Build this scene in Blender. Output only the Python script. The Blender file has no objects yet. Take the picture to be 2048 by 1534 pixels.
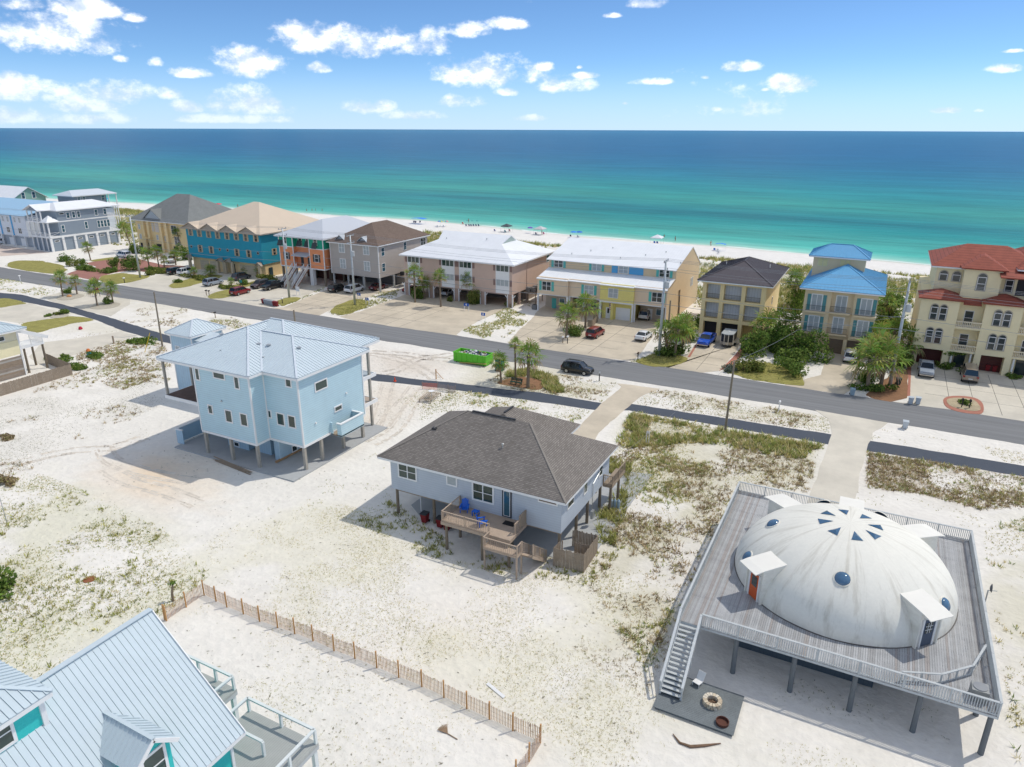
import bpy, bmesh, math, random
import numpy as np
from mathutils import Vector, Matrix
random.seed(7); RNG = np.random.default_rng(11)
sc = bpy.context.scene
COL = sc.collection
# ------------------------------------------------------------------ camera
F_PX, CXP, CYP, HZ = 1420., 1024., 767., 259.
ROLL = math.radians(0.2); PITCH = math.atan((CYP - HZ) / F_PX); CAMH = 36.0; TH = math.radians(27.3)
_c, _s = math.cos(ROLL), math.sin(ROLL)
RZ = Matrix.Rotation(TH, 3, 'Z')
_X = Vector((1, 0, 0)); _U = Vector((0, math.sin(PITCH), math.cos(PITCH))); _F = Vector((0, math.cos(PITCH), -math.sin(PITCH)))
RIGHT = RZ @ (_X * _c + _U * _s); UP = RZ @ (_X * -_s + _U * _c); FWD = RZ @ _F
cam_d = bpy.data.cameras.new('camera'); cam = bpy.data.objects.new('camera', cam_d); COL.objects.link(cam)
cam_d.sensor_fit = 'HORIZONTAL'; cam_d.sensor_width = 36; cam_d.lens = 36 * F_PX / 2048
cam_d.clip_start = 0.5; cam_d.clip_end = 200000
mw = Matrix((RIGHT, UP, -FWD)).transposed().to_4x4(); mw.translation = (0, 0, CAMH); cam.matrix_world = mw
sc.camera = cam
def ray(x, y): return RIGHT * ((x - CXP) / F_PX) - UP * ((y - CYP) / F_PX) + FWD
def W(x, y, z=0.):
    v = ray(x, y); t = (z - CAMH) / v.z; return Vector((v.x * t, v.y * t, z))
def onY(x, y, yw):
    v = ray(x, y); t = yw / v.y; return Vector((v.x * t, yw, CAMH + v.z * t))
def onX(x, y, xw):
    v = ray(x, y); t = xw / v.x; return Vector((xw, v.y * t, CAMH + v.z * t))
# enlarged views of the photograph that were used for measuring: left, top, scale
CROP = {0: (0, 0, 1), 1: (0, 360, 7.304), 2: (250, 380, 9.295), 3: (360, 400, 8.52), 4: (540, 420, 8.52), 5: (790, 450, 6.39),
        6: (1060, 460, 5.68), 7: (1580, 470, 5.112), 8: (1808, 470, 5.112), 9: (300, 600, 4.09), 10: (720, 780, 3.7236),
        11: (1270, 930, 2.6272), 12: (0, 1134, 2.9257), 13: (820, 640, 4.09), 14: (0, 560, 5.1125), 15: (0, 350, 4.09),
        16: (780, 430, 4.09), 17: (1200, 450, 4.538), 18: (1598, 460, 4.538), 19: (1248, 1200, 2.56), 20: (1250, 640, 5.1125),
        21: (1648, 640, 5.1125), 22: (620, 690, 6.817), 23: (350, 400, 4.09), 24: (0, 800, 3.41), 25: (800, 420, 4.551), 26: (1250, 450, 8.192),
        27: (470, 500, 6.206), 28: (680, 1200, 4.593), 29: (560, 395, 14.63)}
def P(k, x, y): a = CROP[k]; return a[0] + x / a[2], a[1] + y / a[2]
def G(k, x, y, z=0.): return W(*P(k, x, y), z)
# ------------------------------------------------------------------ sky, sun, exposure
SUN = Vector((0.42, 0.50, 1.0)).normalized()
sun_el = math.asin(SUN.z); sun_rot = math.atan2(SUN.x, SUN.y)
w = bpy.data.worlds.new('World'); sc.world = w; w.use_nodes = True
nt = w.node_tree; nt.nodes.clear()
def wn(t, **k):
    n = nt.nodes.new(t)
    for a, b in k.items(): setattr(n, a, b)
    return n
def wm(op, a, b=None, c=None, clamp=False):
    n = wn('ShaderNodeMath', operation=op); n.use_clamp = clamp
    for i, v in enumerate((a, b, c)):
        if v is None: continue
        if isinstance(v, (int, float)): n.inputs[i].default_value = v
        else: nt.links.new(v, n.inputs[i])
    return n.outputs[0]
sky = wn('ShaderNodeTexSky', sky_type='NISHITA'); sky.sun_disc = False; sky.sun_elevation = sun_el; sky.sun_rotation = sun_rot
sky.altitude = 0; sky.air_density = 0.55; sky.dust_density = 0.05; sky.ozone_density = 6.0
SKY_STRENGTH = 0.124
tint = wn('ShaderNodeMix', data_type='RGBA', blend_type='MULTIPLY'); tint.inputs[0].default_value = 1; tint.inputs[7].default_value = (.86, .99, 1.02, 1); nt.links.new(sky.outputs[0], tint.inputs[6])
bg = wn('ShaderNodeBackground'); nt.links.new(tint.outputs[2], bg.inputs[0]); bg.inputs[1].default_value = SKY_STRENGTH
# clouds: puffs given by compass direction and height above the horizon, edges broken up by noise
tc = wn('ShaderNodeTexCoord'); sep = wn('ShaderNodeSeparateXYZ'); nt.links.new(tc.outputs['Generated'], sep.inputs[0])
az = wm('ARCTAN2', sep.outputs[0], sep.outputs[1]); el = wm('ARCSINE', sep.outputs[2])
def cnoise(scale, detail, off, rough=.6):
    mp = wn('ShaderNodeMapping'); nt.links.new(tc.outputs['Generated'], mp.inputs[0]); mp.inputs['Location'].default_value = off
    mp.inputs['Scale'].default_value = (1, 1, 1.5)
    n = wn('ShaderNodeTexNoise'); n.inputs['Scale'].default_value = scale; n.inputs['Detail'].default_value = detail; n.inputs['Roughness'].default_value = rough
    nt.links.new(mp.outputs[0], n.inputs['Vector']); return n.outputs['Fac']
nA = cnoise(24, 9, (0, 0, 0), .62); nB = cnoise(24, 9, (0, 0, -.02), .62); nC = cnoise(7, 3, (3, 1, 2))
CLOUDS = [(120, 75, 105, 40), (165, 20, 55, 26), (30, 8, 45, 16), (270, 38, 18, 9), (310, 127, 14, 10), (245, 120, 14, 8), (70, 158, 0, 0), (25, 160, 34, 14),
          (60, 190, 60, 22), (160, 215, 60, 22), (250, 190, 70, 24), (330, 190, 30, 14), (505, 208, 80, 30), (370, 215, 30, 14), (30, 235, 120, 16), (160, 240, 90, 14),
          (510, 130, 72, 32), (385, 148, 40, 11), (640, 137, 26, 13), (690, 88, 140, 36), (850, 92, 70, 28), (935, 64, 50, 18), (1015, 50, 40, 14),
          (975, 150, 110, 38), (1085, 135, 22, 11), (1015, 185, 25, 10), (1130, 172, 55, 20), (1165, 152, 30, 8), (920, 205, 50, 16), (730, 215, 55, 17), (830, 232, 60, 12), (470, 240, 100, 10),
          (1300, 8, 36, 11), (1220, 32, 18, 6), (1310, 165, 46, 8), (1412, 155, 9, 5), (1472, 136, 36, 13), (1585, 170, 42, 20), (1530, 180, 8, 4), (1432, 219, 12, 6), (1250, 207, 8, 4), (1505, 214, 9, 3),
          (2005, 138, 26, 10), (2025, 103, 16, 4), (1895, 222, 28, 7), (1958, 222, 8, 4), (1060, 238, 40, 8), (1160, 135, 6, 4)]
best = None
ae = wn('ShaderNodeCombineXYZ'); nt.links.new(az, ae.inputs[0]); nt.links.new(el, ae.inputs[1])
def vm(op, a, b=None, c=None):
    n = wn('ShaderNodeVectorMath', operation=op)
    for i, v in enumerate((a, b, c)):
        if v is None: continue
        if isinstance(v, tuple): n.inputs[i].default_value = v
        else: nt.links.new(v, n.inputs[i])
    return n.outputs['Value'] if op == 'DOT_PRODUCT' else n.outputs[0]
for (px, py, a, b) in CLOUDS:
    if a <= 0: continue
    d = ray(px, py).normalized(); ca = math.atan2(d.x, d.y); ce = math.asin(d.z)
    wa = a / F_PX * 0.98; we = b / F_PX
    q = vm('MULTIPLY_ADD', ae.outputs[0], (1 / wa, 1 / we, 0), (-ca / wa, -ce / we, 0))
    q = vm('MAXIMUM', q, vm('MULTIPLY', q, (-1., -1.7, 0)))      # flatter underneath
    v = vm('DOT_PRODUCT', q, q)
    best = v if best is None else wm('MINIMUM', best, v)
best = wm('MAXIMUM', wm('SUBTRACT', 1., best), -2.)
# unseen clouds added overhead, above the view, to lift the ambient light in shadows
hi_ = wn('ShaderNodeMapRange'); nt.links.new(el, hi_.inputs[0]); hi_.inputs[1].default_value = .17; hi_.inputs[2].default_value = .30; hi_.inputs[3].default_value = -2.; hi_.inputs[4].default_value = .0
rest = wm('ADD', wm('MULTIPLY', wm('SUBTRACT', nC, .455), 9.), hi_.outputs[0])
best = wm('MAXIMUM', best, wm('MINIMUM', rest, .8))
dens = wm('ADD', wm('MULTIPLY', best, .62), wm('MULTIPLY', wm('SUBTRACT', nA, .5), 3.0))
cov = wn('ShaderNodeMapRange'); cov.interpolation_type = 'SMOOTHSTEP'; nt.links.new(dens, cov.inputs[0])
cov.inputs[1].default_value = -.10; cov.inputs[2].default_value = .80
lit = wm('ADD', .48, wm('MULTIPLY', wm('SUBTRACT', nA, nB), 5.5), clamp=True)
ccol = wn('ShaderNodeMix', data_type='RGBA'); nt.links.new(lit, ccol.inputs[0])
ccol.inputs[6].default_value = (.58, .65, .77, 1); ccol.inputs[7].default_value = (1., 1., 1., 1)
bgc = wn('ShaderNodeBackground'); nt.links.new(ccol.outputs[2], bgc.inputs[0]); bgc.inputs[1].default_value = 1.25
hz = wn('ShaderNodeMapRange'); nt.links.new(el, hz.inputs[0]); hz.inputs[1].default_value = 0; hz.inputs[2].default_value = .07; hz.inputs[3].default_value = .75; hz.inputs[4].default_value = .95
mixw = wn('ShaderNodeMixShader'); nt.links.new(wm('MULTIPLY', cov.outputs[0], hz.outputs[0]), mixw.inputs[0])
nt.links.new(bg.outputs[0], mixw.inputs[1]); nt.links.new(bgc.outputs[0], mixw.inputs[2])
bgh = wn('ShaderNodeBackground'); bgh.inputs[0].default_value = (.52, .67, .93, 1)          # sea haze low over the horizon, all round
hzf = wn('ShaderNodeMapRange'); hzf.interpolation_type = 'SMOOTHSTEP'; nt.links.new(el, hzf.inputs[0]); hzf.inputs[1].default_value = -.005; hzf.inputs[2].default_value = .085; hzf.inputs[3].default_value = .62; hzf.inputs[4].default_value = 0
mixh = wn('ShaderNodeMixShader'); nt.links.new(hzf.outputs[0], mixh.inputs[0]); nt.links.new(mixw.outputs[0], mixh.inputs[1]); nt.links.new(bgh.outputs[0], mixh.inputs[2])
outw = wn('ShaderNodeOutputWorld'); nt.links.new(mixh.outputs[0], outw.inputs[0])
sd = bpy.data.lights.new('sun', 'SUN'); sd.energy = 2.3; sd.angle = math.radians(0.53); sd.color = (1, .945, .85)
so = bpy.data.objects.new('sun', sd); COL.objects.link(so); so.rotation_euler = (-SUN).to_track_quat('-Z', 'Y').to_euler(); so.location = SUN * 200
sc.view_settings.view_transform = 'Standard'; sc.view_settings.look = 'None'; sc.view_settings.exposure = 0.20; sc.view_settings.gamma = 1; sc.view_settings.use_curve_mapping = False
# ------------------------------------------------------------------ materials
MATS = {}
def srgb(r, g, b):
    f = lambda u: (u / 255 / 12.92) if u / 255 <= .04045 else ((u / 255 + .055) / 1.055) ** 2.4
    return (f(r), f(g), f(b))
def M(name, col=(.5, .5, .5), rough=.7, var=.07, vs=1.5, stripe=None, groove=.25, metal=0., spec=.4, bump=0., bs=20., attr=False, island=0., coat=0., fine=0., trans=0., bd=.03):
    """procedural material: base colour with slow mottling, optional board/seam grooves (axis, period), noise relief"""
    if name in MATS: return MATS[name]
    m = bpy.data.materials.new(name); m.use_nodes = True; t = m.node_tree; L = t.links.new
    b = t.nodes['Principled BSDF']; b.inputs['Roughness'].default_value = rough; b.inputs['Metallic'].default_value = metal
    b.inputs['Specular IOR Level'].default_value = spec
    if coat: b.inputs['Coat Weight'].default_value = coat; b.inputs['Coat Roughness'].default_value = .06
    def nd(ty, **k):
        n = t.nodes.new(ty)
        for a_, b_ in k.items(): setattr(n, a_, b_)
        return n
    def mth(op, a_, b_=None):
        n = nd('ShaderNodeMath', operation=op)
        for i, v in enumerate((a_, b_)):
            if v is None: continue
            if isinstance(v, (int, float)): n.inputs[i].default_value = v
            else: L(v, n.inputs[i])
        return n.outputs[0]
    geo = nd('ShaderNodeNewGeometry')
    n1 = nd('ShaderNodeTexNoise'); n1.inputs['Scale'].default_value = vs; n1.inputs['Detail'].default_value = 6; n1.inputs['Roughness'].default_value = .65; L(geo.outputs['Position'], n1.inputs['Vector'])
    val = mth('ADD', 1.0, mth('MULTIPLY', mth('SUBTRACT', n1.outputs['Fac'], .5), var * 4))
    if fine:
        n3 = nd('ShaderNodeTexNoise'); n3.inputs['Scale'].default_value = bs; n3.inputs['Detail'].default_value = 3; L(geo.outputs['Position'], n3.inputs['Vector'])
        val = mth('MULTIPLY', val, mth('ADD', 1., mth('MULTIPLY', mth('SUBTRACT', n3.outputs['Fac'], .5), fine * 4)))
    if island:
        val = mth('MULTIPLY', val, mth('ADD', 1 - island, mth('MULTIPLY', geo.outputs['Random Per Island'], 2 * island)))
    height = None
    if stripe:
        sp = nd('ShaderNodeSeparateXYZ'); L(geo.outputs['Position'], sp.inputs[0])
        o_ = sp.outputs['XYZ'.index(stripe[0])]
        fr = mth('FRACT', mth('MULTIPLY', o_, 1 / stripe[1]))
        gr = mth('LESS_THAN', fr, .12)
        val = mth('MULTIPLY', val, mth('SUBTRACT', 1., mth('MULTIPLY', gr, groove)))
        height = fr
    mul = nd('ShaderNodeMix', data_type='RGBA', blend_type='MULTIPLY'); mul.inputs[0].default_value = 1
    if attr:
        at = nd('ShaderNodeAttribute', attribute_name='Col'); L(at.outputs['Color'], mul.inputs[6])
    else: mul.inputs[6].default_value = (*col, 1)
    cb = nd('ShaderNodeCombineColor')
    for i in range(3): L(val, cb.inputs[i])
    L(cb.outputs[0], mul.inputs[7]); L(mul.outputs[2], b.inputs['Base Color'])
    if bump or height is not None:
        bp = nd('ShaderNodeBump'); bp.inputs['Strength'].default_value = bump or .5; bp.inputs['Distance'].default_value = bd
        if bump:
            n2 = nd('ShaderNodeTexNoise'); n2.inputs['Scale'].default_value = bs; n2.inputs['Detail'].default_value = 4; L(geo.outputs['Position'], n2.inputs['Vector'])
            hh = n2.outputs['Fac'] if height is None else mth('ADD', n2.outputs['Fac'], height)
        else: hh = height
        L(hh, bp.inputs['Height']); L(bp.outputs[0], b.inputs['Normal'])
    if trans:
        b.inputs['Transmission Weight'].default_value = 0
        tr = nd('ShaderNodeBsdfTranslucent'); L(mul.outputs[2], tr.inputs[0]); mx = nd('ShaderNodeMixShader'); mx.inputs[0].default_value = trans
        L(b.outputs[0], mx.inputs[1]); L(tr.outputs[0], mx.inputs[2]); L(mx.outputs[0], t.nodes['Material Output'].inputs[0])
    MATS[name] = m; return m
def glass(name, col=(.02, .035, .04), rough=.06):
    return M(name, col, rough=rough, var=.35, vs=.9, spec=.7)
# ------------------------------------------------------------------ mesh building
ORG = {}
class MB:
    """collects faces; build() links them as one mesh object, coordinates given in world space"""
    def __init__(s): s.v = []; s.f = []; s.c = []
    def add(s, vs, fs, col=None):
        n = len(s.v); s.v += [tuple(p) for p in vs]; s.f += [tuple(i + n for i in f) for f in fs]
        if col is not None: s.c += [col] * len(vs)
        return s
    def box(s, x0, y0, z0, x1, y1, z1, col=None):
        if x0 > x1: x0, x1 = x1, x0
        if y0 > y1: y0, y1 = y1, y0
        return s.add([(x0, y0, z0), (x1, y0, z0), (x1, y1, z0), (x0, y1, z0), (x0, y0, z1), (x1, y0, z1), (x1, y1, z1), (x0, y1, z1)],
                     [(3, 2, 1, 0), (4, 5, 6, 7), (0, 1, 5, 4), (1, 2, 6, 5), (2, 3, 7, 6), (3, 0, 4, 7)], col)
    def prism(s, poly, z0, z1):
        n = len(poly); A = 0
        for i in range(n):
            a, b = poly[i], poly[(i + 1) % n]; A += a[0] * b[1] - b[0] * a[1]
        if A < 0: poly = poly[::-1]
        return s.add([(p[0], p[1], z0) for p in poly] + [(p[0], p[1], z1) for p in poly],
                     [tuple(range(n))[::-1], tuple(range(n, 2 * n))] + [(i, (i + 1) % n, n + (i + 1) % n, n + i) for i in range(n)])
    def slab(s, poly, th):
        """planar 3-D polygon given thickness downwards along its normal"""
        pts = [Vector(p) for p in poly]; n = len(pts)
        nr = Vector((0, 0, 0))
        for i in range(n): nr += (pts[i] - pts[0]).cross(pts[(i + 1) % n] - pts[0])
        if nr.length < 1e-9: return s
        nr.normalize()
        if nr.z < -1e-6: pts = pts[::-1]; nr = -nr
        lo = [p - nr * th for p in pts]
        return s.add(pts + lo, [tuple(range(n)), tuple(range(n, 2 * n))[::-1]] + [((i + 1) % n, i, n + i, n + (i + 1) % n) for i in range(n)])
    def tube(s, p0, p1, r0, r1=None, n=8, cap=True, col=None):
        p0, p1 = Vector(p0), Vector(p1); r1 = r0 if r1 is None else r1
        d = (p1 - p0).normalized(); a = d.orthogonal().normalized(); b = d.cross(a)
        vs = []
        for p, r in ((p0, r0), (p1, r1)):
            for i in range(n):
                t = 2 * math.pi * i / n; vs.append(p + a * (r * math.cos(t)) + b * (r * math.sin(t)))
        fs = [(i, (i + 1) % n, n + (i + 1) % n, n + i) for i in range(n)]
        if cap: fs += [tuple(range(n))[::-1], tuple(range(n, 2 * n))]
        return s.add(vs, fs, col)
    def path(s, pts, rad, n=8):
        """tube along a polyline; rad is a number or list"""
        pts = [Vector(p) for p in pts]; k = len(pts); R = rad if isinstance(rad, (list, tuple)) else [rad] * k
        vs = []; fs = []; a = None
        for i, p in enumerate(pts):
            d = (pts[min(i + 1, k - 1)] - pts[max(i - 1, 0)]).normalized()
            a = d.orthogonal().normalized() if a is None else (a - d * a.dot(d)).normalized()
            b = d.cross(a)
            for j in range(n):
                t = 2 * math.pi * j / n; vs.append(p + a * (R[i] * math.cos(t)) + b * (R[i] * math.sin(t)))
        for i in range(k - 1):
            for j in range(n): fs.append((i * n + j, i * n + (j + 1) % n, (i + 1) * n + (j + 1) % n, (i + 1) * n + j))
        fs += [tuple(range(n))[::-1], tuple(range((k - 1) * n, k * n))]
        return s.add(vs, fs)
    def lathe(s, c, prof, n=16, a0=0.):
        """prof: list of (r, z) from bottom to top round a vertical axis at c"""
        c = Vector(c); vs = []; fs = []
        for r, z in prof:
            for j in range(n):
                t = a0 + 2 * math.pi * j / n; vs.append(c + Vector((r * math.cos(t), r * math.sin(t), z)))
        for i in range(len(prof) - 1):
            for j in range(n): fs.append((i * n + j, i * n + (j + 1) % n, (i + 1) * n + (j + 1) % n, (i + 1) * n + j))
        if prof[0][0] > 1e-4: fs.append(tuple(range(n))[::-1])
        if prof[-1][0] > 1e-4: fs.append(tuple(range((len(prof) - 1) * n, len(prof) * n)))
        return s.add(vs, fs)
    def beam(s, p0, p1, w, h):
        """rectangular bar from p0 to p1, w across, h upright"""
        p0, p1 = Vector(p0), Vector(p1); d = (p1 - p0).normalized()
        if abs(d.z) > .99: a = Vector((1, 0, 0)); b = Vector((0, 1, 0))
        else: a = d.cross(Vector((0, 0, 1))).normalized(); b = a.cross(d)
        vs = [p + a * (i * w / 2) + b * (j * h / 2) for p in (p0, p1) for i, j in ((-1, -1), (1, -1), (1, 1), (-1, 1))]
        return s.add(vs, [(0, 1, 2, 3), (7, 6, 5, 4), (0, 4, 5, 1), (1, 5, 6, 2), (2, 6, 7, 3), (3, 7, 4, 0)])
    def build(s, name, mat, parent=None, smooth=False, org=None):
        o = Vector((0, 0, 0))
        if parent is not None: o = ORG.get(parent.name, o)
        elif org is not None: o = Vector(org)
        me = bpy.data.meshes.new(name)
        me.from_pydata([(p[0] - o.x, p[1] - o.y, p[2] - o.z) for p in s.v], [], s.f)
        if s.c and len(s.c) == len(s.v):
            ca = me.color_attributes.new('Col', 'FLOAT_COLOR', 'POINT'); ca.data.foreach_set('color', [x for q in s.c for x in (*q[:3], 1.)])
        if smooth: me.polygons.foreach_set('use_smooth', [True] * len(me.polygons))
        me.materials.append(mat)
        ob = bpy.data.objects.new(name, me); COL.objects.link(ob)
        if parent is not None: ob.parent = parent
        elif org is not None: ob.location = o
        ORG[ob.name] = o
        return ob
def tag(o, label, cat, group=None):
    o['label'] = label; o['category'] = cat
    if group: o['group'] = group
    return o
def thing(name, loc, label, cat, group=None):
    o = bpy.data.objects.new(name, None); COL.objects.link(o); o.location = loc; o.empty_display_size = .5
    ORG[o.name] = Vector(loc); return tag(o, label, cat, group)
def structure(o): o['kind'] = 'structure'; return o
def stuff(o): o['kind'] = 'stuff'; return o
def clone(o, parent=None):
    c = o.copy(); COL.objects.link(c); c.parent = parent
    for ch in o.children: clone(ch, c)
    return c
def box(name, mat, parent, *a): return MB().box(*a).build(name, mat, parent)
# ------------------------------------------------------------------ noise and polygons (numpy)
def vnoise(x, y, scale, seed=0):
    x = np.asarray(x, float) / scale + seed * 17.13; y = np.asarray(y, float) / scale - seed * 9.71
    xi, yi = np.floor(x).astype(np.int64), np.floor(y).astype(np.int64); fx, fy = x - xi, y - yi
    def h(a, b):
        n = (a * 374761393 + b * 668265263 + seed * 69069) & 0xffffffff
        n = ((n ^ (n >> 13)) * 1274126177) & 0xffffffff
        return ((n ^ (n >> 16)) & 0xffff) / 65535.
    fx = fx * fx * (3 - 2 * fx); fy = fy * fy * (3 - 2 * fy)
    return (h(xi, yi) * (1 - fx) + h(xi + 1, yi) * fx) * (1 - fy) + (h(xi, yi + 1) * (1 - fx) + h(xi + 1, yi + 1) * fx) * fy
def fbm(x, y, scale, seed=0, o=4):
    s = 0; a = .5; t = 0
    for i in range(o): s = s + a * vnoise(x, y, scale / 2 ** i, seed + i); t += a; a *= .55
    return s / t
def inpoly(x, y, poly):
    r = np.zeros(np.shape(x), bool); n = len(poly)
    for i in range(n):
        x0, y0 = poly[i][0], poly[i][1]; x1, y1 = poly[(i + 1) % n][0], poly[(i + 1) % n][1]
        if y0 == y1: continue
        r ^= ((y0 > y) != (y1 > y)) & (x < (x1 - x0) * (y - y0) / (y1 - y0) + x0)
    return r
def PX(k, *pts): return [tuple(G(k, *p))[:2] for p in pts]
def smooth_poly(poly, it=2):
    for _ in range(it):
        q = []
        for i in range(len(poly)):
            a, b = poly[i], poly[(i + 1) % len(poly)]
            q += [(a[0] * .75 + b[0] * .25, a[1] * .75 + b[1] * .25), (a[0] * .25 + b[0] * .75, a[1] * .25 + b[1] * .75)]
        poly = q
    return poly
# ------------------------------------------------------------------ terrain
SEA_Z = -.45
SHORE = sorted([(p.x, p.y) for p in [W(x, y, SEA_Z) for x, y in ((-200, 392), (60, 395), (240, 405), (430, 415), (640, 429), (860, 442), (1060, 462), (1160, 473), (1300, 482), (1450, 494), (1650, 511), (1850, 530), (2048, 548), (2300, 574))]])
SX = np.array([-4000] + [s[0] for s in SHORE] + [3000.]); SY = np.array([SHORE[0][1]] + [s[1] for s in SHORE] + [SHORE[-1][1] - 3])
def shore(x): return np.interp(x, SX, SY)
def ground_z(x, y):
    x = np.asarray(x, float); y = np.asarray(y, float); d = shore(x) - y
    dune = np.clip((y - 160) / 8, 0, 1) * np.clip((d - 22) / 14, 0, 1)
    z = dune * (fbm(x, y, 22, 3) * 2.2 - .25)
    z = np.where(d < 14, -.45 * np.clip((14 - d) / 14, 0, 4) ** 1.2, z)
    lot = np.clip((y + 60) / 30, 0, 1) * np.clip((98 - y) / 5, 0, 1)
    return z
def axis(a, b, fa, fb, fs, cs): return np.unique(np.concatenate([np.arange(a, fa, cs), np.arange(fa, fb, fs), np.arange(fb, b + cs, cs)]))
gx = axis(-4000, 3000, -175, 45, 1.1, 40); gy = np.unique(np.concatenate([np.arange(-600, 0, 30), np.arange(0, 112, 1.1), np.arange(112, 275, 2.5), [280.]]))
X_, Y_ = np.meshgrid(gx, gy); Z_ = ground_z(X_, Y_)
HARD = []           # paved or built areas: no plants there
def addhard(p): HARD.append(p); return p
TAN = PX(24, (700, 480), (900, 330), (1364, 440), (1364, 760), (1100, 700), (850, 620)); TAN2 = PX(22, (720, 470), (1450, 560), (1450, 760), (1150, 1000), (900, 1150), (640, 1290), (740, 900)); TAN3 = PX(22, (700, 60), (1400, 150), (1950, 240), (1700, 440), (850, 380))
TAN4 = [tuple(W(x, y))[:2] for x, y in ((780, 1230), (960, 1180), (1000, 1330), (860, 1340))]
def soft(poly, blur=3.):
    acc = 0
    for dx, dy in ((0, 0), (blur, 0), (-blur, 0), (0, blur), (0, -blur), (blur * .7, blur * .7), (-blur * .7, -blur * .7)):
        acc = acc + inpoly(X_ + dx, Y_ + dy, poly)
    return acc / 7.
base = np.array([.758, .722, .657]); colr = np.ones(X_.shape + (3,)) * base
n1 = fbm(X_, Y_, 14, 5); n2 = fbm(X_, Y_, 4, 9)
colr *= (0.93 + .14 * n1)[..., None]
def mixc(mask, c):
    global colr
    colr = colr * (1 - mask[..., None]) + np.array(c) * mask[..., None]
mixc(np.clip(soft(TAN) * 1.0 * (n1 * 1.7), 0, .95), (.72, .575, .42)); mixc(np.clip(soft(TAN2) * .6, 0, 1), (.66, .565, .45)); mixc(soft(TAN3) * .7, (.62, .54, .45)); mixc(soft(TAN4) * .25, (.72, .62, .5))
beach = np.clip((Y_ - 200) / 20, 0, 1); mixc(beach * .6, (.76, .735, .70))
wet = np.clip(1 - (shore(X_) - Y_) / 3.5, 0, 1); mixc(wet * .5, (.55, .50, .42))
VEG = [([(1262, 826), (1640, 892), (1618, 985), (1475, 965), (1330, 1275), (1290, 1345), (1180, 1170), (1215, 1100), (1200, 960), (1240, 880)], (.46, .42, .24), .75, 6, .42), ([(1738, 905), (2120, 965), (2120, 1010), (1960, 1020), (1850, 990), (1730, 975)], (.40, .33, .23), .85, 5, .40), ([(1270, 790), (1330, 780), (1660, 835), (1660, 866), (1480, 838), (1262, 806)], (.50, .44, .28), .7, 4, .42), ([(700, 1010), (900, 1120), (1290, 1180), (1290, 1534), (1090, 1534), (1085, 1470), (420, 1190), (330, 1130), (560, 1000)], (.64, .60, .42), .55, 7, .48), ([(-60, 1000), (60, 940), (180, 985), (330, 1060), (420, 1150), (330, 1230), (160, 1330), (-60, 1420)], (.56, .54, .33), .6, 5, .44), ([(-60, 830), (140, 750), (330, 690), (345, 800), (200, 870), (60, 940), (-60, 980)], (.60, .57, .50), .5, 5, .44), ([(1965, 1060), (2120, 1010), (2120, 1534), (2020, 1534), (2010, 1380)], (.50, .46, .27), .7, 4, .45), ([(1300, 1330), (1480, 1460), (1900, 1534), (1240, 1534), (1200, 1300)], (.62, .58, .42), .5, 4, .45), ([(980, 700), (1240, 760), (1200, 800), (900, 780)], (.50, .45, .28), .7, 4, .42), ([(60, 590), (330, 600), (500, 650), (330, 690), (150, 690)], (.58, .53, .38), .6, 5, .45)]
for i_, (pp_, c_, k_, s_, t_) in enumerate(VEG): mixc(np.clip(soft([tuple(W(*q))[:2] for q in pp_], 2.) * k_ * .62 * np.clip((fbm(X_, Y_, s_, 60 + i_) - t_) / .14 + .35, 0, 1), 0, .9), c_)
duneveg = np.clip((Y_ - 158) / 6, 0, 1) * np.clip((shore(X_) - Y_ - 34) / 14, 0, 1) * (fbm(X_, Y_, 10, 21) > .42); mixc(duneveg * .55, (.33, .31, .14))
me = bpy.data.meshes.new('sand_ground'); ny, nx = X_.shape
idx = np.arange(nx * ny).reshape(ny, nx); quads = np.stack([idx[:-1, :-1], idx[:-1, 1:], idx[1:, 1:], idx[1:, :-1]], -1).reshape(-1, 4)
def np_mesh(name, V, faces, C=None, smooth=False):
    me = bpy.data.meshes.new(name); n = len(V); k = faces.shape[1]
    me.vertices.add(n); me.vertices.foreach_set('co', np.ascontiguousarray(V, np.float32).ravel())
    me.loops.add(faces.size); me.loops.foreach_set('vertex_index', faces.astype(np.int32).ravel())
    me.polygons.add(len(faces)); me.polygons.foreach_set('loop_start', np.arange(0, faces.size, k, dtype=np.int32)); me.polygons.foreach_set('loop_total', np.full(len(faces), k, np.int32))
    if C is not None:
        ca = me.color_attributes.new('Col', 'FLOAT_COLOR', 'POINT'); c4 = np.ones((n, 4), np.float32); c4[:, :3] = C; ca.data.foreach_set('color', c4.ravel())
    me.update(calc_edges=True); me.validate()
    if smooth: me.polygons.foreach_set('use_smooth', np.ones(len(faces), bool))
    return me
def np_obj(name, me, mat, parent=None):
    me.materials.append(mat); o = bpy.data.objects.new(name, me); COL.objects.link(o)
    if parent is not None: o.parent = parent
    ORG[o.name] = Vector((0, 0, 0)); return o
sand_mat = M('white_sand', rough=.95, var=.06, vs=.35, bump=.8, bs=1.7, attr=True, spec=.1, fine=.05, bd=.14)
ground = np_obj('sand_ground', np_mesh('sand_ground', np.stack([X_, Y_, Z_], -1).reshape(-1, 3), quads, colr.reshape(-1, 3), True), sand_mat); structure(ground)
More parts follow.
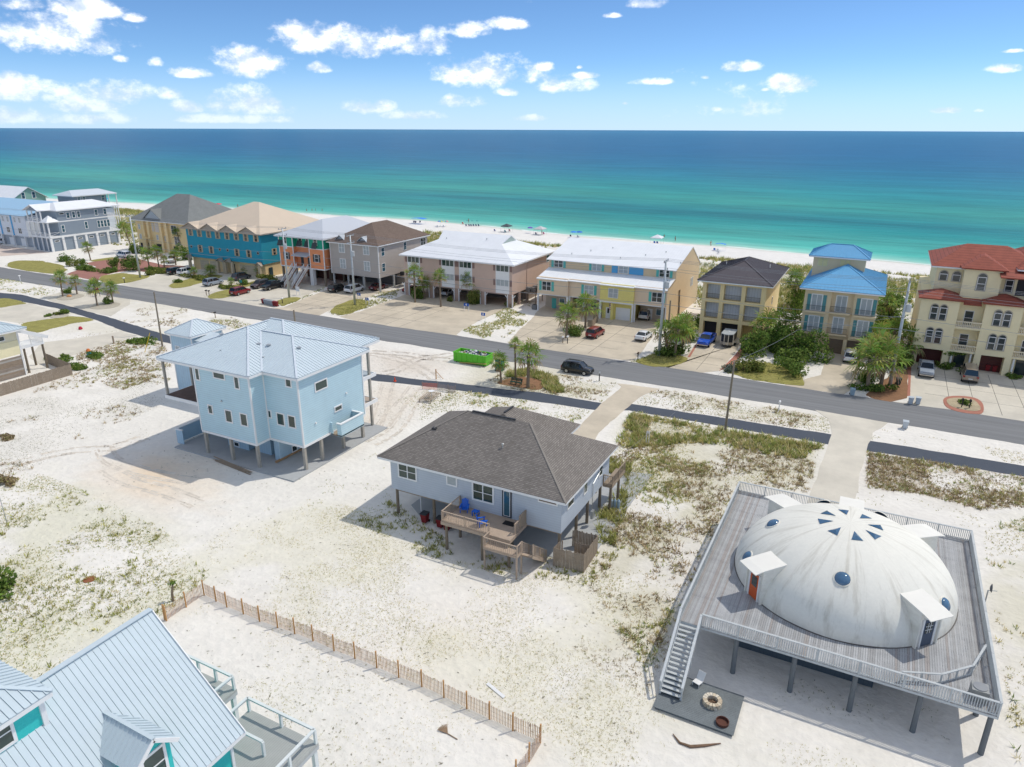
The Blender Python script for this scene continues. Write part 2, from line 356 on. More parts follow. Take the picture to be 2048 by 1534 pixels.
# ------------------------------------------------------------------ sea
def sea_material():
    m = bpy.data.materials.new('sea_water'); m.use_nodes = True; t = m.node_tree; L = t.links.new; b = t.nodes['Principled BSDF']
    geo = t.nodes.new('ShaderNodeNewGeometry'); sp = t.nodes.new('ShaderNodeSeparateXYZ'); L(geo.outputs['Position'], sp.inputs[0])
    at = t.nodes.new('ShaderNodeAttribute'); at.attribute_name = 'Col'       # red channel: metres from the shore / 1000
    sr = t.nodes.new('ShaderNodeSeparateColor'); L(at.outputs['Color'], sr.inputs[0])
    def nz(sx, sy, det, sc=1.):
        mp = t.nodes.new('ShaderNodeMapping'); mp.inputs['Scale'].default_value = (sx, sy, 1); L(geo.outputs['Position'], mp.inputs[0])
        n = t.nodes.new('ShaderNodeTexNoise'); n.inputs['Scale'].default_value = sc; n.inputs['Detail'].default_value = det; L(mp.outputs[0], n.inputs[0]); return n.outputs[0]
    def mth(op, a, b_, c_=None):
        n = t.nodes.new('ShaderNodeMath'); n.operation = op
        for i, v in enumerate((a, b_, c_)):
            if v is None: continue
            if isinstance(v, (int, float)): n.inputs[i].default_value = v
            else: L(v, n.inputs[i])
        return n.outputs[0]
    warp = mth('MULTIPLY', mth('SUBTRACT', nz(.004, .02, 5), .5), .055)
    d = mth('ADD', sr.outputs[0], mth('MULTIPLY', warp, mth('MINIMUM', mth('MULTIPLY', sr.outputs[0], 14.), 1.)))
    lg = mth('DIVIDE', mth('LOGARITHM', mth('ADD', mth('MULTIPLY', mth('MAXIMUM', d, 0.0), 1000.), 6.), 10.), 4.)   # log distance 0.19..1
    rp = t.nodes.new('ShaderNodeValToRGB'); L(lg, rp.inputs[0]); cr = rp.color_ramp
    def lp(m_): return math.log10(m_ + 6) / 4
    st = [(0, (205, 226, 205)), (4, (150, 212, 192)), (14, (86, 186, 168)), (34, (72, 164, 150)), (70, (42, 144, 138)), (105, (38, 134, 136)), (165, (62, 158, 143)), (240, (46, 148, 146)), (380, (38, 130, 148)), (620, (35, 113, 146)), (1100, (37, 106, 146)), (4000, (46, 114, 153)), (30000, (58, 126, 163))]
    while len(cr.elements) < len(st): cr.elements.new(.5)
    for e, (a, c_) in zip(cr.elements, st):
        e.position = min(lp(a), 1); cc = srgb(*c_); e.color = (cc[0] * SEAK, cc[1] * SEAK, cc[2] * SEAK, 1)
    # darker streaks of sea grass and wind lanes
    streak = nz(.010, .07, 6); st2 = nz(.05, .35, 5)
    k = mth('ADD', mth('MULTIPLY', mth('SUBTRACT', streak, .5), .95), mth('MULTIPLY', mth('SUBTRACT', st2, .5), .75))
    mul = t.nodes.new('ShaderNodeMix'); mul.data_type = 'RGBA'; mul.blend_type = 'MULTIPLY'; mul.inputs[0].default_value = 1
    cb = t.nodes.new('ShaderNodeCombineColor'); v = mth('ADD', 1.0, k)
    for i in range(3): L(v, cb.inputs[i])
    L(rp.outputs[0], mul.inputs[6]); L(cb.outputs[0], mul.inputs[7]); L(mul.outputs[2], b.inputs['Base Color'])
    b.inputs['Roughness'].default_value = .35; b.inputs['Specular IOR Level'].default_value = .12; b.inputs['IOR'].default_value = 1.2
    bp = t.nodes.new('ShaderNodeBump'); bp.inputs['Strength'].default_value = .5; bp.inputs['Distance'].default_value = .5
    L(mth('ADD', nz(.12, .45, 5), mth('MULTIPLY', nz(.6, 1.3, 3), .4)), bp.inputs['Height']); L(bp.outputs[0], b.inputs['Normal'])
    return m
SEAK = .86
sxs = np.unique(np.concatenate([-np.geomspace(60, 90000, 60), np.linspace(-500, 200, 140), np.geomspace(60, 90000, 60)]))
sds = np.concatenate([[-8, -3, 0], np.geomspace(1.5, 90000, 110)])
SXg, SDg = np.meshgrid(sxs, sds); SYg = shore(SXg) + SDg + .9 * np.sin(SXg * .13 + 1) * (np.abs(SDg) < 20)
i2 = np.arange(SXg.size).reshape(SXg.shape); q2 = np.stack([i2[:-1, :-1], i2[:-1, 1:], i2[1:, 1:], i2[1:, :-1]], -1).reshape(-1, 4)
cs = np.zeros((SXg.size, 3)); cs[:, 0] = np.clip(SDg, 0, None).ravel() / 1000.
sea = np_obj('sea', np_mesh('sea', np.stack([SXg, SYg, np.full(SXg.shape, SEA_Z)], -1).reshape(-1, 3), q2, cs, True), sea_material()); structure(sea)
# thin wash of foam along the water's edge
mbf = MB(); xs_ = np.arange(-420, 60, 2.)
for a in xs_:
    if vnoise(a, 0., 9., 4) < .45: continue
    ys_ = [float(shore(a + k)) + .9 * math.sin((a + k) * .13 + 1) for k in (0, 2)]; wd = [.35 + 1.1 * float(vnoise(a + k, 0., 5., 8)) for k in (0, 2)]
    mbf.add([(a, ys_[0] + .2, SEA_Z + .02), (a + 2, ys_[1] + .2, SEA_Z + .02), (a + 2, ys_[1] + .2 + wd[1], SEA_Z + .02), (a, ys_[0] + .2 + wd[0], SEA_Z + .02)], [(0, 1, 2, 3)])
foam = mbf.build('surf_foam', M('foam', (.82, .86, .84), .9)); stuff(foam)
tag(foam, 'thin broken line of white foam where the sea meets the beach', 'foam')
# ------------------------------------------------------------------ road, path, pads
asphalt = M('road_asphalt', srgb(108, 112, 117), .9, var=.10, vs=.5, bump=.3, bs=30, fine=.05)
def road_mat(name, col, ax):
    m = M(name, col, .9, var=.24, vs=.25, bump=.35, bs=25, fine=.06); t = m.node_tree
    n = [q for q in t.nodes if q.type == 'TEX_NOISE'][0]; mp = t.nodes.new('ShaderNodeMapping'); mp.inputs['Scale'].default_value = ax
    g = [q for q in t.nodes if q.type == 'NEW_GEOMETRY'][0]; t.links.new(g.outputs['Position'], mp.inputs[0]); t.links.new(mp.outputs[0], n.inputs['Vector']); return m
asphalt = road_mat('road_asphalt_worn', srgb(122, 123, 124), (.12, 6., 1)); path_m = M('path_asphalt', srgb(74, 80, 90), .9, var=.06, vs=.6, bump=.3, bs=30, fine=.05)
concrete = M('driveway_concrete', srgb(196, 184, 164), .9, var=.20, vs=.20, bump=.25, bs=14, fine=.04)
concrete_l = M('pale_concrete', srgb(204, 197, 182), .9, var=.15, vs=.25, bump=.25, bs=14, fine=.04)
brick_m = M('brick_paving', srgb(158, 112, 100), .9, var=.12, vs=.8, bump=.4, bs=8, fine=.10)
redbrick = M('red_brick_edging', srgb(172, 116, 98), .9, var=.12, vs=2, bump=.4, bs=10, fine=.10)
lawn_m = M('lawn_turf', srgb(146, 140, 76), .95, var=.25, vs=.7, bump=.8, bs=9, fine=.2)
mulch_m = M('mulch', srgb(140, 104, 76), .95, var=.2, vs=1.2, bump=.9, bs=9, fine=.18)
dirt_m = M('sandy_soil', srgb(176, 162, 134), .95, var=.2, vs=.8, bump=.7, bs=7, fine=.15)
def rough(poly, step=.9, amp=.45):
    '''break a drawn edge up into an uneven one'''
    q = []
    for i in range(len(poly)):
        a, b = poly[i], poly[(i + 1) % len(poly)]; n = max(1, int(math.hypot(b[0] - a[0], b[1] - a[1]) / step))
        if n > 300: n = 1
        for k in range(n):
            x, y = a[0] + (b[0] - a[0]) * k / n, a[1] + (b[1] - a[1]) * k / n; q.append((x + amp * (float(fbm(x, y, 2.2, 31)) - .5), y + amp * (float(fbm(x, y, 2.2, 37)) - .5)))
    return q
def sheet(name, poly, mat, z, hard=True, th=.25):
    if hard: addhard(poly)
    if name in ('driveway', 'mulch_bed', 'brick_court'): poly = rough(poly)
    o = MB().prism(poly, z - th, z).build(name, mat); return structure(o)
addhard([(-3000, 99), (1500, 99), (1500, 107.9), (-3000, 107.9)])
def wob(xs, y, a, s): return [(float(x), y + a * (float(fbm(x, 0., 5., s)) - .5)) for x in xs]
xr = list(np.arange(-260, 60, 1.2))
road_poly = [(-3000, 99)] + wob(xr, 99.0, .9, 3) + [(1500, 99), (1500, 107.8)] + wob(xr[::-1], 107.8, .9, 5) + [(-3000, 107.8)]
structure(MB().prism(road_poly, -.3, .030).build('road', asphalt))
pu = PX(14, (-900, 110), (0, 130), (220, 150), (400, 195), (620, 245), (820, 300), (1040, 362), (1240, 420), (1480, 495), (1730, 570)) + PX(22, (850, 390), (1150, 420), (1500, 475), (2045, 525)) + PX(13, (640, 552), (1060, 595), (1570, 680)) + PX(0, (1262, 808), (1660, 868), (2048, 932), (2500, 1008))
pl_ = PX(14, (-900, 165), (0, 190), (330, 240), (560, 285), (820, 360), (1020, 425), (1200, 500), (1480, 585), (1750, 655)) + PX(22, (720, 470), (1100, 510), (1500, 555), (2045, 620)) + PX(13, (800, 635), (1200, 690), (1520, 738)) + PX(0, (1258, 821), (1648, 887), (2048, 954), (2500, 1030))
structure(MB().prism(rough(pu + pl_[::-1], 1., .5), -.3, .022).build('bike_path', path_m)); addhard(pu + pl_[::-1])
PADS = {
 'duplex': PX(15, (985, 902), (1240, 832), (1420, 790), (1560, 735)) + [(-166, 131.5), (-117.2, 131.5)] + PX(27, (1110, 455), (820, 600), (545, 698)) + [(-114.6, 107.6), (-156, 107.6)],
 'grey house': PX(27, (600, 712), (860, 600), (1150, 492)) + [(-115.5, 131), (-100, 134)] + PX(27, (1790, 530), (1650, 590), (1390, 660), (1130, 772)) + [(-100, 107.6), (-113.5, 107.6)],
 'condo': PX(27, (1290, 828), (1560, 760), (1990, 600)) + [(-96.5, 136), (-66.5, 140)] + PX(5, (1420, 1060), (1280, 1130), (1050, 1240), (870, 1335), (790, 1400)) + [(-66, 107.6), (-90, 107.6)],
 'townhouse': PX(5, (1440, 1500), (1600, 1330), (1750, 1200), (1830, 1085)) + [(-63, 138), (-34, 138)] + PX(6, (1470, 1090), (1440, 1150), (1290, 1360), (1170, 1490)) + [(-40, 107.6), (-56, 107.6)],
 'yellow house': PX(20, (430, 492), (560, 430), (720, 250)) + [(-27.6, 132.5), (-17.5, 132.5)] + PX(20, (1200, 230), (1110, 350), (965, 520)) + [(-22.3, 107.6), (-28, 107.6)],
 'blue roof house': PX(21, (-30, 560), (30, 330)) + [(-6.4, 130), (1.2, 130)] + PX(21, (360, 470), (420, 650)) + [(-.6, 111), (-1.6, 107.6), (-9.8, 107.6)],
 'red roof house': PX(21, (895, 440), (880, 640), (870, 780), (850, 850)) + [(3.2, 107.6), (40, 107.6), (40, 131), (7.5, 131)],
}
for k, pl in PADS.items():
    sheet('driveway', pl, concrete if k not in ('red roof house', 'duplex') else concrete_l, .014)
sheet('driveway', PX(13, (1700, 520), (2045, 562), (1900, 620), (1800, 700), (1720, 770), (1640, 830), (1545, 920), (1510, 1000), (1560, 1100), (1620, 1190), (1400, 1150), (1250, 1080), (1330, 930), (1400, 850), (1500, 745), (1570, 685), (1690, 590), (1735, 545)), concrete, .034)
sheet('driveway', PX(0, (1628, 820), (1778, 846), (1746, 866), (1735, 900), (1722, 940), (1708, 1020), (1612, 1010), (1636, 945), (1652, 900), (1664, 865), (1656, 838)), concrete_l, .034)
sheet('driveway', PX(14, (-700, 300), (0, 285), (200, 250), (320, 238), (480, 290), (640, 335), (720, 365), (560, 392), (430, 405), (190, 440), (0, 412), (-700, 500)), concrete_l, .012)
sheet('driveway', PX(14, (430, 640), (760, 600), (1230, 530), (1420, 570), (1300, 600), (1160, 645), (980, 695), (840, 740), (640, 808), (400, 870), (300, 780)), concrete_l, .012)
sheet('driveway', PX(14, (430, 175), (640, 120), (900, 95), (1120, 140), (1330, 200), (1330, 250), (1240, 300), (1130, 372), (830, 305), (560, 232)), concrete_l, .012)
sheet('brick_court', PX(15, (540, 812), (640, 775), (790, 752), (700, 722), (900, 685), (1100, 680), (1330, 735), (1520, 745), (1420, 785), (1250, 800), (1080, 780), (930, 800), (820, 835), (795, 872)), brick_m, .024)
sheet('driveway', [(-262, 107.6), (-238, 107.6), (-226, 129), (-262, 131)], M('pinkish_paving', srgb(200, 184, 172), .9, var=.12, vs=.4), .012)
sheet('brick_edging', PX(20, (962, 522), (1105, 380), (1180, 290), (1240, 300), (1170, 400), (1120, 450), (985, 512)), redbrick, .04)
sheet('brick_edging', PX(20, (640, 380), (722, 250), (735, 262), (664, 382)), redbrick, .04)
sheet('brick_edging', PX(21, (845, 440), (893, 440), (880, 780), (850, 780), (862, 600)), redbrick, .05)
sheet('mulch_bed', PX(21, (430, 770), (560, 640), (760, 520), (858, 505), (848, 800), (680, 838), (520, 810)), mulch_m, .045, False)
sheet('brick_edging', smooth_poly(PX(21, (1215, 780), (1480, 778), (1625, 830), (1640, 968), (1500, 962), (1350, 938), (1225, 885))), redbrick, .06)
sheet('mulch_bed', smooth_poly(PX(21, (1250, 800), (1470, 800), (1590, 850), (1610, 945), (1400, 925), (1260, 870))), dirt_m, .085, False)
LAWNS = [PX(14, (190, 442), (430, 408), (560, 396), (720, 368), (900, 392), (960, 420), (700, 450), (520, 500), (390, 545), (270, 520)),
         PX(15, (800, 842), (870, 820), (990, 800), (1150, 820), (1260, 820), (1130, 865), (960, 897), (840, 885)),
         PX(15, (1370, 910), (1430, 880), (1600, 835), (1700, 815), (1830, 818), (1800, 845), (1620, 890), (1480, 926), (1400, 928)),
         PX(15, (1660, 1002), (1760, 960), (1900, 930), (1980, 950), (1880, 1000), (1740, 1015)), PX(23, (440, 700), (540, 690), (700, 650), (820, 640), (650, 700), (520, 720)),
         PX(15, (30, 745), (120, 700), (330, 700), (520, 740), (560, 790), (460, 810), (240, 790)), PX(15, (720, 700), (920, 672), (960, 680), (760, 712)),
         PX(20, (60, 430), (300, 330), (540, 350), (640, 390), (560, 450), (410, 488), (250, 470)), PX(20, (985, 520), (1200, 430), (1560, 440), (1830, 560), (1840, 640), (1800, 680), (1500, 640), (1250, 600)),
         PX(27, (490, 640), (640, 590), (820, 590), (760, 640), (600, 690), (540, 700)), PX(27, (1140, 775), (1250, 700), (1400, 640), (1500, 600), (1700, 650), (1560, 740), (1380, 815), (1280, 800)),
         PX(14, (-600, 205), (0, 190), (160, 200), (300, 240), (130, 260), (0, 285), (-600, 300))]
def rag(p): return [(x + 1.6 * (float(fbm(x, y, 3., 7)) - .5), y + 1.6 * (float(fbm(x, y, 3., 8)) - .5)) for x, y in p]
for i, l in enumerate(LAWNS): sheet('lawn', rag(smooth_poly(l, 3)), lawn_m, .05 + .001 * i, False)
# expansion joints scored in the concrete
jm = M('concrete_joint', (.10, .09, .08), .95)
mbj = MB()
for (xa, xb, ya, yb, nx_, ny_) in ((-94, -77, 108.3, 128, 4, 3), (-60, -38, 109, 132, 5, 4), (9, 24, 109, 128, 4, 3), (-25.8, -20.5, 109, 124, 1, 3), (-112, -103, 109, 128, 2, 3)):
    for i in range(1, nx_ + 1):
        x = xa + (xb - xa) * i / (nx_ + 1); mbj.box(x - .03, ya, .0145, x + .03, yb, .0185)
    for i in range(1, ny_ + 1):
        y = ya + (yb - ya) * i / (ny_ + 1); mbj.box(xa, y - .03, .015, xb, y + .03, .019)
structure(mbj.build('paving_joint', jm))
# curved wheel tracks pressed into the building sand
trk = M('track_sand', (.64, .575, .49), .95, var=.25, vs=.8, bump=.6, bs=5, fine=.1); mbt = MB(); gq = random.Random(3)
TZ = [.005]
def track(pts, off, w_=.28):
    TZ[0] += .0007; tz = Vector((0, 0, TZ[0]))
    pts = [Vector((*p, 0)) for p in pts]; P_ = []
    for i in range(len(pts) - 1):
        p0, p1, p2, p3 = pts[max(i - 1, 0)], pts[i], pts[i + 1], pts[min(i + 2, len(pts) - 1)]
        for k in range(10):
            t = k / 10; P_.append(.5 * ((2 * p1) + (p2 - p0) * t + (2 * p0 - 5 * p1 + 4 * p2 - p3) * t * t + (3 * p1 - p0 - 3 * p2 + p3) * t ** 3))
    for a, b in zip(P_[:-1], P_[1:]):
        if gq.random() < .22: continue
        d = (b - a).normalized(); n = Vector((-d.y, d.x, 0)); o = n * (off + gq.uniform(-.03, .03)); w2 = w_ * gq.uniform(.6, 1.1)
        mbt.add([a + o - n * w2 / 2 + tz, b + o - n * w2 / 2 + tz, b + o + n * w2 / 2 + tz, a + o + n * w2 / 2 + tz], [(0, 1, 2, 3)])
for path_ in (PX(24, (720, 470), (880, 560), (1100, 620), (1364, 720)), PX(24, (700, 330), (760, 420), (1000, 500), (1364, 560)), PX(24, (0, 470), (420, 360), (760, 330), (1000, 250)), PX(22, (1420, 560), (1250, 780), (1050, 1000), (960, 1120)), PX(22, (1500, 620), (1350, 830), (1250, 1010), (1100, 1190), (800, 1350)), PX(22, (1050, 520), (1000, 700), (930, 950), (860, 1130)), PX(22, (820, 120), (1200, 200), (1500, 330), (1700, 470)), PX(22, (1900, 200), (1500, 180), (1200, 330), (1000, 380)), PX(22, (1950, 120), (1600, 160), (1300, 120), (800, 90))):
    for off in (-.8, .8, -.45, 1.1): track(path_, off)
structure(mbt.build('tyre_tracks', trk))
# ------------------------------------------------------------------ building helpers
WHITE = M('white_trim', (.80, .80, .79), .55, var=.03); WHITEROOF = M('white_metal_roof', (.80, .81, .82), .45, var=.05, vs=.5, stripe=('X', .6), groove=.05)
GLASS = glass('window_glass'); GLASSB = glass('blue_window_glass', (.03, .10, .14)); GLASSG = glass('green_window_glass', (.025, .055, .05)); BLIND = M('window_blind', (.42, .46, .47), .35, var=.12, stripe=('Z', .12), groove=.12)
CURTAIN = M('white_curtain', (.55, .58, .62), .6, var=.05, stripe=('X', .5), groove=.25)
CONC = M('slab_concrete', srgb(176, 174, 168), .9, var=.08, vs=.5, bump=.2, bs=12); WOODP = M('weathered_wood', srgb(150, 134, 116), .85, var=.15, vs=2.2, bump=.4, bs=18, island=.15)
DARK = M('dark_void', (.03, .03, .035), .8); GREYW = M('silvered_deck_wood', srgb(150, 150, 150), .85, var=.15, vs=.8, bump=.35, bs=16, island=.18, fine=.08)
METALG = M('galvanised_metal', (.45, .47, .48), .4, metal=.6, var=.08); BLACKM = M('black_metal', (.03, .03, .032), .5)
PILE = M('timber_pile', srgb(128, 116, 100), .9, var=.18, vs=2.5, bump=.5, bs=16)
class Fac:
    """one wall plane: 'f' faces the street (-y), 'r' faces +x, 'l' faces -x, 'b' faces the sea"""
    def __init__(s, side, c): s.s = side; s.c = c
    def pt(s, u, z, o=0.):
        return {'f': (u, s.c - o, z), 'b': (u, s.c + o, z), 'r': (s.c + o, u, z), 'l': (s.c - o, u, z)}[s.s]
    def uv(s, k, x, y):
        p = P(k, x, y)
        if s.s in 'fb': q = onY(*p, s.c); return q.x, q.z
        q = onX(*p, s.c); return q.y, q.z
    def mbox(s, mb, u0, z0, u1, z1, o0, o1):
        a = s.pt(min(u0, u1), z0, o0); b = s.pt(max(u0, u1), z1, o1); return mb.box(a[0], a[1], min(z0, z1), b[0], b[1], max(z0, z1))
    def part(s, name, mat, root, u0, z0, u1, z1, o0=0., o1=.06): return s.mbox(MB(), u0, z0, u1, z1, o0, o1).build(name, mat, root)
def window(F, root, u0, z0, u1, z1, fm=None, gm=None, cols=1, rows=2, fw=.09, name='window', sill=True, proud=.07):
    fm = fm or WHITE; gm = gm or GLASS; u0, u1 = min(u0, u1), max(u0, u1); z0, z1 = min(z0, z1), max(z0, z1); mb = MB()
    F.mbox(mb, u0 - fw, z0 - fw, u0, z1 + fw, 0, proud); F.mbox(mb, u1, z0 - fw, u1 + fw, z1 + fw, 0, proud)
    F.mbox(mb, u0, z1, u1, z1 + fw, 0, proud); F.mbox(mb, u0, z0 - fw, u1, z0, 0, proud)
    for i in range(1, cols):
        c = u0 + (u1 - u0) * i / cols; F.mbox(mb, c - .05, z0, c + .05, z1, 0, proud - .01)
    for i in range(1, rows):
        c = z0 + (z1 - z0) * i / rows; F.mbox(mb, u0, c - .03, u1, c + .03, 0, proud - .02)
    w_ = mb.build(name, fm, root)
    F.part('pane', gm, w_, u0, z0, u1, z1, 0, .03)
    return w_
def win(F, root, k, x0, y0, x1, y1, **kw):
    a = F.uv(k, x0, y0); b = F.uv(k, x1, y1); return window(F, root, a[0], b[1], b[0], a[1], **kw)
def winc(F, root, k, x, y, w_, h, **kw):
    """window centred on a photo point, size in metres"""
    u, z = F.uv(k, x, y); sh = kw.pop('shut', None)
    o = window(F, root, u - w_ / 2, z - h / 2, u + w_ / 2, z + h / 2, **kw)
    if sh is not None:
        for s_ in (-1, 1): F.part('shutter', sh, root, u + s_ * (w_ / 2 + .12), z - h / 2 - .05, u + s_ * (w_ / 2 + .12 + w_ * .42), z + h / 2 + .05, 0, .06)
    return o
def arch_window(F, root, u, z0, w_, h, fm, gm, name='arched_window'):
    """window with a half-round head"""
    def prof(e, n=10):
        r = w_ / 2 + e; zc = z0 + h - w_ / 2
        return [(u - r, z0 - e), (u + r, z0 - e)] + [(u + r * math.cos(t), zc + r * math.sin(t)) for t in [math.pi * i / n for i in range(n + 1)]]
    def plate(e, o):
        pf = prof(e); n = len(pf); vs = [F.pt(a, b, 0) for a, b in pf] + [F.pt(a, b, o) for a, b in pf]
        return vs, [tuple(range(n)), tuple(range(n, 2 * n))[::-1]] + [(i, (i + 1) % n, n + (i + 1) % n, n + i) for i in range(n)]
    mb = MB(); outer, inner = prof(.13), prof(.0); n = len(outer)
    vs = [F.pt(a, b, .09) for a, b in outer] + [F.pt(a, b, .09) for a, b in inner] + [F.pt(a, b, 0) for a, b in outer]
    mb.add(vs, [(i, (i + 1) % n, n + (i + 1) % n, n + i) for i in range(n)] + [(2 * n + i, 2 * n + (i + 1) % n, (i + 1) % n, i) for i in range(n)])
    w0 = mb.build(name, fm, root)
    MB().add(*plate(0, .03)).build('pane', gm, w0)
    b2 = MB(); zc = z0 + h - w_ / 2
    F.mbox(b2, u - w_ / 2, zc - .05, u + w_ / 2, zc + .05, .03, .08)
    if h > w_ * 1.4: F.mbox(b2, u - w_ / 2, (z0 + zc) / 2 - .04, u + w_ / 2, (z0 + zc) / 2 + .04, .03, .08)
    for s_ in (-1, 1): F.mbox(b2, u + s_ * (w_ / 2 - .06), z0, u + s_ * w_ / 2, zc - .05, .03, .08)
    b2.build('sash', WHITE, w0); return w0
def clip2(poly, a, c):
    """keep the part of a 2-D polygon with p[0]*a >= c*a"""
    out = []; n = len(poly)
    for i in range(n):
        p, q = poly[i], poly[(i + 1) % n]; dp, dq = (p[0] - c) * a, (q[0] - c) * a
        if dp >= 0: out.append(p)
        if (dp > 0) != (dq > 0) and abs(dp - dq) > 1e-12:
            t = dp / (dp - dq); out.append((p[0] + (q[0] - p[0]) * t, p[1] + (q[1] - p[1]) * t))
    return out
def roof(root, polys, mat, th=.14, seam=None, name='roof', rib=None, rh=.036):
    """sloping roof; with seam (m) each standing-seam sheet becomes a piece of its own"""
    mb = MB()
    for p in polys: mb.slab(p, th)
    r = mb.build(name, mat, root)
    if seam:
        for p in polys:
            pts = [Vector(q) for q in p]; nr = Vector((0, 0, 0))
            for i in range(1, len(pts) - 1): nr += (pts[i] - pts[0]).cross(pts[i + 1] - pts[0])
            nr.normalize()
            if nr.z < 0: nr = -nr
            e = Vector((0, 0, 1)).cross(nr)
            if e.length < 1e-6: continue
            e.normalize(); d = nr.cross(e); o = pts[0]
            f2 = [((q - o).dot(e), (q - o).dot(d)) for q in pts]; lo = min(q[0] for q in f2); hi = max(q[0] for q in f2)
            n = max(1, int(round((hi - lo) / seam))); st = (hi - lo) / n
            for i in range(n):
                a, b = lo + i * st, lo + (i + 1) * st
                pc = clip2(clip2(f2, 1, a + .006), -1, b - .006)
                if len(pc) < 3: continue
                m2 = MB(); m2.slab([o + e * u + d * v + nr * .028 for u, v in pc], .024)
                ln = clip2(clip2(f2, 1, a + .0), -1, a + .05)
                if len(ln) >= 3 and i > 0:
                    v0, v1 = min(q[1] for q in ln), max(q[1] for q in ln)
                    if v1 - v0 > .1: m2.beam(o + e * (a + .03) + d * v0 + nr * .055, o + e * (a + .03) + d * v1 + nr * (.03 + rh / 2), .04, rh)
                m2.build('roof_panel', rib or mat, r)
    return r
def caps(root, segs, mat, w_=.3, h=.06, parent=None, lift=.05):
    mb = MB()
    for a, b in segs: mb.beam(Vector(a) + Vector((0, 0, lift)), Vector(b) + Vector((0, 0, lift)), w_, h)
    return mb.build('ridge_cap', mat, parent or root)
def hip(x0, x1, y0, y1, ze, zr, r0, r1):
    a, b, c, d = (x0, y0, ze), (x1, y0, ze), (x1, y1, ze), (x0, y1, ze); R0, R1 = (*r0, zr), (*r1, zr)
    if abs(r1[0] - r0[0]) >= abs(r1[1] - r0[1]) and r0 != r1:      # ridge along x
        pol = [[a, b, R1, R0], [b, c, R1], [c, d, R0, R1], [d, a, R0]]; sg = [(a, R0), (d, R0), (b, R1), (c, R1), (R0, R1)]
    elif r0 == r1: pol = [[a, b, R0], [b, c, R0], [c, d, R0], [d, a, R0]]; sg = [(q, R0) for q in (a, b, c, d)]
    else: pol = [[a, b, R0], [b, c, R1, R0], [c, d, R1], [d, a, R0, R1]]; sg = [(a, R0), (b, R0), (c, R1), (d, R1), (R0, R1)]
    return pol, sg
def eaves(root, x0, x1, y0, y1, z, mat=None, h=.22, inset=.02):
    """white board round the eaves and a flat soffit behind it"""
    m = mat or WHITE; t = .05; z1 = z - .06; mb = MB()
    x0 += inset; x1 -= inset; y0 += inset; y1 -= inset
    mb.box(x0, y0, z1 - h, x1, y0 + t, z1); mb.box(x0, y1 - t, z1 - h, x1, y1, z1); mb.box(x0, y0 + t, z1 - h, x0 + t, y1 - t, z1); mb.box(x1 - t, y0 + t, z1 - h, x1, y1 - t, z1)
    mb.build('fascia', m, root)
    MB().box(x0 + t, y0 + t, z1 - h + .02, x1 - t, y1 - t, z1 - h + .05).build('soffit', m, root)
PSEEN = set()
def newpost(q):
    k = (round(q.x, 1), round(q.y, 1), round(q.z, 1)); r = k not in PSEEN; PSEEN.add(k); return r
def railing(root, p0, p1, h=1.0, mat=None, sp=.17, t=.03, rw=.10, post=1.9, name='railing', base=.08):
    """post-and-baluster railing from p0 to p1 (floor points)"""
    mat = mat or WHITE; p0, p1 = Vector(p0), Vector(p1); d = p1 - p0; L_ = d.length; up = Vector((0, 0, 1))
    r = MB().beam(p0 + up * h, p1 + up * h, rw, .05).beam(p0 + up * base, p1 + up * base, .05, .07).build(name, mat, root)
    mb = MB(); n = max(1, int(L_ / sp))
    for i in range(1, n):
        q = p0 + d * (i / n); mb.beam(q + up * base, q + up * (h - .03), t, t)
    if mb.v: stuff(mb.build('balusters', mat, r))
    n = max(1, int(round(L_ / post)))
    for i in range(n + 1):
        q = p0 + d * (i / n)
        if newpost(q): MB().beam(q, q + up * (h + .04), .1, .1).build('rail_post', mat, r)
    return r
def pile(root, x, y, z1, r=.15, sq=False, mat=None, z0=-.3, name='pile'):
    mb = MB()
    if sq: mb.box(x - r, y - r, z0, x + r, y + r, z1)
    else: mb.tube((x, y, z0), (x, y, z1), r * 1.06, r * .95, 10)
    return mb.build(name, mat or PILE, root)
def vents(root, pts, mat=None, r=.10, h=.3):
    for p in pts: MB().lathe(p, [(r, -.15), (r, h), (r * 1.6, h), (r * 1.6, h + .06), (.001, h + .12)], 8).build('roof_vent', mat or METALG, root)
def stairs(root, x0, x1, ya, za, yb, zb, mat, n=None, riser=False, rails=None, axis='y'):
    """straight flight from (ya, za) to (yb, zb), treads between x0 and x1"""
    n = n or max(2, int(abs(za - zb) / .19)); f = (lambda a, b, c: (a, b, c)) if axis == 'y' else (lambda a, b, c: (b, a, c))
    mb = MB()
    for x in (x0, x1): mb.beam(f(x, ya, za - .15), f(x, yb, zb - .05), .06, .28)
    s_ = mb.build('stringer', mat, root)
    st = abs(yb - ya) / n
    for i in range(n):
        t = (i + .5) / n; y = ya + (yb - ya) * t; z = za + (zb - za) * (i + 1) / (n + 1)
        a = f(x0, y - st * .55, z - .04); b = f(x1, y + st * .55, z)
        MB().box(a[0], a[1], a[2], b[0], b[1], b[2]).build('tread', mat, root)
    return s_
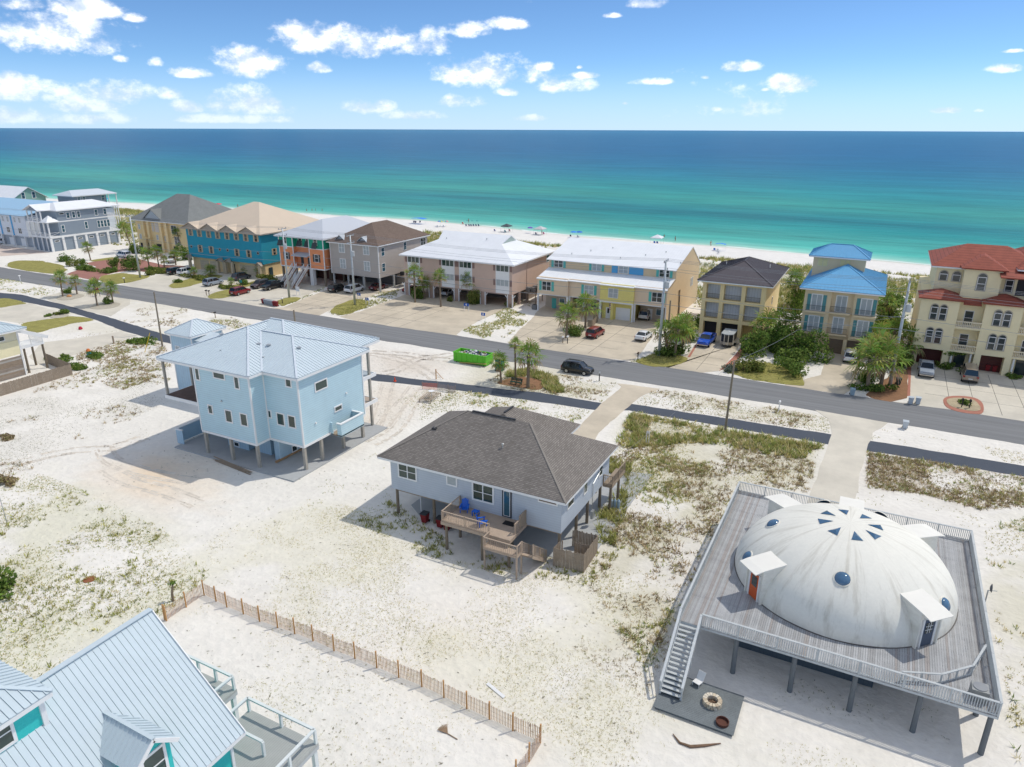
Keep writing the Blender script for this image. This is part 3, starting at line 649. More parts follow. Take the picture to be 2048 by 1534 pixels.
# ------------------------------------------------------------------ light blue house with the metal roof
def siding(name, rgb, per=.18, k=1., gr=.10): c = srgb(*rgb); return M(name, tuple(v * k for v in c), .75, var=.05, vs=.8, stripe=('Z', per), groove=gr, bump=.25, bs=9)
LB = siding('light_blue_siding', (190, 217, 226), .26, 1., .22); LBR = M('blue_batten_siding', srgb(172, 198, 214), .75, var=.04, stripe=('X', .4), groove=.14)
LROOF = M('pale_blue_metal_roof', srgb(196, 208, 214), .5, var=.04, vs=.6, metal=.0, spec=.5, island=.03); LCAP = M('pale_metal_cap', srgb(206, 214, 221), .5, metal=.0)
b = thing('house', (-62, 57, 0), 'pale blue three-storey stilt house with ribbed silver-blue metal roof', 'house')
slabm = M('grey_slab', srgb(170, 172, 172), .9, var=.07, bump=.2, bs=10)
sp_ = [(-71.3, 50.2), (-52.4, 50.2), (-52.4, 66.9), (-71.3, 66.9)]; addhard(sp_)
MB().prism(sp_, -.3, .15).build('slab', slabm, b)
MB().prism([(-66.6, 50.8), (-58, 50.8), (-58, 52.8), (-53, 52.8), (-53, 63.4), (-66.6, 63.4)], 3.1, 11.0).build('wall', LB, b)
MB().prism([(-66.65, 50.75), (-57.95, 50.75), (-57.95, 52.75), (-52.95, 52.75), (-52.95, 63.45), (-66.65, 63.45)], 2.85, 3.12).build('band_board', WHITE, b)
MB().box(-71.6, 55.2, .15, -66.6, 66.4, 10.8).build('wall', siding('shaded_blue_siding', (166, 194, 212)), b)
for (x, y) in ((-66.6, 50.8), (-58, 50.8), (-53, 52.8), (-53, 63.4)):
    MB().box(x - .12, y - .05, 3.1, x + .06, y + .12, 10.7).build('corner_board', WHITE, b)
MB().box(-58.02, 52.70, 3.1, -57.88, 52.82, 10.7).build('corner_board', WHITE, b)
MB().box(-71.68, 55.1, .15, -71.5, 55.28, 10.7).build('corner_board', WHITE, b)
pm = M('weathered_square_pile', srgb(168, 162, 152), .85, var=.15, vs=2, bump=.4)
for (x, y) in ((-66.4, 51), (-62.3, 51), (-58.2, 51), (-53.2, 53), (-53.2, 55.7), (-53.2, 59.4), (-53.2, 63), (-62.3, 57), (-58.2, 57), (-58, 63)): pile(b, x, y, 2.9, .16, True, pm)
# enclosed rooms between the piles
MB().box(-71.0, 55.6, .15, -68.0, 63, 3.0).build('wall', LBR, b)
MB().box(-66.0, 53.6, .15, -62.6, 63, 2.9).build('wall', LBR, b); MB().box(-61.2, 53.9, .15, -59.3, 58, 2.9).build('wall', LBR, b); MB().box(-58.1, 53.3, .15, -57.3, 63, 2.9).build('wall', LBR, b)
window(Fac('r', -57.3), b, 55.2, .5, 55.9, 1.1, rows=1, name='crawl_vent'); window(Fac('f', 53.6), b, -64.9, .35, -64.2, .8, rows=1, name='crawl_vent')
for u, z1_ in ((-67.3, 2.3),): Fac('f', 55.2).part('door', WHITE, b, u - .45, .2, u + .45, z1_, 0, .05)
# side enclosure by the slab
MB().box(-72.0, 51.3, .1, -71.9, 55, 1.9).box(-72.0, 51.25, .1, -70.9, 51.35, 1.9).build('screen_wall', LBR, b); MB().box(-72.06, 51.18, 1.9, -70.85, 51.42, 2.0).box(-72.06, 51.42, 1.9, -71.84, 55, 2.0).build('screen_cap', WHITE, b)
f1 = Fac('f', 50.8); f2_ = Fac('f', 52.8); fr = Fac('r', -53.0)
for q in ((370, 560, 408, 652), (520, 590, 610, 648), (690, 630, 732, 725), (478, 860, 515, 928), (617, 900, 675, 1000), (740, 928, 800, 1030)): win(f1, b, 9, *q, gm=GLASSG, rows=1, fw=.14)
for q in ((1112, 645, 1155, 710), (968, 905, 992, 960), (1040, 925, 1102, 1025), (1132, 945, 1192, 1045)): win(f2_, b, 9, *q, gm=GLASSG, rows=1, fw=.14)
for (u0, z0, u1, z1) in ((55.4, 8.7, 57.2, 9.6), (58.2, 5.3, 59.3, 5.75)): window(fr, b, u0, z0, u1, z1, gm=GLASSG, rows=1, fw=.14)
fl = Fac('f', 55.2); window(fl, b, -69.0, 8.0, -68.3, 9.5, gm=GLASSG, rows=1, fw=.12); window(fl, b, -69.2, 4.6, -68.3, 5.9, gm=GLASSG, rows=1, fw=.12)
for u, z in ((54.9, 5.1), (60.3, 6.9)): MB().tube((-53, u, z), (-52.85, u, z), .12).build('wall_vent', WHITE, b)
for u, z in ((-64.9, 6.1), (-62.6, 7.4)): MB().tube((u, 50.8, z), (u, 50.65, z), .1).build('wall_vent', METALG, b)
# porches
MB().box(-72.6, 51.2, 6.15, -66.6, 55.2, 6.25).build('porch_floor', M('stained_deck', srgb(96, 76, 66), .8, var=.2, stripe=('Y', .15)), b)
MB().box(-72.7, 51.1, 5.85, -66.66, 51.2, 6.25).box(-72.7, 51.2, 5.85, -72.6, 55.2, 6.25).build('porch_beam', WHITE, b)
for y in (51.4, 55.0): MB().box(-72.62, y - .12, 6.25, -72.38, y + .12, 10.7).build('porch_post', pm, b)
for z in (3.4, 6.9):
    MB().box(-58, 63.4, z - .05, -54.5, 67.6, z + .05).build('porch_floor', M('deck_boards_%d' % z, srgb(176, 160, 146) if z < 4 else srgb(168, 178, 186), .8, var=.15), b)
    MB().box(-54.5, 63.4, z - .35, -54.35, 67.75, z + .1).box(-58, 67.6, z - .35, -54.5, 67.75, z + .1).build('porch_beam', WHITE, b)
for x, y in ((-54.55, 66.6), (-57.8, 67.5)): pile(b, x, y, 10.6, .14, True, pm, name='porch_post')
# walled stair landing on the sunny side
MB().box(-53, 57.2, 2.8, -51.4, 61.2, 2.95).build('landing', WOODP, b)
MB().box(-51.55, 57.2, 2.75, -51.4, 61.2, 4.3).box(-53, 61.05, 2.75, -51.55, 61.2, 4.3).box(-52.0, 57.2, 2.75, -51.55, 57.35, 4.3).box(-53, 57.2, 2.75, -52.7, 57.35, 4.3).build('landing_wall', LB, b)
MB().box(-51.62, 57.12, 4.3, -51.34, 61.26, 4.42).box(-53, 60.98, 4.3, -51.62, 61.26, 4.42).box(-52.05, 57.12, 4.3, -51.62, 57.4, 4.42).build('landing_cap', WHITE, b)
# roof: long hip over the porch side, second hip towards the sunny side, rear hip behind
ze = 11.2
A, Bc, C_, D_, E_ = (-72.1, 50.4, ze), (-57.5, 50.4, ze), (-57.5, 52.3, ze), (-52.5, 52.3, ze), (-52.5, 64.5, ze)
R1 = (-64.8, 57.7, 14.0); V1 = (-63.6, 58.4, 13.54); A2 = (-58.6, 58.4, 13.54); K1 = (-64.8, 61.3, 14.2); K2 = (-62.8, 61.3, 14.2); F_ = (-54.0, 68.4, 11.25)
polys = [[A, Bc, R1], [Bc, C_, V1, (-63.6, 61.3, 13.54), (-64.8, 61.3, 14.0), R1], [C_, D_, A2, V1], [D_, E_, A2], [E_, (-57.5, 64.5, ze), V1, A2],
         [(-54, 60, 11.25), F_, K2, (-60.34, 58.84, 13.375)], [A, R1, (-64.8, 62, 14.0), (-72.1, 68.4, ze)], [(-72.1, 68.4, ze), (-64.8, 61.3, 14.0), K2, F_], [K1, K2, (-60.34, 58.84, 13.38), (-60.34, 58.4, 13.233), (-64.8, 58.4, 13.233)]]
r_ = roof(b, polys, LROOF, .12, .42)
caps(b, [(A, R1), (Bc, R1), (D_, A2), (E_, A2), (A2, V1), (K1, K2), (K2, F_), (K2, (-60.34, 58.84, 13.38)), (R1, (-64.8, 61.3, 14.05)), (C_, V1)], LCAP, .22, .05, r_, .08)
mb = MB()
for a_, c_ in ((A, Bc), (Bc, C_), (C_, D_), (D_, E_), ((-54, 64.5, 11.2), F_)): mb.beam(Vector(a_) - Vector((0, 0, .2)), Vector(c_) - Vector((0, 0, .2)), .05, .25)
mb.build('fascia', WHITE, b)
MB().prism([(-72.0, 50.5), (-57.6, 50.5), (-57.6, 52.4), (-52.6, 52.4), (-52.6, 64.4), (-54.1, 64.5), (-54.1, 68.3), (-72.0, 68.3)], ze - .3, ze - .25).build('soffit', WHITE, b)
vents(b, [(-67.0, 55.6, 13.15), (-61.6, 56.0, 12.6), (-60.2, 56.2, 12.6), (-56.4, 57.0, 12.6)], r=.17, h=.22); vents(b, [(-64.6, 53.2, 12.2), (-59.2, 54.3, 11.9)], r=.06, h=.15)
# tower with its own little hip roof beside the blue house
tw = (-86.6, -81.4, 62.4, 68.6)
MB().box(tw[0] + .5, tw[2] + .5, 0, tw[1] - .5, tw[3] - .5, 9.2).build('stair_tower', M('tower_siding', srgb(178, 202, 216), .75, stripe=('X', .45), groove=.14), b)
pol, sg = hip(tw[0], tw[1], tw[2], tw[3], 9.3, 10.75, (-84, 65.2), (-84, 65.9)); rt = roof(b, pol, LROOF, .1, .45, name='tower_roof'); caps(b, sg, LCAP, .2, .05, rt, .07); eaves(b, *tw, 9.3)
for (x, y) in ((-86.1, 62.9), (-81.9, 62.9), (-81.9, 68.1)): MB().box(x - .08, y - .06, 0, x + .06, y + .08, 9.1).build('corner_board', WHITE, b)
window(Fac('f', 62.9), b, -85.3, 6.3, -84.6, 7.4, gm=BLIND, rows=1); addhard([(-86.1, 62.9), (-81.9, 62.9), (-81.9, 68.1), (-86.1, 68.1)])
MB().box(-81.9, 63.6, 6.0, -71.6, 65.6, 6.4).build('link_bridge', WHITE, b)
MB().slab([(-82, 63.2, 8.6), (-71.6, 63.2, 8.6), (-71.6, 66, 9.2), (-82, 66, 9.2)], .12).build('link_roof', LROOF, b)
# ------------------------------------------------------------------ grey shingled house in the middle
def shingle(name, rgb, k=.45):
    m = M(name, srgb(*rgb), .95, var=.10, vs=.6, bump=.5, bs=7, fine=.05, spec=.15); t = m.node_tree
    bk = t.nodes.new('ShaderNodeTexBrick'); g = [q for q in t.nodes if q.type == 'NEW_GEOMETRY'][0]
    cx = t.nodes.new('ShaderNodeSeparateXYZ'); t.links.new(g.outputs['Position'], cx.inputs[0]); ad = t.nodes.new('ShaderNodeMath'); ad.operation = 'ADD'; t.links.new(cx.outputs[0], ad.inputs[0]); t.links.new(cx.outputs[1], ad.inputs[1])
    cm = t.nodes.new('ShaderNodeCombineXYZ'); t.links.new(ad.outputs[0], cm.inputs[0]); t.links.new(cx.outputs[2], cm.inputs[1]); t.links.new(cm.outputs[0], bk.inputs[0])
    bk.inputs['Scale'].default_value = 1; bk.inputs['Brick Width'].default_value = .34; bk.inputs['Row Height'].default_value = .085; bk.inputs['Mortar Size'].default_value = .02
    bk.inputs['Color1'].default_value = (1.15, 1.15, 1.15, 1); bk.inputs['Color2'].default_value = (.55, .55, .55, 1); bk.inputs['Mortar'].default_value = (.45, .45, .45, 1); bk.inputs['Bias'].default_value = -.1
    b_ = t.nodes['Principled BSDF']; src = b_.inputs['Base Color'].links[0].from_socket; mx = t.nodes.new('ShaderNodeMix'); mx.data_type = 'RGBA'; mx.blend_type = 'MULTIPLY'; mx.inputs[0].default_value = k
    t.links.new(src, mx.inputs[6]); t.links.new(bk.outputs[0], mx.inputs[7]); t.links.new(mx.outputs[2], b_.inputs['Base Color']); return m
SHG = shingle('grey_brown_shingles', (140, 133, 126), .7); GS = siding('grey_lap_siding', (186, 194, 203), .24, 1., .16); 
m_ = thing('house', (-30, 56, 0), 'low grey stilt house with brown-grey shingle hip roof and rear deck', 'house')
sp_ = [(-38.8, 50.1), (-20.6, 50.1), (-20.6, 66), (-38.8, 66)]; addhard([(-38.8, 51.5), (-20.6, 50.1), (-20.6, 68), (-38.8, 68)])
MB().prism([(-38.3, 52), (-36, 50.4), (-20.6, 50.1), (-18.6, 53), (-18.6, 70), (-38.3, 66)], -.3, .06).build('slab', slabm, m_)
MB().box(-39, 49.9, 2.8, -20.9, 61.9, 6.05).build('wall', GS, m_); MB().box(-35.9, 61.9, 2.8, -26.3, 65.3, 6.05).build('wall', GS, m_)
pol, sg = hip(-40.2, -20.3, 49.4, 62.6, 6.2, 9.85, (-33.7, 55.9), (-26.9, 55.9))
r_ = roof(m_, pol, SHG, .18); caps(m_, [(pol[0][0], pol[0][3]), (pol[0][1], pol[0][2])], M('pale_hip_shingle', srgb(138, 131, 123), .95), .2, .03, r_, .01)
MB().beam((-33.2, 55.9, 9.93), (-28.4, 55.9, 9.93), .22, .07).build('ridge_vent', BLACKM, r_)
pol, sg = hip(-36.5, -25.7, 56.0, 65.9, 6.22, 9.1, (-31.1, 58.5), (-31.1, 60.6)); r2 = roof(m_, pol, SHG, .18, name='wing_roof')
MB().beam((-31.1, 58.6, 9.18), (-31.1, 60.5, 9.18), .22, .07).build('ridge_vent', BLACKM, r2)
eaves(m_, -40.2, -20.3, 49.4, 62.6, 6.2); eaves(m_, -36.5, -25.7, 62.65, 65.9, 6.22)
f = Fac('f', 49.9); fr = Fac('r', -20.9)
win(f, m_, 10, 290, 545, 418, 672, cols=2, gm=GLASSG, fw=.14); win(f, m_, 10, 652, 638, 717, 712, gm=BLIND, fw=.13, rows=1); win(f, m_, 10, 845, 690, 988, 842, cols=2, gm=GLASSG, fw=.16)
d0 = f.uv(10, 1060, 735); d1 = f.uv(10, 1130, 905)
dr = f.part('door', M('charcoal_door', (.045, .05, .06), .5), m_, d0[0], 3.02, d1[0], d0[1], 0, .06); f.part('door_pane', GLASSB, dr, d0[0] + .2, 3.2, d1[0] - .2, d0[1] - .15, .06, .08); f.part('door_trim', WHITE, dr, d0[0] + .14, 3.14, d1[0] - .14, d0[1] - .1, .06, .07)
a = f.uv(10, 1335, 800); c = f.uv(10, 1470, 850); f.part('transom', WHITE, m_, a[0] - .1, a[1] - .42, c[0] + .05, a[1] + .02, 0, .07)
lv = f.part('louvre', M('brown_louvre', srgb(110, 92, 78), .8, stripe=('Z', .05), groove=.5), m_, a[0], a[1] - .26, c[0] - .08, a[1] - .1, .07, .085)
for (u0, z0, u1, z1) in ((51.2, 4.6, 52.5, 5.5), (55.0, 4.2, 55.8, 5.5), (59.0, 4.2, 59.8, 5.5)): window(fr, m_, u0, z0, u1, z1, gm=GLASSG, rows=1, fw=.1)
MB().path([(-20.8, 57.2, .6), (-20.8, 57.2, 4.3), (-20.8, 58.6, 4.7), (-20.8, 59.9, 4.9)], .035, 6).build('service_conduit', METALG, m_); MB().box(-20.7, 56.5, .9, -20.45, 57.0, 1.7).build('meter_box', METALG, m_)
for (x, y) in ((-38.6, 50.2), (-34.3, 50.2), (-30.2, 50.3), (-25.9, 50.3), (-21.2, 50.3), (-21.2, 54.2), (-21.2, 57), (-21.2, 60.4), (-38.6, 54.5), (-38.6, 58.8), (-38.6, 62), (-34.3, 54.5), (-30, 54.5), (-25.9, 54.5), (-34.3, 58.8), (-25.9, 58.8), (-26.9, 66), (-36, 66)): pile(m_, x, y, 2.85, .15)
for y in (50.3, 54.5, 58.8): MB().box(-38.8, y - .1, 2.5, -21, y + .1, 2.8).build('girder', WOODP, m_)
MB().tube((-36.7, 51.4, 0), (-36.7, 51.4, 2.8), .06).build('drain_pipe', WHITE, m_)
vents(m_, [(-28.3, 53.0, 8.3)], METALG, .08, .22); MB().box(-36.3, 53.2, 8.0, -35.8, 53.7, 8.5).build('roof_vent', BLACKM, m_)
# side deck at the street end
MB().box(-20.9, 60.2, 2.6, -19.9, 64.2, 2.85).build('deck', WOODP, m_); railing(m_, (-19.95, 60.3, 2.85), (-19.95, 64.1, 2.85), mat=WOODP); railing(m_, (-20.85, 60.3, 2.85), (-19.95, 60.3, 2.85), mat=WOODP)
for y in (60.4, 62.8): pile(m_, -20.1, y, 2.7, .14)
# rear deck with its landing and stair
DECKW = M('tan_deck_boards', srgb(172, 154, 136), .85, var=.12, vs=1.5, bump=.4, bs=15, island=.12); dk = MB()
deck = MB().box(-31.2, 46.6, 2.62, -24.2, 46.75, 2.92).box(-31.2, 46.75, 2.62, -31.05, 49.9, 2.92).box(-24.35, 46.75, 2.62, -24.2, 49.9, 2.92).box(-31.05, 48.2, 2.62, -24.35, 48.3, 2.88).build('deck_frame', DECKW, m_)
for i in range(22):
    y = 46.62 + i * .149; MB().box(-31.2, y, 2.92, -24.2, y + .14, 2.96).build('deck_board', DECKW, deck)
for (x, y) in ((-30.8, 46.9), (-27.1, 46.9), (-24.5, 47.0), (-30.8, 49.2), (-27.1, 49.2)): pile(m_, x, y, 2.65, .14)
railing(m_, (-31.1, 46.7, 2.96), (-26.3, 46.7, 2.96), mat=DECKW, post=2.4); railing(m_, (-31.1, 49.8, 2.96), (-31.1, 46.7, 2.96), mat=DECKW, post=3); railing(m_, (-24.3, 47.7, 2.96), (-24.3, 49.2, 2.96), mat=DECKW, post=1.5)
MB().box(-24.36, 48.6, 2.9, -24.24, 49.85, 4.3).build('screen_panel', M('screen_boards', srgb(158, 142, 124), .85, stripe=('Y', .14), groove=.4, var=.15), m_)
MB().box(-26.3, 45.6, 2.1, -23.0, 46.6, 2.25).build('landing', DECKW, m_)
for i in range(3): MB().box(-26.2, 46.62 + i * .05, 2.25 + i * .17, -24.4, 46.9 + i * .25, 2.42 + i * .17).build('tread', DECKW, m_)
railing(m_, (-26.25, 45.65, 2.25), (-23.05, 45.65, 2.25), mat=DECKW, post=3.2); railing(m_, (-26.25, 46.6, 2.25), (-26.25, 45.65, 2.25), mat=DECKW, post=1.2); railing(m_, (-23.05, 45.65, 2.25), (-23.05, 46.4, 2.25), mat=DECKW, post=1.0)
for (x, y) in ((-26.2, 45.7), (-23.1, 45.7), (-23.1, 46.6)): pile(m_, x, y, 2.2, .06, True, DECKW, name='deck_post')
stairs(m_, -23.05, -22.0, 46.5, 2.2, 49.3, .1, DECKW, 11); railing(m_, (-22.0, 46.6, 2.2), (-22.0, 49.3, .15), mat=DECKW, post=1.4, name='stair_railing'); railing(m_, (-23.05, 46.6, 2.2), (-23.05, 49.3, .15), mat=DECKW, post=1.4, name='stair_railing')
# outdoor shower fence
OLDW = M('old_fence_boards', srgb(148, 134, 118), .9, var=.2, vs=3, bump=.5, bs=15, island=.25)
sh = thing('shower_enclosure', (-19.8, 50.8, 0), 'weathered vertical-board outdoor shower enclosure beside grey stilt house', 'enclosure')
def boards(root, p0, p1, h, mat, wd=.14, jit=.08, th=.025, z0=0., name='board', maxn=300):
    p0, p1 = Vector((*p0, 0)), Vector((*p1, 0)); d = p1 - p0; L_ = d.length; n = max(1, int(L_ / wd)); d.normalize(); nrm = Vector((-d.y, d.x, 0))
    for i in range(n):
        a = p0 + d * (i * L_ / n + .008); c = p0 + d * ((i + 1) * L_ / n - .008); hh = h + random.uniform(-jit, jit); o = nrm * random.uniform(-.015, .015); m0 = MB()
        q = [a + o - nrm * th / 2, c + o - nrm * th / 2, c + o + nrm * th / 2, a + o + nrm * th / 2]
        m0.add([(v.x, v.y, z0) for v in q] + [(v.x, v.y, z0 + hh) for v in q], [(3, 2, 1, 0), (4, 5, 6, 7), (0, 1, 5, 4), (1, 2, 6, 5), (2, 3, 7, 6), (3, 0, 4, 7)]); m0.build(name, mat, root)
boards(sh, (-21.2, 49.0), (-18.4, 49.2), 1.85, OLDW); boards(sh, (-18.4, 49.2), (-18.5, 52.8), 1.85, OLDW); boards(sh, (-18.5, 52.8), (-20.9, 52.6), 1.75, OLDW); boards(sh, (-21.2, 49.0), (-21.1, 50.4), 1.85, OLDW); boards(sh, (-20.0, 50.9), (-18.6, 50.9), 1.7, OLDW)
for p_ in ((-21.15, 49.1), (-18.45, 49.3), (-18.55, 52.7), (-21.0, 50.5)): MB().box(p_[0] - .05, p_[1] - .05, -.2, p_[0] + .05, p_[1] + .05, 1.75).build('post', OLDW, sh)
addhard([(-21.2, 49), (-18.4, 49.2), (-18.5, 52.8), (-21, 52.6)])
# ------------------------------------------------------------------ dome house on its square deck
DZ = 3.2; DC = (1.2, 53.4); DR = 7.85; DH = 5.0
DOME = M('dome_shell', srgb(228, 225, 214), .75, var=.05, vs=.35, bump=.15, bs=5, fine=.03)
def dome_streaks(m):
    """mildew streaks running down the shell from the crown"""
    t = m.node_tree; b_ = t.nodes['Principled BSDF']; src = b_.inputs['Base Color'].links[0].from_socket; g = [q for q in t.nodes if q.type == 'NEW_GEOMETRY'][0]
    sp = t.nodes.new('ShaderNodeSeparateXYZ'); t.links.new(g.outputs['Position'], sp.inputs[0])
    def mth(op, a, b2):
        n = t.nodes.new('ShaderNodeMath'); n.operation = op
        for i, v in enumerate((a, b2)):
            if isinstance(v, (int, float)): n.inputs[i].default_value = v
            else: t.links.new(v, n.inputs[i])
        return n.outputs[0]
    an = mth('ARCTAN2', mth('SUBTRACT', sp.outputs[1], DC[1]), mth('SUBTRACT', sp.outputs[0], DC[0]))
    cb = t.nodes.new('ShaderNodeCombineXYZ'); t.links.new(mth('MULTIPLY', an, 9.), cb.inputs[0]); t.links.new(mth('MULTIPLY', sp.outputs[2], .35), cb.inputs[1])
    n = t.nodes.new('ShaderNodeTexNoise'); n.inputs['Scale'].default_value = 1.; n.inputs['Detail'].default_value = 8; n.inputs['Roughness'].default_value = .7; t.links.new(cb.outputs[0], n.inputs[0])
    r = t.nodes.new('ShaderNodeMapRange'); t.links.new(n.outputs[0], r.inputs[0]); r.inputs[1].default_value = .50; r.inputs[2].default_value = .78; r.inputs[3].default_value = 0; r.inputs[4].default_value = .75
    mx = t.nodes.new('ShaderNodeMix'); mx.data_type = 'RGBA'; t.links.new(r.outputs[0], mx.inputs[0]); t.links.new(src, mx.inputs[6]); mx.inputs[7].default_value = (*srgb(166, 158, 140), 1); t.links.new(mx.outputs[2], b_.inputs['Base Color'])
dome_streaks(DOME)
GD = M('grey_painted_rail', srgb(186, 190, 190), .8, var=.10, vs=1.5, bump=.3, bs=12)
n_ = thing('dome_house', (DC[0], DC[1], 0), 'white dome house on a square railed grey deck', 'dome house')
X0, X1, Y0, Y1 = -8.6, 10.6, 42.7, 64.4
addhard([(-4.9, 46), (8, 46), (8, 62), (-4.9, 62)])
MB().box(X0, Y0, DZ - .2, X1, Y0 + .08, DZ - .03).box(X0, Y1 - .08, DZ - .2, X1, Y1, DZ - .03).box(X0, Y0 + .08, DZ - .2, X0 + .08, Y1 - .08, DZ - .03).box(X1 - .08, Y0 + .08, DZ - .2, X1, Y1 - .08, DZ - .03).build('rim_joist', GD, n_)
df = MB()
for i in range(1, 12): df.box(X0 + .1, Y0 + i * 1.8 - .05, DZ - .18, X1 - .1, Y0 + i * 1.8 + .05, DZ - .04)
df = df.build('joists', GREYW, n_)
npl = 132; pw = (X1 - X0) / npl; pms = [M('deck_plank_%s' % k_, srgb(*c_), .85, var=.16, vs=.9, bump=.35, bs=14, fine=.10) for k_, c_ in (('silver', (162, 163, 164)), ('grey', (154, 154, 154)), ('brown', (154, 149, 146)), ('pale', (170, 171, 172)))]
me_p = []
for mt in pms:
    q = MB().box(0, 0, 0, pw - .014, Y1 - Y0, .035); o = q.build('deck_plank', mt); me_p.append(o.data); bpy.data.objects.remove(o)
for i in range(npl):
    o = bpy.data.objects.new('deck_plank', me_p[random.choice((0, 0, 1, 1, 2, 3, 3))]); COL.objects.link(o); o.parent = n_
    o.location = Vector((X0 + i * pw, Y0, DZ - .035)) - ORG[n_.name]
addhard([]) if False else None
# rails round the deck
railing(n_, (X0 + 1.55, Y0 + .05, DZ), (X1 - .05, Y0 + .05, DZ), 1.0, GD, .14, .045, .16, 2.4); railing(n_, (X1 - .05, Y0 + .05, DZ), (X1 - .05, Y1 - .05, DZ), 1.0, GD, .14, .045, .16, 2.4)
railing(n_, (X0 + .05, Y1 - .05, DZ), (X1 - .05, Y1 - .05, DZ), 1.0, GD, .14, .045, .16, 2.4); railing(n_, (X0 + .05, Y0 + .05, DZ), (X0 + .05, Y1 - .05, DZ), 1.0, GD, .14, .045, .16, 2.4)
railing(n_, (7.6, 44.2, DZ), (9.4, 46.0, DZ), .75, GD, .6, .05, .14, 1.3); railing(n_, (9.4, 46.0, DZ), (10.3, 48.6, DZ), .75, GD, .6, .05, .14, 1.4); railing(n_, (7.6, 44.2, DZ), (5.4, 43.3, DZ), .75, GD, .6, .05, .14, 1.3)
postm = M('grey_round_pile', srgb(110, 114, 116), .85, var=.12, bump=.3)
for x in (-4.6, -.8, 2.9, 6.6, 10.3):
    pile(n_, x, 42.95, DZ - .3, .17, mat=postm)
    for y in (46.4, 53.5, 62): 
        if not (-4.9 < x < 8 and 46 < y < 62) : pile(n_, x, y, DZ - .3, .17, mat=postm)
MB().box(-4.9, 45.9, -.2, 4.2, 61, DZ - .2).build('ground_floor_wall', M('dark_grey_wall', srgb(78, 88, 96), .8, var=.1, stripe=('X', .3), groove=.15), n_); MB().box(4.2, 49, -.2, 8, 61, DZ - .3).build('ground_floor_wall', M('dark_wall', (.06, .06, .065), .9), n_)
# shell: gores with faint seams
def dsurf(th, ph, e=0.):   # ph 0 at base, pi/2 at the crown
    return Vector((DC[0] + (DR + e) * math.cos(ph) * math.cos(th), DC[1] + (DR + e) * math.cos(ph) * math.sin(th), DZ + (DH + e) * math.sin(ph)))
mb = MB(); NT, NP = 96, 24; vs = []; fs = []
for j in range(NP):
    ph = math.pi / 2 * (j / NP)
    for i in range(NT):
        th = 2 * math.pi * i / NT; gore = .014 * math.cos(th * 12) * math.cos(ph); vs.append(dsurf(th, ph, gore))
vs.append(Vector((DC[0], DC[1], DZ + DH))); 
for j in range(NP - 1):
    for i in range(NT): fs.append((j * NT + i, j * NT + (i + 1) % NT, (j + 1) * NT + (i + 1) % NT, (j + 1) * NT + i))
for i in range(NT): fs.append(((NP - 1) * NT + i, (NP - 1) * NT + (i + 1) % NT, NP * NT))
shell = mb.add(vs, fs).build('dome', DOME, n_, True)
MB().lathe((*DC, DZ), [(DR + .0, -.03), (DR + .06, 0), (DR + .06, .04), (DR + .0, .05)], 96).build('base_flashing', M('dark_flashing', (.12, .11, .10), .7), n_)
# crown plate with eight triangular skylights
SKYL = M('blue_acrylic', (.06, .14, .24), .12, var=.2, spec=.7)
for i in range(8):
    th = 2 * math.pi * (i + .35) / 8
    def sp2(a, r_, e): 
        ph = math.acos(min(1, r_ / DR)); return dsurf(a, ph, e)
    tip = sp2(th, 1.2, .04); L1, L2 = sp2(th - .18, 2.25, .04), sp2(th + .18, 2.25, .04)
    mbk = MB(); cen = (tip + L1 + L2) / 3; topv = cen + Vector((0, 0, .14)); mbk.add([tip, L1, L2, topv], [(0, 1, 3), (1, 2, 3), (2, 0, 3), (2, 1, 0)]); mbk.build('skylight', SKYL, shell)
def dome_hit(px, py):
    d = ray(px, py); o = Vector((0, 0, CAMH)); c = Vector((*DC, DZ)); S = Vector((1 / DR, 1 / DR, 1 / DH))
    oo = Vector(((o.x - c.x) * S.x, (o.y - c.y) * S.y, (o.z - c.z) * S.z)); dd = Vector((d.x * S.x, d.y * S.y, d.z * S.z))
    a = dd.dot(dd); b2 = 2 * oo.dot(dd); c2 = oo.dot(oo) - 1; t = (-b2 - math.sqrt(b2 * b2 - 4 * a * c2)) / (2 * a); p = o + d * t
    n = Vector(((p.x - c.x) * S.x ** 2, (p.y - c.y) * S.y ** 2, (p.z - c.z) * S.z ** 2)).normalized(); return p, n
def bubble(p, n, r=.52):
    a = n.orthogonal().normalized(); b2 = n.cross(a); mbk = MB(); vs = []; NS = 16
    for rr, hh in ((1, .0), (.96, .1), (.8, .22), (.5, .32)):
        for i in range(NS): t = 2 * math.pi * i / NS; vs.append(p + (a * math.cos(t) + b2 * math.sin(t)) * r * rr + n * hh * r * 1.5)
    vs.append(p + n * r * .55); fs = [(j * NS + i, j * NS + (i + 1) % NS, (j + 1) * NS + (i + 1) % NS, (j + 1) * NS + i) for j in range(3) for i in range(NS)] + [(3 * NS + i, 3 * NS + (i + 1) % NS, 4 * NS) for i in range(NS)]
    bw = mbk.add(vs, fs).build('bubble_window', SKYL, shell, True)
    q = MB(); vs = []
    for rr, hh in ((1.16, -.05), (1.14, .05), (1.0, .06)):
        for i in range(NS): t = 2 * math.pi * i / NS; vs.append(p + (a * math.cos(t) + b2 * math.sin(t)) * r * rr + n * hh)
    q.add(vs, [(j * NS + i, j * NS + (i + 1) % NS, (j + 1) * NS + (i + 1) % NS, (j + 1) * NS + i) for j in range(2) for i in range(NS)]).build('window_ring', DOME, bw)
for (x, y, r) in ((590, 485, .5), (725, 308, .5), (1090, 598, .52), (1628, 735, .5)): p, n = dome_hit(*P(11, x, y)); bubble(p, n, r)
for th in (90, 45): p = dsurf(math.radians(th + 22), .75); bubble(p, (p - Vector((*DC, DZ))).normalized(), .5)
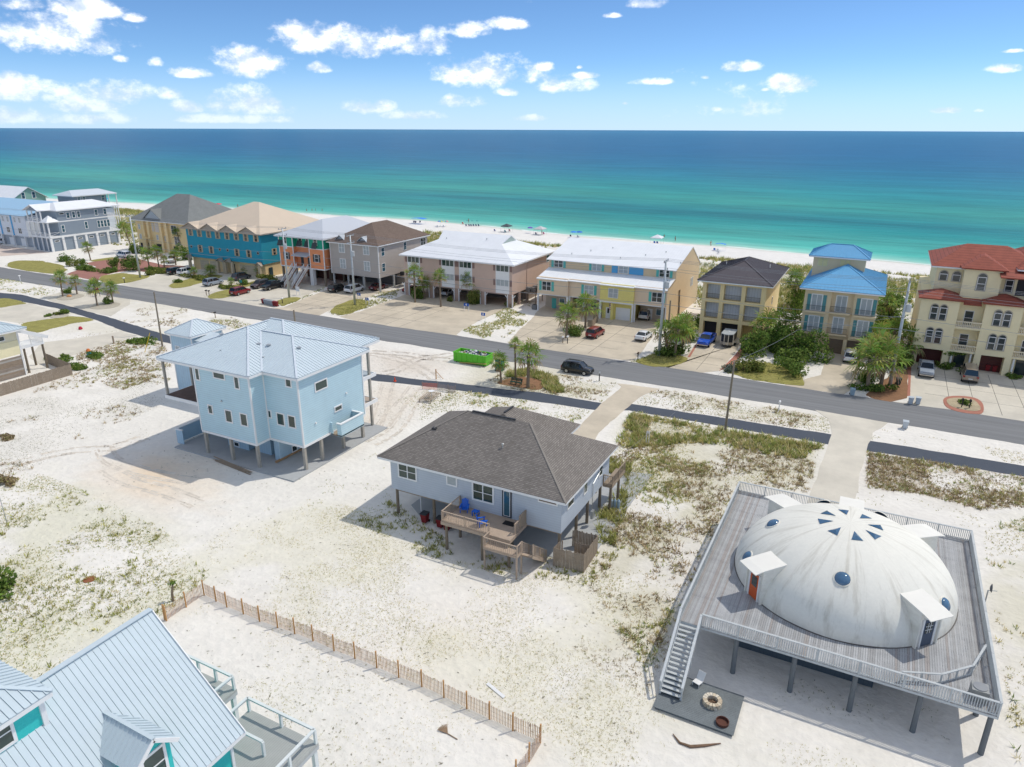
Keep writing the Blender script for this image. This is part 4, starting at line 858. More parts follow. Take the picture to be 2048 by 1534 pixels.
# door hoods cut out of the shell
DOORS = {225: ('orange_door', srgb(206, 92, 44)), 315: ('slate_door', srgb(70, 84, 104)), 135: ('grey_door', srgb(120, 120, 120)), 90: ('grey_door', srgb(120, 120, 120)), 45: ('grey_door', srgb(120, 120, 120))}
HOOD = M('hood_panels', srgb(230, 227, 218), .7, var=.05, vs=.6, bump=.1)
for ang, (nm, dc) in DOORS.items():
    th = math.radians(ang); e = Vector((math.cos(th), math.sin(th), 0)); s_ = Vector((-math.sin(th), math.cos(th), 0)); c = Vector((*DC, DZ)); fr_ = 7.9; up = Vector((0, 0, 1)); hw = .95
    rp = {z: DR * math.sqrt(max(0, 1 - (z / DH) ** 2)) for z in (0, 2.45, 3.1)}
    hood = MB(); hw = .84
    top = [c + e * 8.1 - s_ * hw * 1.14 + up * 2.9, c + e * 8.1 + s_ * hw * 1.14 + up * 2.9, c + e * 5.9 + s_ * hw * 1.14 + up * 3.12, c + e * 5.9 - s_ * hw * 1.14 + up * 3.12]
    hood.slab(top, .08); lip = [c + e * 8.75 - s_ * hw * 1.14 + up * 2.76, c + e * 8.75 + s_ * hw * 1.14 + up * 2.76, top[1], top[0]]; hood.slab(lip, .07)
    hd = hood.build('door_hood', HOOD, n_)
    for sg_ in (-1, 1):
        q = MB(); a0 = c + s_ * (hw * sg_)
        pr = [a0 + e * 8.05, a0 + e * 8.05 + up * 2.86, a0 + e * 5.8 + up * 3.08, a0 + e * 5.8]; t_ = s_ * (.1 * sg_)
        q.add(pr + [v + t_ for v in pr], [(0, 1, 2, 3), (7, 6, 5, 4), (0, 4, 5, 1), (1, 5, 6, 2), (2, 6, 7, 3), (3, 7, 4, 0)]); q.build('hood_cheek', DOME, hd)
    def plate(w0, w1, z0, z1, o0, o1, name, mat, par):
        q = MB(); vs = [c + e * (fr_ + o) + s_ * w_ + up * z for o in (o0, o1) for w_, z in ((w0, z0), (w1, z0), (w1, z1), (w0, z1))]
        return q.add(vs, [(0, 1, 2, 3), (7, 6, 5, 4), (0, 4, 5, 1), (1, 5, 6, 2), (2, 6, 7, 3), (3, 7, 4, 0)]).build(name, mat, par)
    plate(-hw, hw, 0, 2.9, -.05, .02, 'entry_wall', HOOD, hd); d_ = plate(-.46, .46, .04, 2.1, .02, .08, 'door', M(nm, dc, .5, var=.08), hd)
    plate(-.3, .3, 1.05, 1.9, .08, .1, 'door_pane', GLASS, d_); plate(-.6, -.48, 0, 2.22, .02, .12, 'door_trim', WHITE, hd); plate(.48, .6, 0, 2.22, .02, .12, 'door_trim', WHITE, hd)
    if ang == 315:
        for v in (-.1, .1): plate(v - .015, v + .015, 1.05, 1.9, .1, .11, 'muntin', WHITE, d_)
        for v in (1.33, 1.62): plate(-.3, .3, v - .015, v + .015, .1, .115, 'muntin', WHITE, d_)
# stair and low fire-pit platform
stairs(n_, X0 + .1, X0 + 1.45, Y0, DZ, 38.4, .3, GD, 15)
for x in (X0 + .05, X0 + 1.5):
    MB().beam((x, Y0, DZ + 1.0), (x, 38.4, 1.25), .16, .06).beam((x, Y0, DZ + .45), (x, 38.4, .7), .05, .05).build('handrail', M('white_handrail', srgb(212, 214, 212), .7), n_)
    for y, z in ((38.45, .25), (40.5, 1.6), (42.6, 3.1)): MB().box(x - .05, y - .05, z - .3, x + .05, y + .05, z + 1.05).build('rail_post', GD, n_)
pf = thing('fire_pit_platform', (-6, 39, 0), 'low dark plank platform at the foot of the dome deck stair', 'platform'); addhard([(-8.6, 37.1), (-3.4, 37.1), (-3.4, 40.8), (-8.6, 40.8)])
plm = M('dark_platform_plank', srgb(112, 118, 120), .85, var=.2, vs=.9, bump=.4, bs=14, fine=.12)
MB().box(-8.5, 37.2, -.1, -3.5, 40.75, .19).build('frame', plm, pf)
for i in range(25):
    y = 37.1 + i * .148; MB().box(-8.6, y, .195, -3.42, y + .138, .235).build('plank', plm, pf)
fp = thing('fire_pit', (-5.2, 39.15, .235), 'round stacked-stone fire pit on the low plank platform', 'fire pit'); stm = [M('pit_stone_%d' % i, srgb(*c_), .9, var=.15, vs=5, bump=.5, bs=12) for i, c_ in enumerate(((206, 192, 168), (188, 172, 148), (214, 204, 186)))]
for t_ in range(2):
    for i in range(16):
        a0 = 2 * math.pi * (i + .5 * t_) / 16 + .02; a1 = a0 + 2 * math.pi / 16 - .04; z0 = .235 + t_ * .17; q = [(-5.2 + r_ * math.cos(a), 39.15 + r_ * math.sin(a)) for r_, a in ((.36, a0), (.62, a0 + .01), (.63, (a0 + a1) / 2), (.62, a1 - .01), (.36, a1))]
        MB().prism(q, z0, z0 + .16 + random.uniform(-.01, .015)).build('stone', random.choice(stm), fp)
MB().lathe((-5.2, 39.15, .235), [(.35, 0), (.35, .05), (.001, .08)], 16).build('ash', M('ash', (.05, .045, .04), .95, bump=.6), fp)
lm = M('charred_log', srgb(110, 88, 70), .9, var=.25, vs=6)
for i in range(4): a = i * .8; MB().tube((-5.2 + .25 * math.cos(a), 39.15 + .25 * math.sin(a), .3), (-5.2 - .25 * math.cos(a), 39.15 - .25 * math.sin(a), .36 + .04 * i), .05).build('log', lm, fp)
tag(MB().lathe((-4.25, 37.75, .235), [(.40, .0), (.42, .22), (.38, .22), (.36, .05), (.001, .04)], 20).build('fire_ring', M('rusty_steel', srgb(92, 56, 44), .8, var=.2, vs=6), org=(-4.25, 37.75, .235)), 'small rusty steel fire ring on the low plank platform', 'fire ring')
ch = thing('lounge_chair', (-6.5, 40.55, .235), 'small white folding lounge chair on the low plank platform', 'chair'); wm_ = M('white_plastic', (.75, .75, .74), .5)
MB().slab([(-6.8, 40.2, .55), (-6.3, 40.05, .55), (-6.15, 40.55, .5), (-6.65, 40.7, .5)], .05).build('seat', wm_, ch); MB().slab([(-6.65, 40.7, .5), (-6.15, 40.55, .5), (-6.05, 40.8, 1.05), (-6.55, 40.95, 1.05)], .05).build('backrest', wm_, ch)
for x, y in ((-6.78, 40.22), (-6.32, 40.08), (-6.62, 40.66), (-6.2, 40.55)): MB().box(x - .02, y - .02, .235, x + .02, y + .02, .52).build('leg', wm_, ch)
ac = thing('air_conditioner', (9.6, 43.9, DZ), 'round-topped grey air conditioner in the corner of the dome deck', 'air conditioner'); MB().box(9.15, 43.45, DZ, 10.05, 44.35, DZ + .85).build('cabinet', M('ac_cabinet', srgb(150, 152, 150), .6, stripe=('Z', .06), groove=.4), ac); MB().lathe((9.6, 43.9, DZ + .85), [(.40, 0), (.40, .05), (.1, .06), (.001, .06)], 18).build('fan_grille', M('ac_grille', (.25, .26, .27), .6), ac)
sdsh = thing('satellite_dish', (11.2, 56.5, 0), 'dark satellite dish on a post outside the dome deck rail', 'satellite dish'); q = G(11, 1852, 540, 3.6); MB().tube((11.2, 56.5, -.2), (11.2, 56.5, 3.5), .05).build('post', METALG, sdsh)
MB().add([Vector((11.25, 56.5, 3.7)) + Vector((.12 * r_ * r_, 0, 0)) + Vector((0, math.cos(t), math.sin(t) * .85 + .1)) * .38 * r_ for r_ in (.01, .5, 1.) for t in [2 * math.pi * i / 14 for i in range(14)]], [(j * 14 + i, j * 14 + (i + 1) % 14, (j + 1) * 14 + (i + 1) % 14, (j + 1) * 14 + i) for j in range(2) for i in range(14)]).build('dish', M('dish_grey', (.12, .13, .14), .5), sdsh); MB().beam((11.25, 56.5, 3.5), (11.75, 56.5, 3.6), .04, .04).build('feed_arm', METALG, sdsh)
# ------------------------------------------------------------------ turquoise house in the near corner
TQ = siding('turquoise_siding', (58, 196, 192), .15); OR_ = M('pale_grey_metal_roof', srgb(190, 203, 209), .6, var=.04, vs=.7, metal=.0, island=.03)
o_ = thing('house', (-34, 16, 0), 'turquoise house with pale ribbed metal roof, dormers and grey decks', 'house')

RX, RZr, EX, EZ, YG = -31.3, 12.0, -25.4, 6.5, 19.1                         # ridge x and height, eave x and height, gable end
def oz(x): return RZr + (x - RX) * (EZ - RZr) / (EX - RX)
MB().add([(-37.0, YG - .5, 0), (-26.0, YG - .5, 0), (-26.0, YG - .5, oz(-26) - .1), (RX, YG - .5, RZr - .15), (-37.0, YG - .5, oz(-25.6) - .3), (-37.0, -6, 0), (-26.0, -6, 0), (-26.0, -6, oz(-26) - .1), (RX, -6, RZr - .15), (-37.0, -6, oz(-25.6) - .3)],
         [(0, 1, 2, 3, 4)[::-1], (5, 6, 7, 8, 9), (0, 1, 6, 5), (1, 2, 7, 6), (2, 3, 8, 7), (3, 4, 9, 8), (4, 0, 5, 9)]).build('wall', TQ, o_)
rr = roof(o_, [[(RX, -6, RZr), (EX, -6, EZ), (EX, YG, EZ), (RX, YG, RZr)], [(RX, -6, RZr), (RX, YG, RZr), (2 * RX - EX, YG, EZ), (2 * RX - EX, -6, EZ)]], OR_, .12, .305, rh=.016)
caps(o_, [((RX, -6, RZr), (RX, YG, RZr))], OR_, .32, .05, rr, .07); mb = MB(); mb.beam((RX, YG - .02, RZr - .02), (EX, YG - .02, EZ - .02), .05, .26).beam((EX, YG, EZ - .12), (EX, -6, EZ - .12), .05, .2); mb.build('fascia', WHITE, o_)
MB().box(-26.06, YG - .62, 0, -25.92, YG - .46, oz(-26) - .2).build('corner_board', WHITE, o_)
# small gabled dormer
dy, dxf, dz = 14.6, -25.7, 10.0; hw = 1.15; de = 9.0; xb = lambda z: RX + (RZr - z) * (EX - RX) / (RZr - EZ)
MB().add([(xb(dz - .2), dy, dz - .2), (dxf - .35, dy, dz - .2), (dxf - .35, dy - hw + .25, de + .05), (dxf - .35, dy + hw - .25, de + .05), (dxf - .35, dy - hw + .25, oz(dxf)), (dxf - .35, dy + hw - .25, oz(dxf)), (xb(de), dy - hw + .25, de), (xb(de), dy + hw - .25, de)],
         [(1, 2, 4, 5, 3), (1, 0, 6, 2), (0, 1, 3, 7), (2, 6, 4), (3, 5, 7)]).build('dormer_wall', TQ, o_)
dr = roof(o_, [[(xb(dz), dy, dz), (dxf, dy, dz), (dxf, dy - hw, de), (xb(de), dy - hw, de)], [(xb(dz), dy, dz), (dxf, dy, dz), (dxf, dy + hw, de), (xb(de), dy + hw, de)]], OR_, .1, .305, 'dormer_roof')
mb = MB(); mb.beam((dxf, dy, dz - .06), (dxf, dy - hw, de - .06), .05, .2).beam((dxf, dy, dz - .06), (dxf, dy + hw, de - .06), .05, .2); mb.build('fascia', WHITE, o_); caps(o_, [((xb(dz), dy, dz), (dxf, dy, dz))], OR_, .2, .04, dr, .06)
window(Fac('r', dxf - .35), o_, dy - .5, 7.5, dy + .5, 9.0, gm=GLASSG, fw=.14)
# wide hipped dormer
MB().box(-35.2, 3, 9.6, -30.0, 12.6, 12.4).build('dormer_wall', TQ, o_); MB().box(-30.02, 12.42, 10.4, -29.9, 12.64, 12.3).build('corner_board', WHITE, o_)
pol, sg = hip(-35.7, -29.6, 2.5, 12.95, 12.45, 13.7, (-32.65, 6), (-32.65, 10.2)); dr = roof(o_, pol, OR_, .1, .305, 'dormer_roof'); caps(o_, sg, OR_, .2, .04, dr, .06); eaves(o_, -35.7, -29.6, 2.5, 12.95, 12.45)
window(Fac('r', -30.0), o_, 8.9, 11.05, 11.2, 12.2, gm=GLASSG, fw=.14, cols=2)
# decks
dm = M('grey_composite_deck', srgb(168, 170, 166), .8, var=.06, stripe=('X', .14), groove=.25); om = M('pale_blue_rail', srgb(214, 219, 217), .7, var=.05)
for (x0, y0, x1, y1) in ((-36.5, 18.6, -30.3, 22.7), (-26, 12, -23.2, 18.6), (-28.4, 18.6, -23.2, 21.9)):
    MB().box(x0, y0, 4.05, x1, y1, 4.2).build('deck', dm, o_); MB().box(x0, y0, 3.8, x1, y1, 4.04).build('deck_frame', M('grey_deck_frame', srgb(180, 184, 184), .8), o_)
def plain_rail(p0, p1, n):
    p0, p1 = Vector(p0), Vector(p1); up = Vector((0, 0, 1)); r_ = MB().beam(p0 + up, p1 + up, .16, .05).beam(p0 + up * .9, p1 + up * .9, .04, .12).build('railing', om, o_)
    for i in range(n + 1): q = p0 + (p1 - p0) * (i / n); newpost(q) and MB().beam(q, q + up * .96, .14, .14).build('rail_post', om, r_)
plain_rail((-36.4, 22.6, 4.2), (-30.4, 22.6, 4.2), 4); plain_rail((-30.4, 22.6, 4.2), (-30.4, 18.8, 4.2), 2); plain_rail((-28.3, 21.8, 4.2), (-23.3, 21.8, 4.2), 2); plain_rail((-23.3, 21.8, 4.2), (-23.3, 12.2, 4.2), 5); plain_rail((-28.3, 21.8, 4.2), (-28.3, 20.2, 4.2), 1); plain_rail((-27.6, 19.9, 4.2), (-25.2, 19.9, 4.2), 1)
for x, y in ((-30.5, 22.5), (-33.5, 22.5), (-23.4, 21.7), (-28.2, 21.7), (-23.4, 17), (-28.2, 19)): pile(o_, x, y, 3.9, .12, True, om, name='deck_post')
addhard([(-37, -6), (-26, -6), (-26, 19), (-37, 19)])
# ------------------------------------------------------------------ cream house with its board fence at the far left lot
p_ = thing('house', (-119, 60, 0), 'cream stilt house with grey metal roof and small white-railed balcony', 'house'); CR_ = siding('cream_siding', (232, 224, 196), .2)
MB().box(-130, 40, 3.4, -114.6, 57.9, 7.3).build('wall', CR_, p_); MB().box(-129.9, 40, 3.4, -114.45, 57.8, 5.6).build('wall', M('cream_panel', srgb(240, 230, 190), .8), p_)
wallw = M('horizontal_weathered_boards', srgb(150, 138, 126), .9, var=.2, vs=1.2, bump=.4); wb = M('pale_weathered_boards', srgb(176, 170, 162), .9, var=.2, vs=1.2, bump=.4)
for i in range(11): MB().box(-114.6 + .02 * (i % 2), 40, .1 + i * .28, -114.5 + .02 * (i % 2), 57.8, .36 + i * .28).build('skirt_board', random.choice((wallw, wb, WOODP)), p_)
MB().box(-114.7, 57.76, 0, -114.42, 57.98, 7.3).build('corner_board', WHITE, p_)
pol, sg = hip(-131, -113.4, 39, 58.9, 7.45, 10.2, (-122.2, 47.5), (-122.2, 50.5)); r_ = roof(p_, pol, OR_, .12, .45); caps(p_, sg, OR_, .22, .05, r_, .07); eaves(p_, -131, -113.4, 39, 58.9, 7.45)
window(Fac('r', -114.6), p_, 54.0, 6.0, 56.0, 6.6, rows=1, cols=2, gm=GLASS)
MB().box(-118.5, 57.9, 4.0, -114.7, 61.6, 4.2).build('balcony', WHITE, p_); railing(p_, (-114.8, 58.0, 4.2), (-114.8, 61.5, 4.2), 1.0, WHITE, .16); railing(p_, (-118.4, 61.5, 4.2), (-114.8, 61.5, 4.2), 1.0, WHITE, .16)
for x, y in ((-115, 58.6), (-115, 61.4), (-118, 61.4)): pile(p_, x, y, 4.0, .17)
MB().beam((-114.8, 58.0, 7.0), (-114.8, 62.4, 4.9), .06, .5).build('stair_screen', WHITE, p_)
addhard([(-130, 40), (-114.6, 40), (-114.6, 57.9), (-130, 57.9)])
fn = thing('board_fence', (-108, 56, 0), 'weathered grey board fence round the cream house yard', 'fence')
boards(fn, (-108.2, 61.2), (-107.9, 44.5), 1.75, OLDW, .17, .04); boards(fn, (-108.2, 61.2), (-117.5, 62.8), 1.75, OLDW, .17, .04)
for i in range(8): y = 61.0 - i * 2.35; MB().box(-108.28, y - .05, -.2, -108.18, y + .05, 1.7).build('post', OLDW, fn)
# ------------------------------------------------------------------ the row of houses along the beach
def gable_front(root, F, u0, u1, z0, zt, mat, trim, depth=1.2, name='gablet', over=.35):
    """small gable on a wall plane: triangular face, two roof slopes running back into the main roof"""
    um = (u0 + u1) / 2; o = -over
    MB().add([F.pt(u0 + .3, z0, 0), F.pt(u1 - .3, z0, 0), F.pt(um, zt - .15, 0), F.pt(u0 + .3, z0, -.3), F.pt(u1 - .3, z0, -.3), F.pt(um, zt - .15, -.3)], [(0, 1, 2), (5, 4, 3), (0, 3, 4, 1), (1, 4, 5, 2), (2, 5, 3, 0)]).build(name, mat, root)
    g = MB(); p = lambda u, z, d: F.pt(u, z, -d)
    g.slab([p(u0, z0, o), p(um, zt, o), p(um, zt, depth), p(u0, z0, depth * .15)], .08); g.slab([p(u1, z0, o), p(um, zt, o), p(um, zt, depth), p(u1, z0, depth * .15)], .08); g.build(name + '_roof', trim, root)
# --- turquoise duplex with tan roof
D = thing('apartment_house', (-152, 131, 0), 'bright blue-green apartment house with large tan hip roof and row of little gables', 'house')
TB = siding('teal_blue_siding', (40, 150, 174), .22); TBL = siding('teal_blue_siding_light', (60, 150, 172), .22); TANR = M('tan_metal_roof', srgb(206, 188, 166), .6, var=.04, vs=.4, stripe=('X', .5), groove=.05); BEI = M('beige_stucco', srgb(196, 180, 152), .85, var=.08, vs=.7, bump=.2)
TANT = M('taupe_trim', srgb(168, 156, 142), .75, var=.05); YST = M('ochre_stucco', srgb(222, 196, 148), .85, var=.06, bump=.2)
dx0, dx1, dy0, dy1 = -166, -138.9, 131, 155.5
MB().box(dx0, dy0, 3.4, dx1, dy1, 11.0).build('wall', TB, D); MB().box(dx0 + .3, dy0 + .8, 0, dx1 - .3, dy1, 3.4).build('garage_wall', YST, D)
pol, sg = hip(dx0 - .9, dx1 + .9, dy0 - .9, dy1 + .9, 11.15, 17.3, (-153.6, 144), (-151.6, 144)); r_ = roof(D, pol, TANR, .16); eaves(D, dx0 - .9, dx1 + .9, dy0 - .9, dy1 + .9, 11.15, TANT)
fd = Fac('f', dy0); fdr = Fac('r', dx1)
for k in range(4):
    u0 = dx0 - .9 + k * 6.95; gable_front(D, Fac('f', dy0 - .6), u0, u0 + 6.95, 11.1, 12.75, TANT, TANR, 3.6)
SH_T = M('tan_shutter', srgb(196, 178, 148), .7, stripe=('Z', .12), groove=.2)
for x, y in ((180, 545), (330, 565), (487, 580), (640, 598), (800, 608), (958, 620), (1120, 638), (1292, 650)): winc(fd, D, 3, x, y, .85, 1.75, fm=SH_T, shut=SH_T)
for x, y in ((348, 828), (535, 850), (972, 895), (1175, 915)): winc(fd, D, 3, x, y, .85, 1.75, fm=SH_T, shut=SH_T)
for x, y in ((195, 790), (680, 842), (812, 855), (1330, 908)):
    u, z = fd.uv(3, x, y); MB().tube(fd.pt(u, z), fd.pt(u, z, .06), .42, n=14).build('round_window', TANT, D); MB().tube(fd.pt(u, z, .06), fd.pt(u, z, .08), .28, n=14).build('pane', GLASS, D)
winc(fdr, D, 3, 1607, 880, .8, 1.5, fm=SH_T, shut=SH_T)
fg = Fac('f', dy0 + .8)
for (a, c_) in ((-163, -159.8), (-159.2, -156), (-148.2, -142.2)): fg.part('garage_door', M('beige_garage_door', srgb(190, 176, 150), .7, stripe=('Z', .55), groove=.25), D, a, 0, c_, 2.6, 0, .06)
for (a, c_) in ((-154.2, -152.9), (-151.3, -150.0)): fg.part('entry', DARK, D, a, 0, c_, 2.5, 0, .05)
for u in (-165.4, -154.7, -152.4, -151.9, -149.4, -139.7): MB().box(u - .3, dy0 - .9, 0, u + .3, dy0 - .3, 3.2).build('porch_column', BEI, D)
for u in (-165.4, -153.6, -150.7, -139.7): gable_front(D, Fac('f', dy0 - .9), u - 1.3, u + 1.3, 3.2, 4.1, TANT, TANT, 1.0, 'porch_gable')
fdr.part('side_door', M('dark_teal_door', (.02, .05, .06), .5), D, dy0 + 2, 0, dy0 + 3, 2.3, -.3, .02)
# --- orange and green house
E_h = thing('house', (-124.7, 130, 0), 'orange house with green top storey, pale grey roof and twin white stairs', 'house')
ORG_ = siding('orange_siding', (230, 148, 102), .2); GRN = siding('sea_green_siding', (36, 160, 130), .2); GRM = M('pale_grey_metal_roof_b', srgb(190, 194, 200), .5, var=.03, stripe=('X', .5), groove=.05); SHD = M('dark_shutter', srgb(66, 74, 76), .7, stripe=('Z', .1), groove=.2)
ex0, ex1 = -131.7, -117.7
for (a, c_, y0) in ((ex0, -127.3, 130), (-127.3, -122.1, 131.2), (-122.1, ex1, 130)):
    MB().box(a, y0, 4.2, c_, 152, 8.9).build('wall', ORG_, E_h); MB().box(a, y0, 8.9, c_, 152, 11.4).build('upper_wall', GRN, E_h)
    MB().box(a, y0 - .06, 8.8, c_, y0, 9.0).build('belt_board', WHITE, E_h); MB().box(a, y0 - .06, 3.95, c_, y0 + .2, 4.2).build('band_board', WHITE, E_h)
MB().box(ex1, 130, 8.8, ex1 + .06, 152, 9.0).build('belt_board', WHITE, E_h); MB().box(ex1 - .1, 130, 3.95, ex1 + .07, 152, 4.2).build('band_board', WHITE, E_h)
for x in (ex0, -127.3, -122.1, ex1): MB().box(x - .1, 129.93, 4.2, x + .1, 130.1, 11.4).build('corner_board', WHITE, E_h)
pol, sg = hip(ex0 - .8, ex1 + .8, 129.2, 153, 11.55, 14.9, (-124.7, 138.3), (-124.7, 147.5)); roof(E_h, pol, GRM, .15); eaves(E_h, ex0 - .8, ex1 + .8, 129.2, 153, 11.55)
fe = Fac('f', 130); fe2 = Fac('f', 131.2)
winc(fe, E_h, 4, 250, 510, .9, 1.9); winc(fe, E_h, 4, 285, 775, 1.0, 1.6, shut=SHD); winc(fe, E_h, 4, 770, 545, 1.0, 1.6); winc(fe, E_h, 4, 795, 825, 1.1, 1.7, shut=SHD)
for x in (-125.9, -123.4): window(fe2, E_h, x - .5, 9.2, x + .5, 11.1); 
for (u, y_) in ((-131.0, 130), (-120.1, 130), (-126.0, 131.2), (-123.5, 131.2)):
    a = 9.2; MB().slab([(u - .75, y_ - .1, 10.4), (u + .75, y_ - .1, 10.4), (u + .75, y_ - .75, 9.1), (u - .75, y_ - .75, 9.1)], .05).build('awning_shutter', SHD, E_h)
MB().slab([(-127.3, 131.2, 7.6), (-122.1, 131.2, 7.6), (-122.1, 128.9, 7.0), (-127.3, 128.9, 7.0)], .1).build('porch_roof', GRM, E_h)
for u in (-125.7, -123.5): fe2.part('door', SHD, E_h, u - .45, 4.3, u + .45, 6.4, 0, .05)
MB().box(-127.3, 129.2, 4.05, -122.1, 131.2, 4.2).build('porch', WHITE, E_h)
stm_ = M('brown_stair', srgb(150, 110, 86), .8)
for (a, c_) in ((-127.2, -125.9), (-123.5, -122.2)):
    stairs(E_h, a, c_, 129.2, 4.1, 124.6, .1, stm_, 18)
    for x in (a, c_): railing(E_h, (x, 129.2, 4.15), (x, 124.6, .15), 1.0, WHITE, .2, .04, .14, 2.5, 'stair_railing')
for x in (ex0 + .3, -127.5, -121.9, ex1 - .3):
    for y in (130.3, 137, 145): pile(E_h, x, y, 4.1, .22 if x not in (-121.9, -127.5) else .5, True, WHITE if x in (-121.9, -127.5) and y < 131 else PILE)
MB().box(-131, 138, 0, -118.4, 151, 4.0).build('ground_wall', M('dark_brick', srgb(96, 64, 54), .9, var=.15), E_h)
# --- grey-beige house with brown shingle roof
F_h = thing('house', (-109.6, 131.3, 0), 'grey-beige clapboard house on stilts with brown shingle hip roof', 'house')
GB = siding('grey_beige_siding', (180, 172, 165), .2); SHB = shingle('brown_shingles', (124, 108, 98), .5); fx0, fx1 = -116.7, -102.5
MB().box(fx0, 131.3, 3.3, fx1, 151.5, 10.8).build('wall', GB, F_h)
pol, sg = hip(fx0 - .6, fx1 + .6, 130.6, 152.2, 10.9, 14.9, (-109.6, 138.6), (-109.6, 144.6)); roof(F_h, pol, SHB, .15); eaves(F_h, fx0 - .6, fx1 + .6, 130.6, 152.2, 10.9)
ff = Fac('f', 131.3); ffr = Fac('r', fx1)
for x, y in ((1222, 642), (1638, 680), (1245, 912), (1655, 958)): winc(ff, F_h, 4, x, y, 1.55, 2.1, cols=2, gm=BLIND, fw=.12)
for u, z in ((133.0, 9.2), (133.0, 5.6), (141.8, 9.4)): window(ffr, F_h, u - .55, z - .9, u + .55, z + .9, gm=GLASSB)
window(ffr, F_h, 148.5, 8.6, 150.6, 10.3, cols=2)
for u in (-113.9, -107.3): gable_front(F_h, Fac('f', 131.9), u - 1.5, u + 1.5, 11.35, 12.5, M('gablet_grey', srgb(170, 176, 182), .7), M('gablet_cap', srgb(176, 182, 188), .7), 1.6)
for x in (fx0 + .3, -112, -107.3, fx1 - .2):
    for y in (131.6, 137, 142, 147): pile(F_h, x, y, 3.3, .17, True, M('pale_square_pile', srgb(176, 176, 172), .85, var=.1))
MB().box(-115, 140, 0, -104, 150, 3.2).build('ground_wall', M('dim_grey_wall', srgb(120, 116, 112), .9), F_h)
for x in (fx0, fx1): MB().box(x - .08, 131.22, 3.3, x + .08, 131.4, 10.7).build('corner_board', WHITE, F_h)
st_ = MB().box(fx1 + .1, 138, 2.6, fx1 + 2.2, 142, 2.8).build('equipment_shelf', WOODP, F_h)
for y in (138.2, 141.8): pile(F_h, fx1 + 2.0, y, 2.6, .1)
for y in (138.9, 141): MB().box(fx1 + .6, y - .45, 2.8, fx1 + 1.5, y + .45, 3.7).build('air_conditioner', BLACKM, F_h)
# --- pink and white condominium
G_h = thing('condominium', (-82, 132, 0), 'pinkish condominium on carport piers with white panels and white hip roof', 'house')
PK = M('pink_beige_siding', srgb(206, 180, 164), .85, var=.05, vs=.8, stripe=('X', .3), groove=.08); PKD = M('pink_brown_shutter', srgb(138, 112, 104), .8); gx0, gx1, gy0, gy1 = -95.9, -68.2, 132, 152
MB().box(gx0, gy0, 2.85, gx1, gy1, 9.2).build('wall', PK, G_h)
zr, ze = 13.8, 9.35; sx = 6.2
a, b2, c_, d_ = (gx0 - .8, gy0 - .8, ze), (gx1 + .8, gy0 - .8, ze), (gx1 + .8, gy1 + .8, ze), (gx0 - .8, gy1 + .8, ze); zg = 12.3; k_ = (zg - ze) / (zr - ze); ym = (gy0 + gy1) / 2; hy = (gy1 - gy0) / 2 + .8
La, Lb, Ra, Rb = (gx0 + 5.4, ym - hy * (1 - k_), zg), (gx0 + 5.4, ym + hy * (1 - k_), zg), (gx1 - 5.9, ym - hy * (1 - k_), zg), (gx1 - 5.9, ym + hy * (1 - k_), zg); T0, T1 = (gx0 + 4.5, ym, zr), (gx1 - 5.4, ym, zr)
roof(G_h, [[a, b2, Ra, La], [La, Ra, T1, T0], [b2, c_, Rb, Ra], [c_, d_, Lb, Rb], [Lb, Rb, T1, T0], [d_, a, La, Lb]], WHITEROOF, .14); eaves(G_h, gx0 - .8, gx1 + .8, gy0 - .8, gy1 + .8, ze)
MB().add([Ra, Rb, T1, La, Lb, T0], [(0, 1, 2), (5, 4, 3)]).build('gable_vent', M('pale_green_vent', srgb(196, 208, 196), .7, stripe=('Z', .15), groove=.2), G_h)
fg_ = Fac('f', gy0); fgr = Fac('r', gx1)
for (xl, xr, yt, yb) in ((160, 318, 465, 740), (595, 760, 515, 790), (818, 985, 535, 815), (1287, 1462, 590, 870)):
    u0, _ = fg_.uv(5, xl, yt); u1, _ = fg_.uv(5, xr, yt); fg_.part('white_panel', WHITE, G_h, u0, 2.95, u1, 9.15, 0, .05)
    for z0, z1 in ((7.7, 9.0), (4.6, 5.9)):
        f5 = Fac('f', gy0 - .05); window(f5, G_h, u0 + .2, z0, u1 - .2, z1, cols=3, rows=1, gm=GLASSG if z0 > 6 else BLIND)
        for s_ in (-1, 1):
            e_ = u0 if s_ < 0 else u1; fg_.part('shutter', PKD, G_h, e_ + s_ * .08, z0, e_ + s_ * .6, z1, 0, .05)
window(fgr, G_h, 149.2, 7.2, 150.6, 8.8, gm=GLASSB); MB().box(gx1, 138.9, 2.9, gx1 + .12, 139.05, 9.2).build('downpipe', PK, G_h)
PKB = M('pier_pink', srgb(176, 150, 136), .85)
for i in range(5):
    x = gx0 + .5 + i * (gx1 - gx0 - 1) / 4; MB().box(x - .45, gy0, 0, x + .45, gy0 + .9, 2.85).build('pier', PKB, G_h)
    for s_ in (-1, 1): MB().box(x + s_ * .6 - .1, gy0 - .05, 0, x + s_ * .6 + .1, gy0 + .15, 2.85).build('carport_post', WHITE, G_h); MB().beam((x + s_ * .7, gy0 + .05, 2.1), (x + s_ * 1.25, gy0 + .05, 2.75), .1, .14).build('brace', WHITE, G_h)
MB().box(gx0 + .5, gy0 + 9, 0, gx1 - .5, gy1, 2.85).build('ground_wall', M('carport_wall', srgb(150, 136, 124), .9), G_h); MB().box(gx0, gy0 - .02, 2.7, gx1, gy0 + .1, 2.86).build('band_board', M('pink_band', srgb(160, 140, 130), .8), G_h)
for y in (136, 140): pile(G_h, gx1 - .3, y, 2.85, .22, True, PKB)
MB().box(gx1 + .1, 137.6, 2.3, gx1 + 3, 141.5, 2.5).build('equipment_shelf', WOODP, G_h)
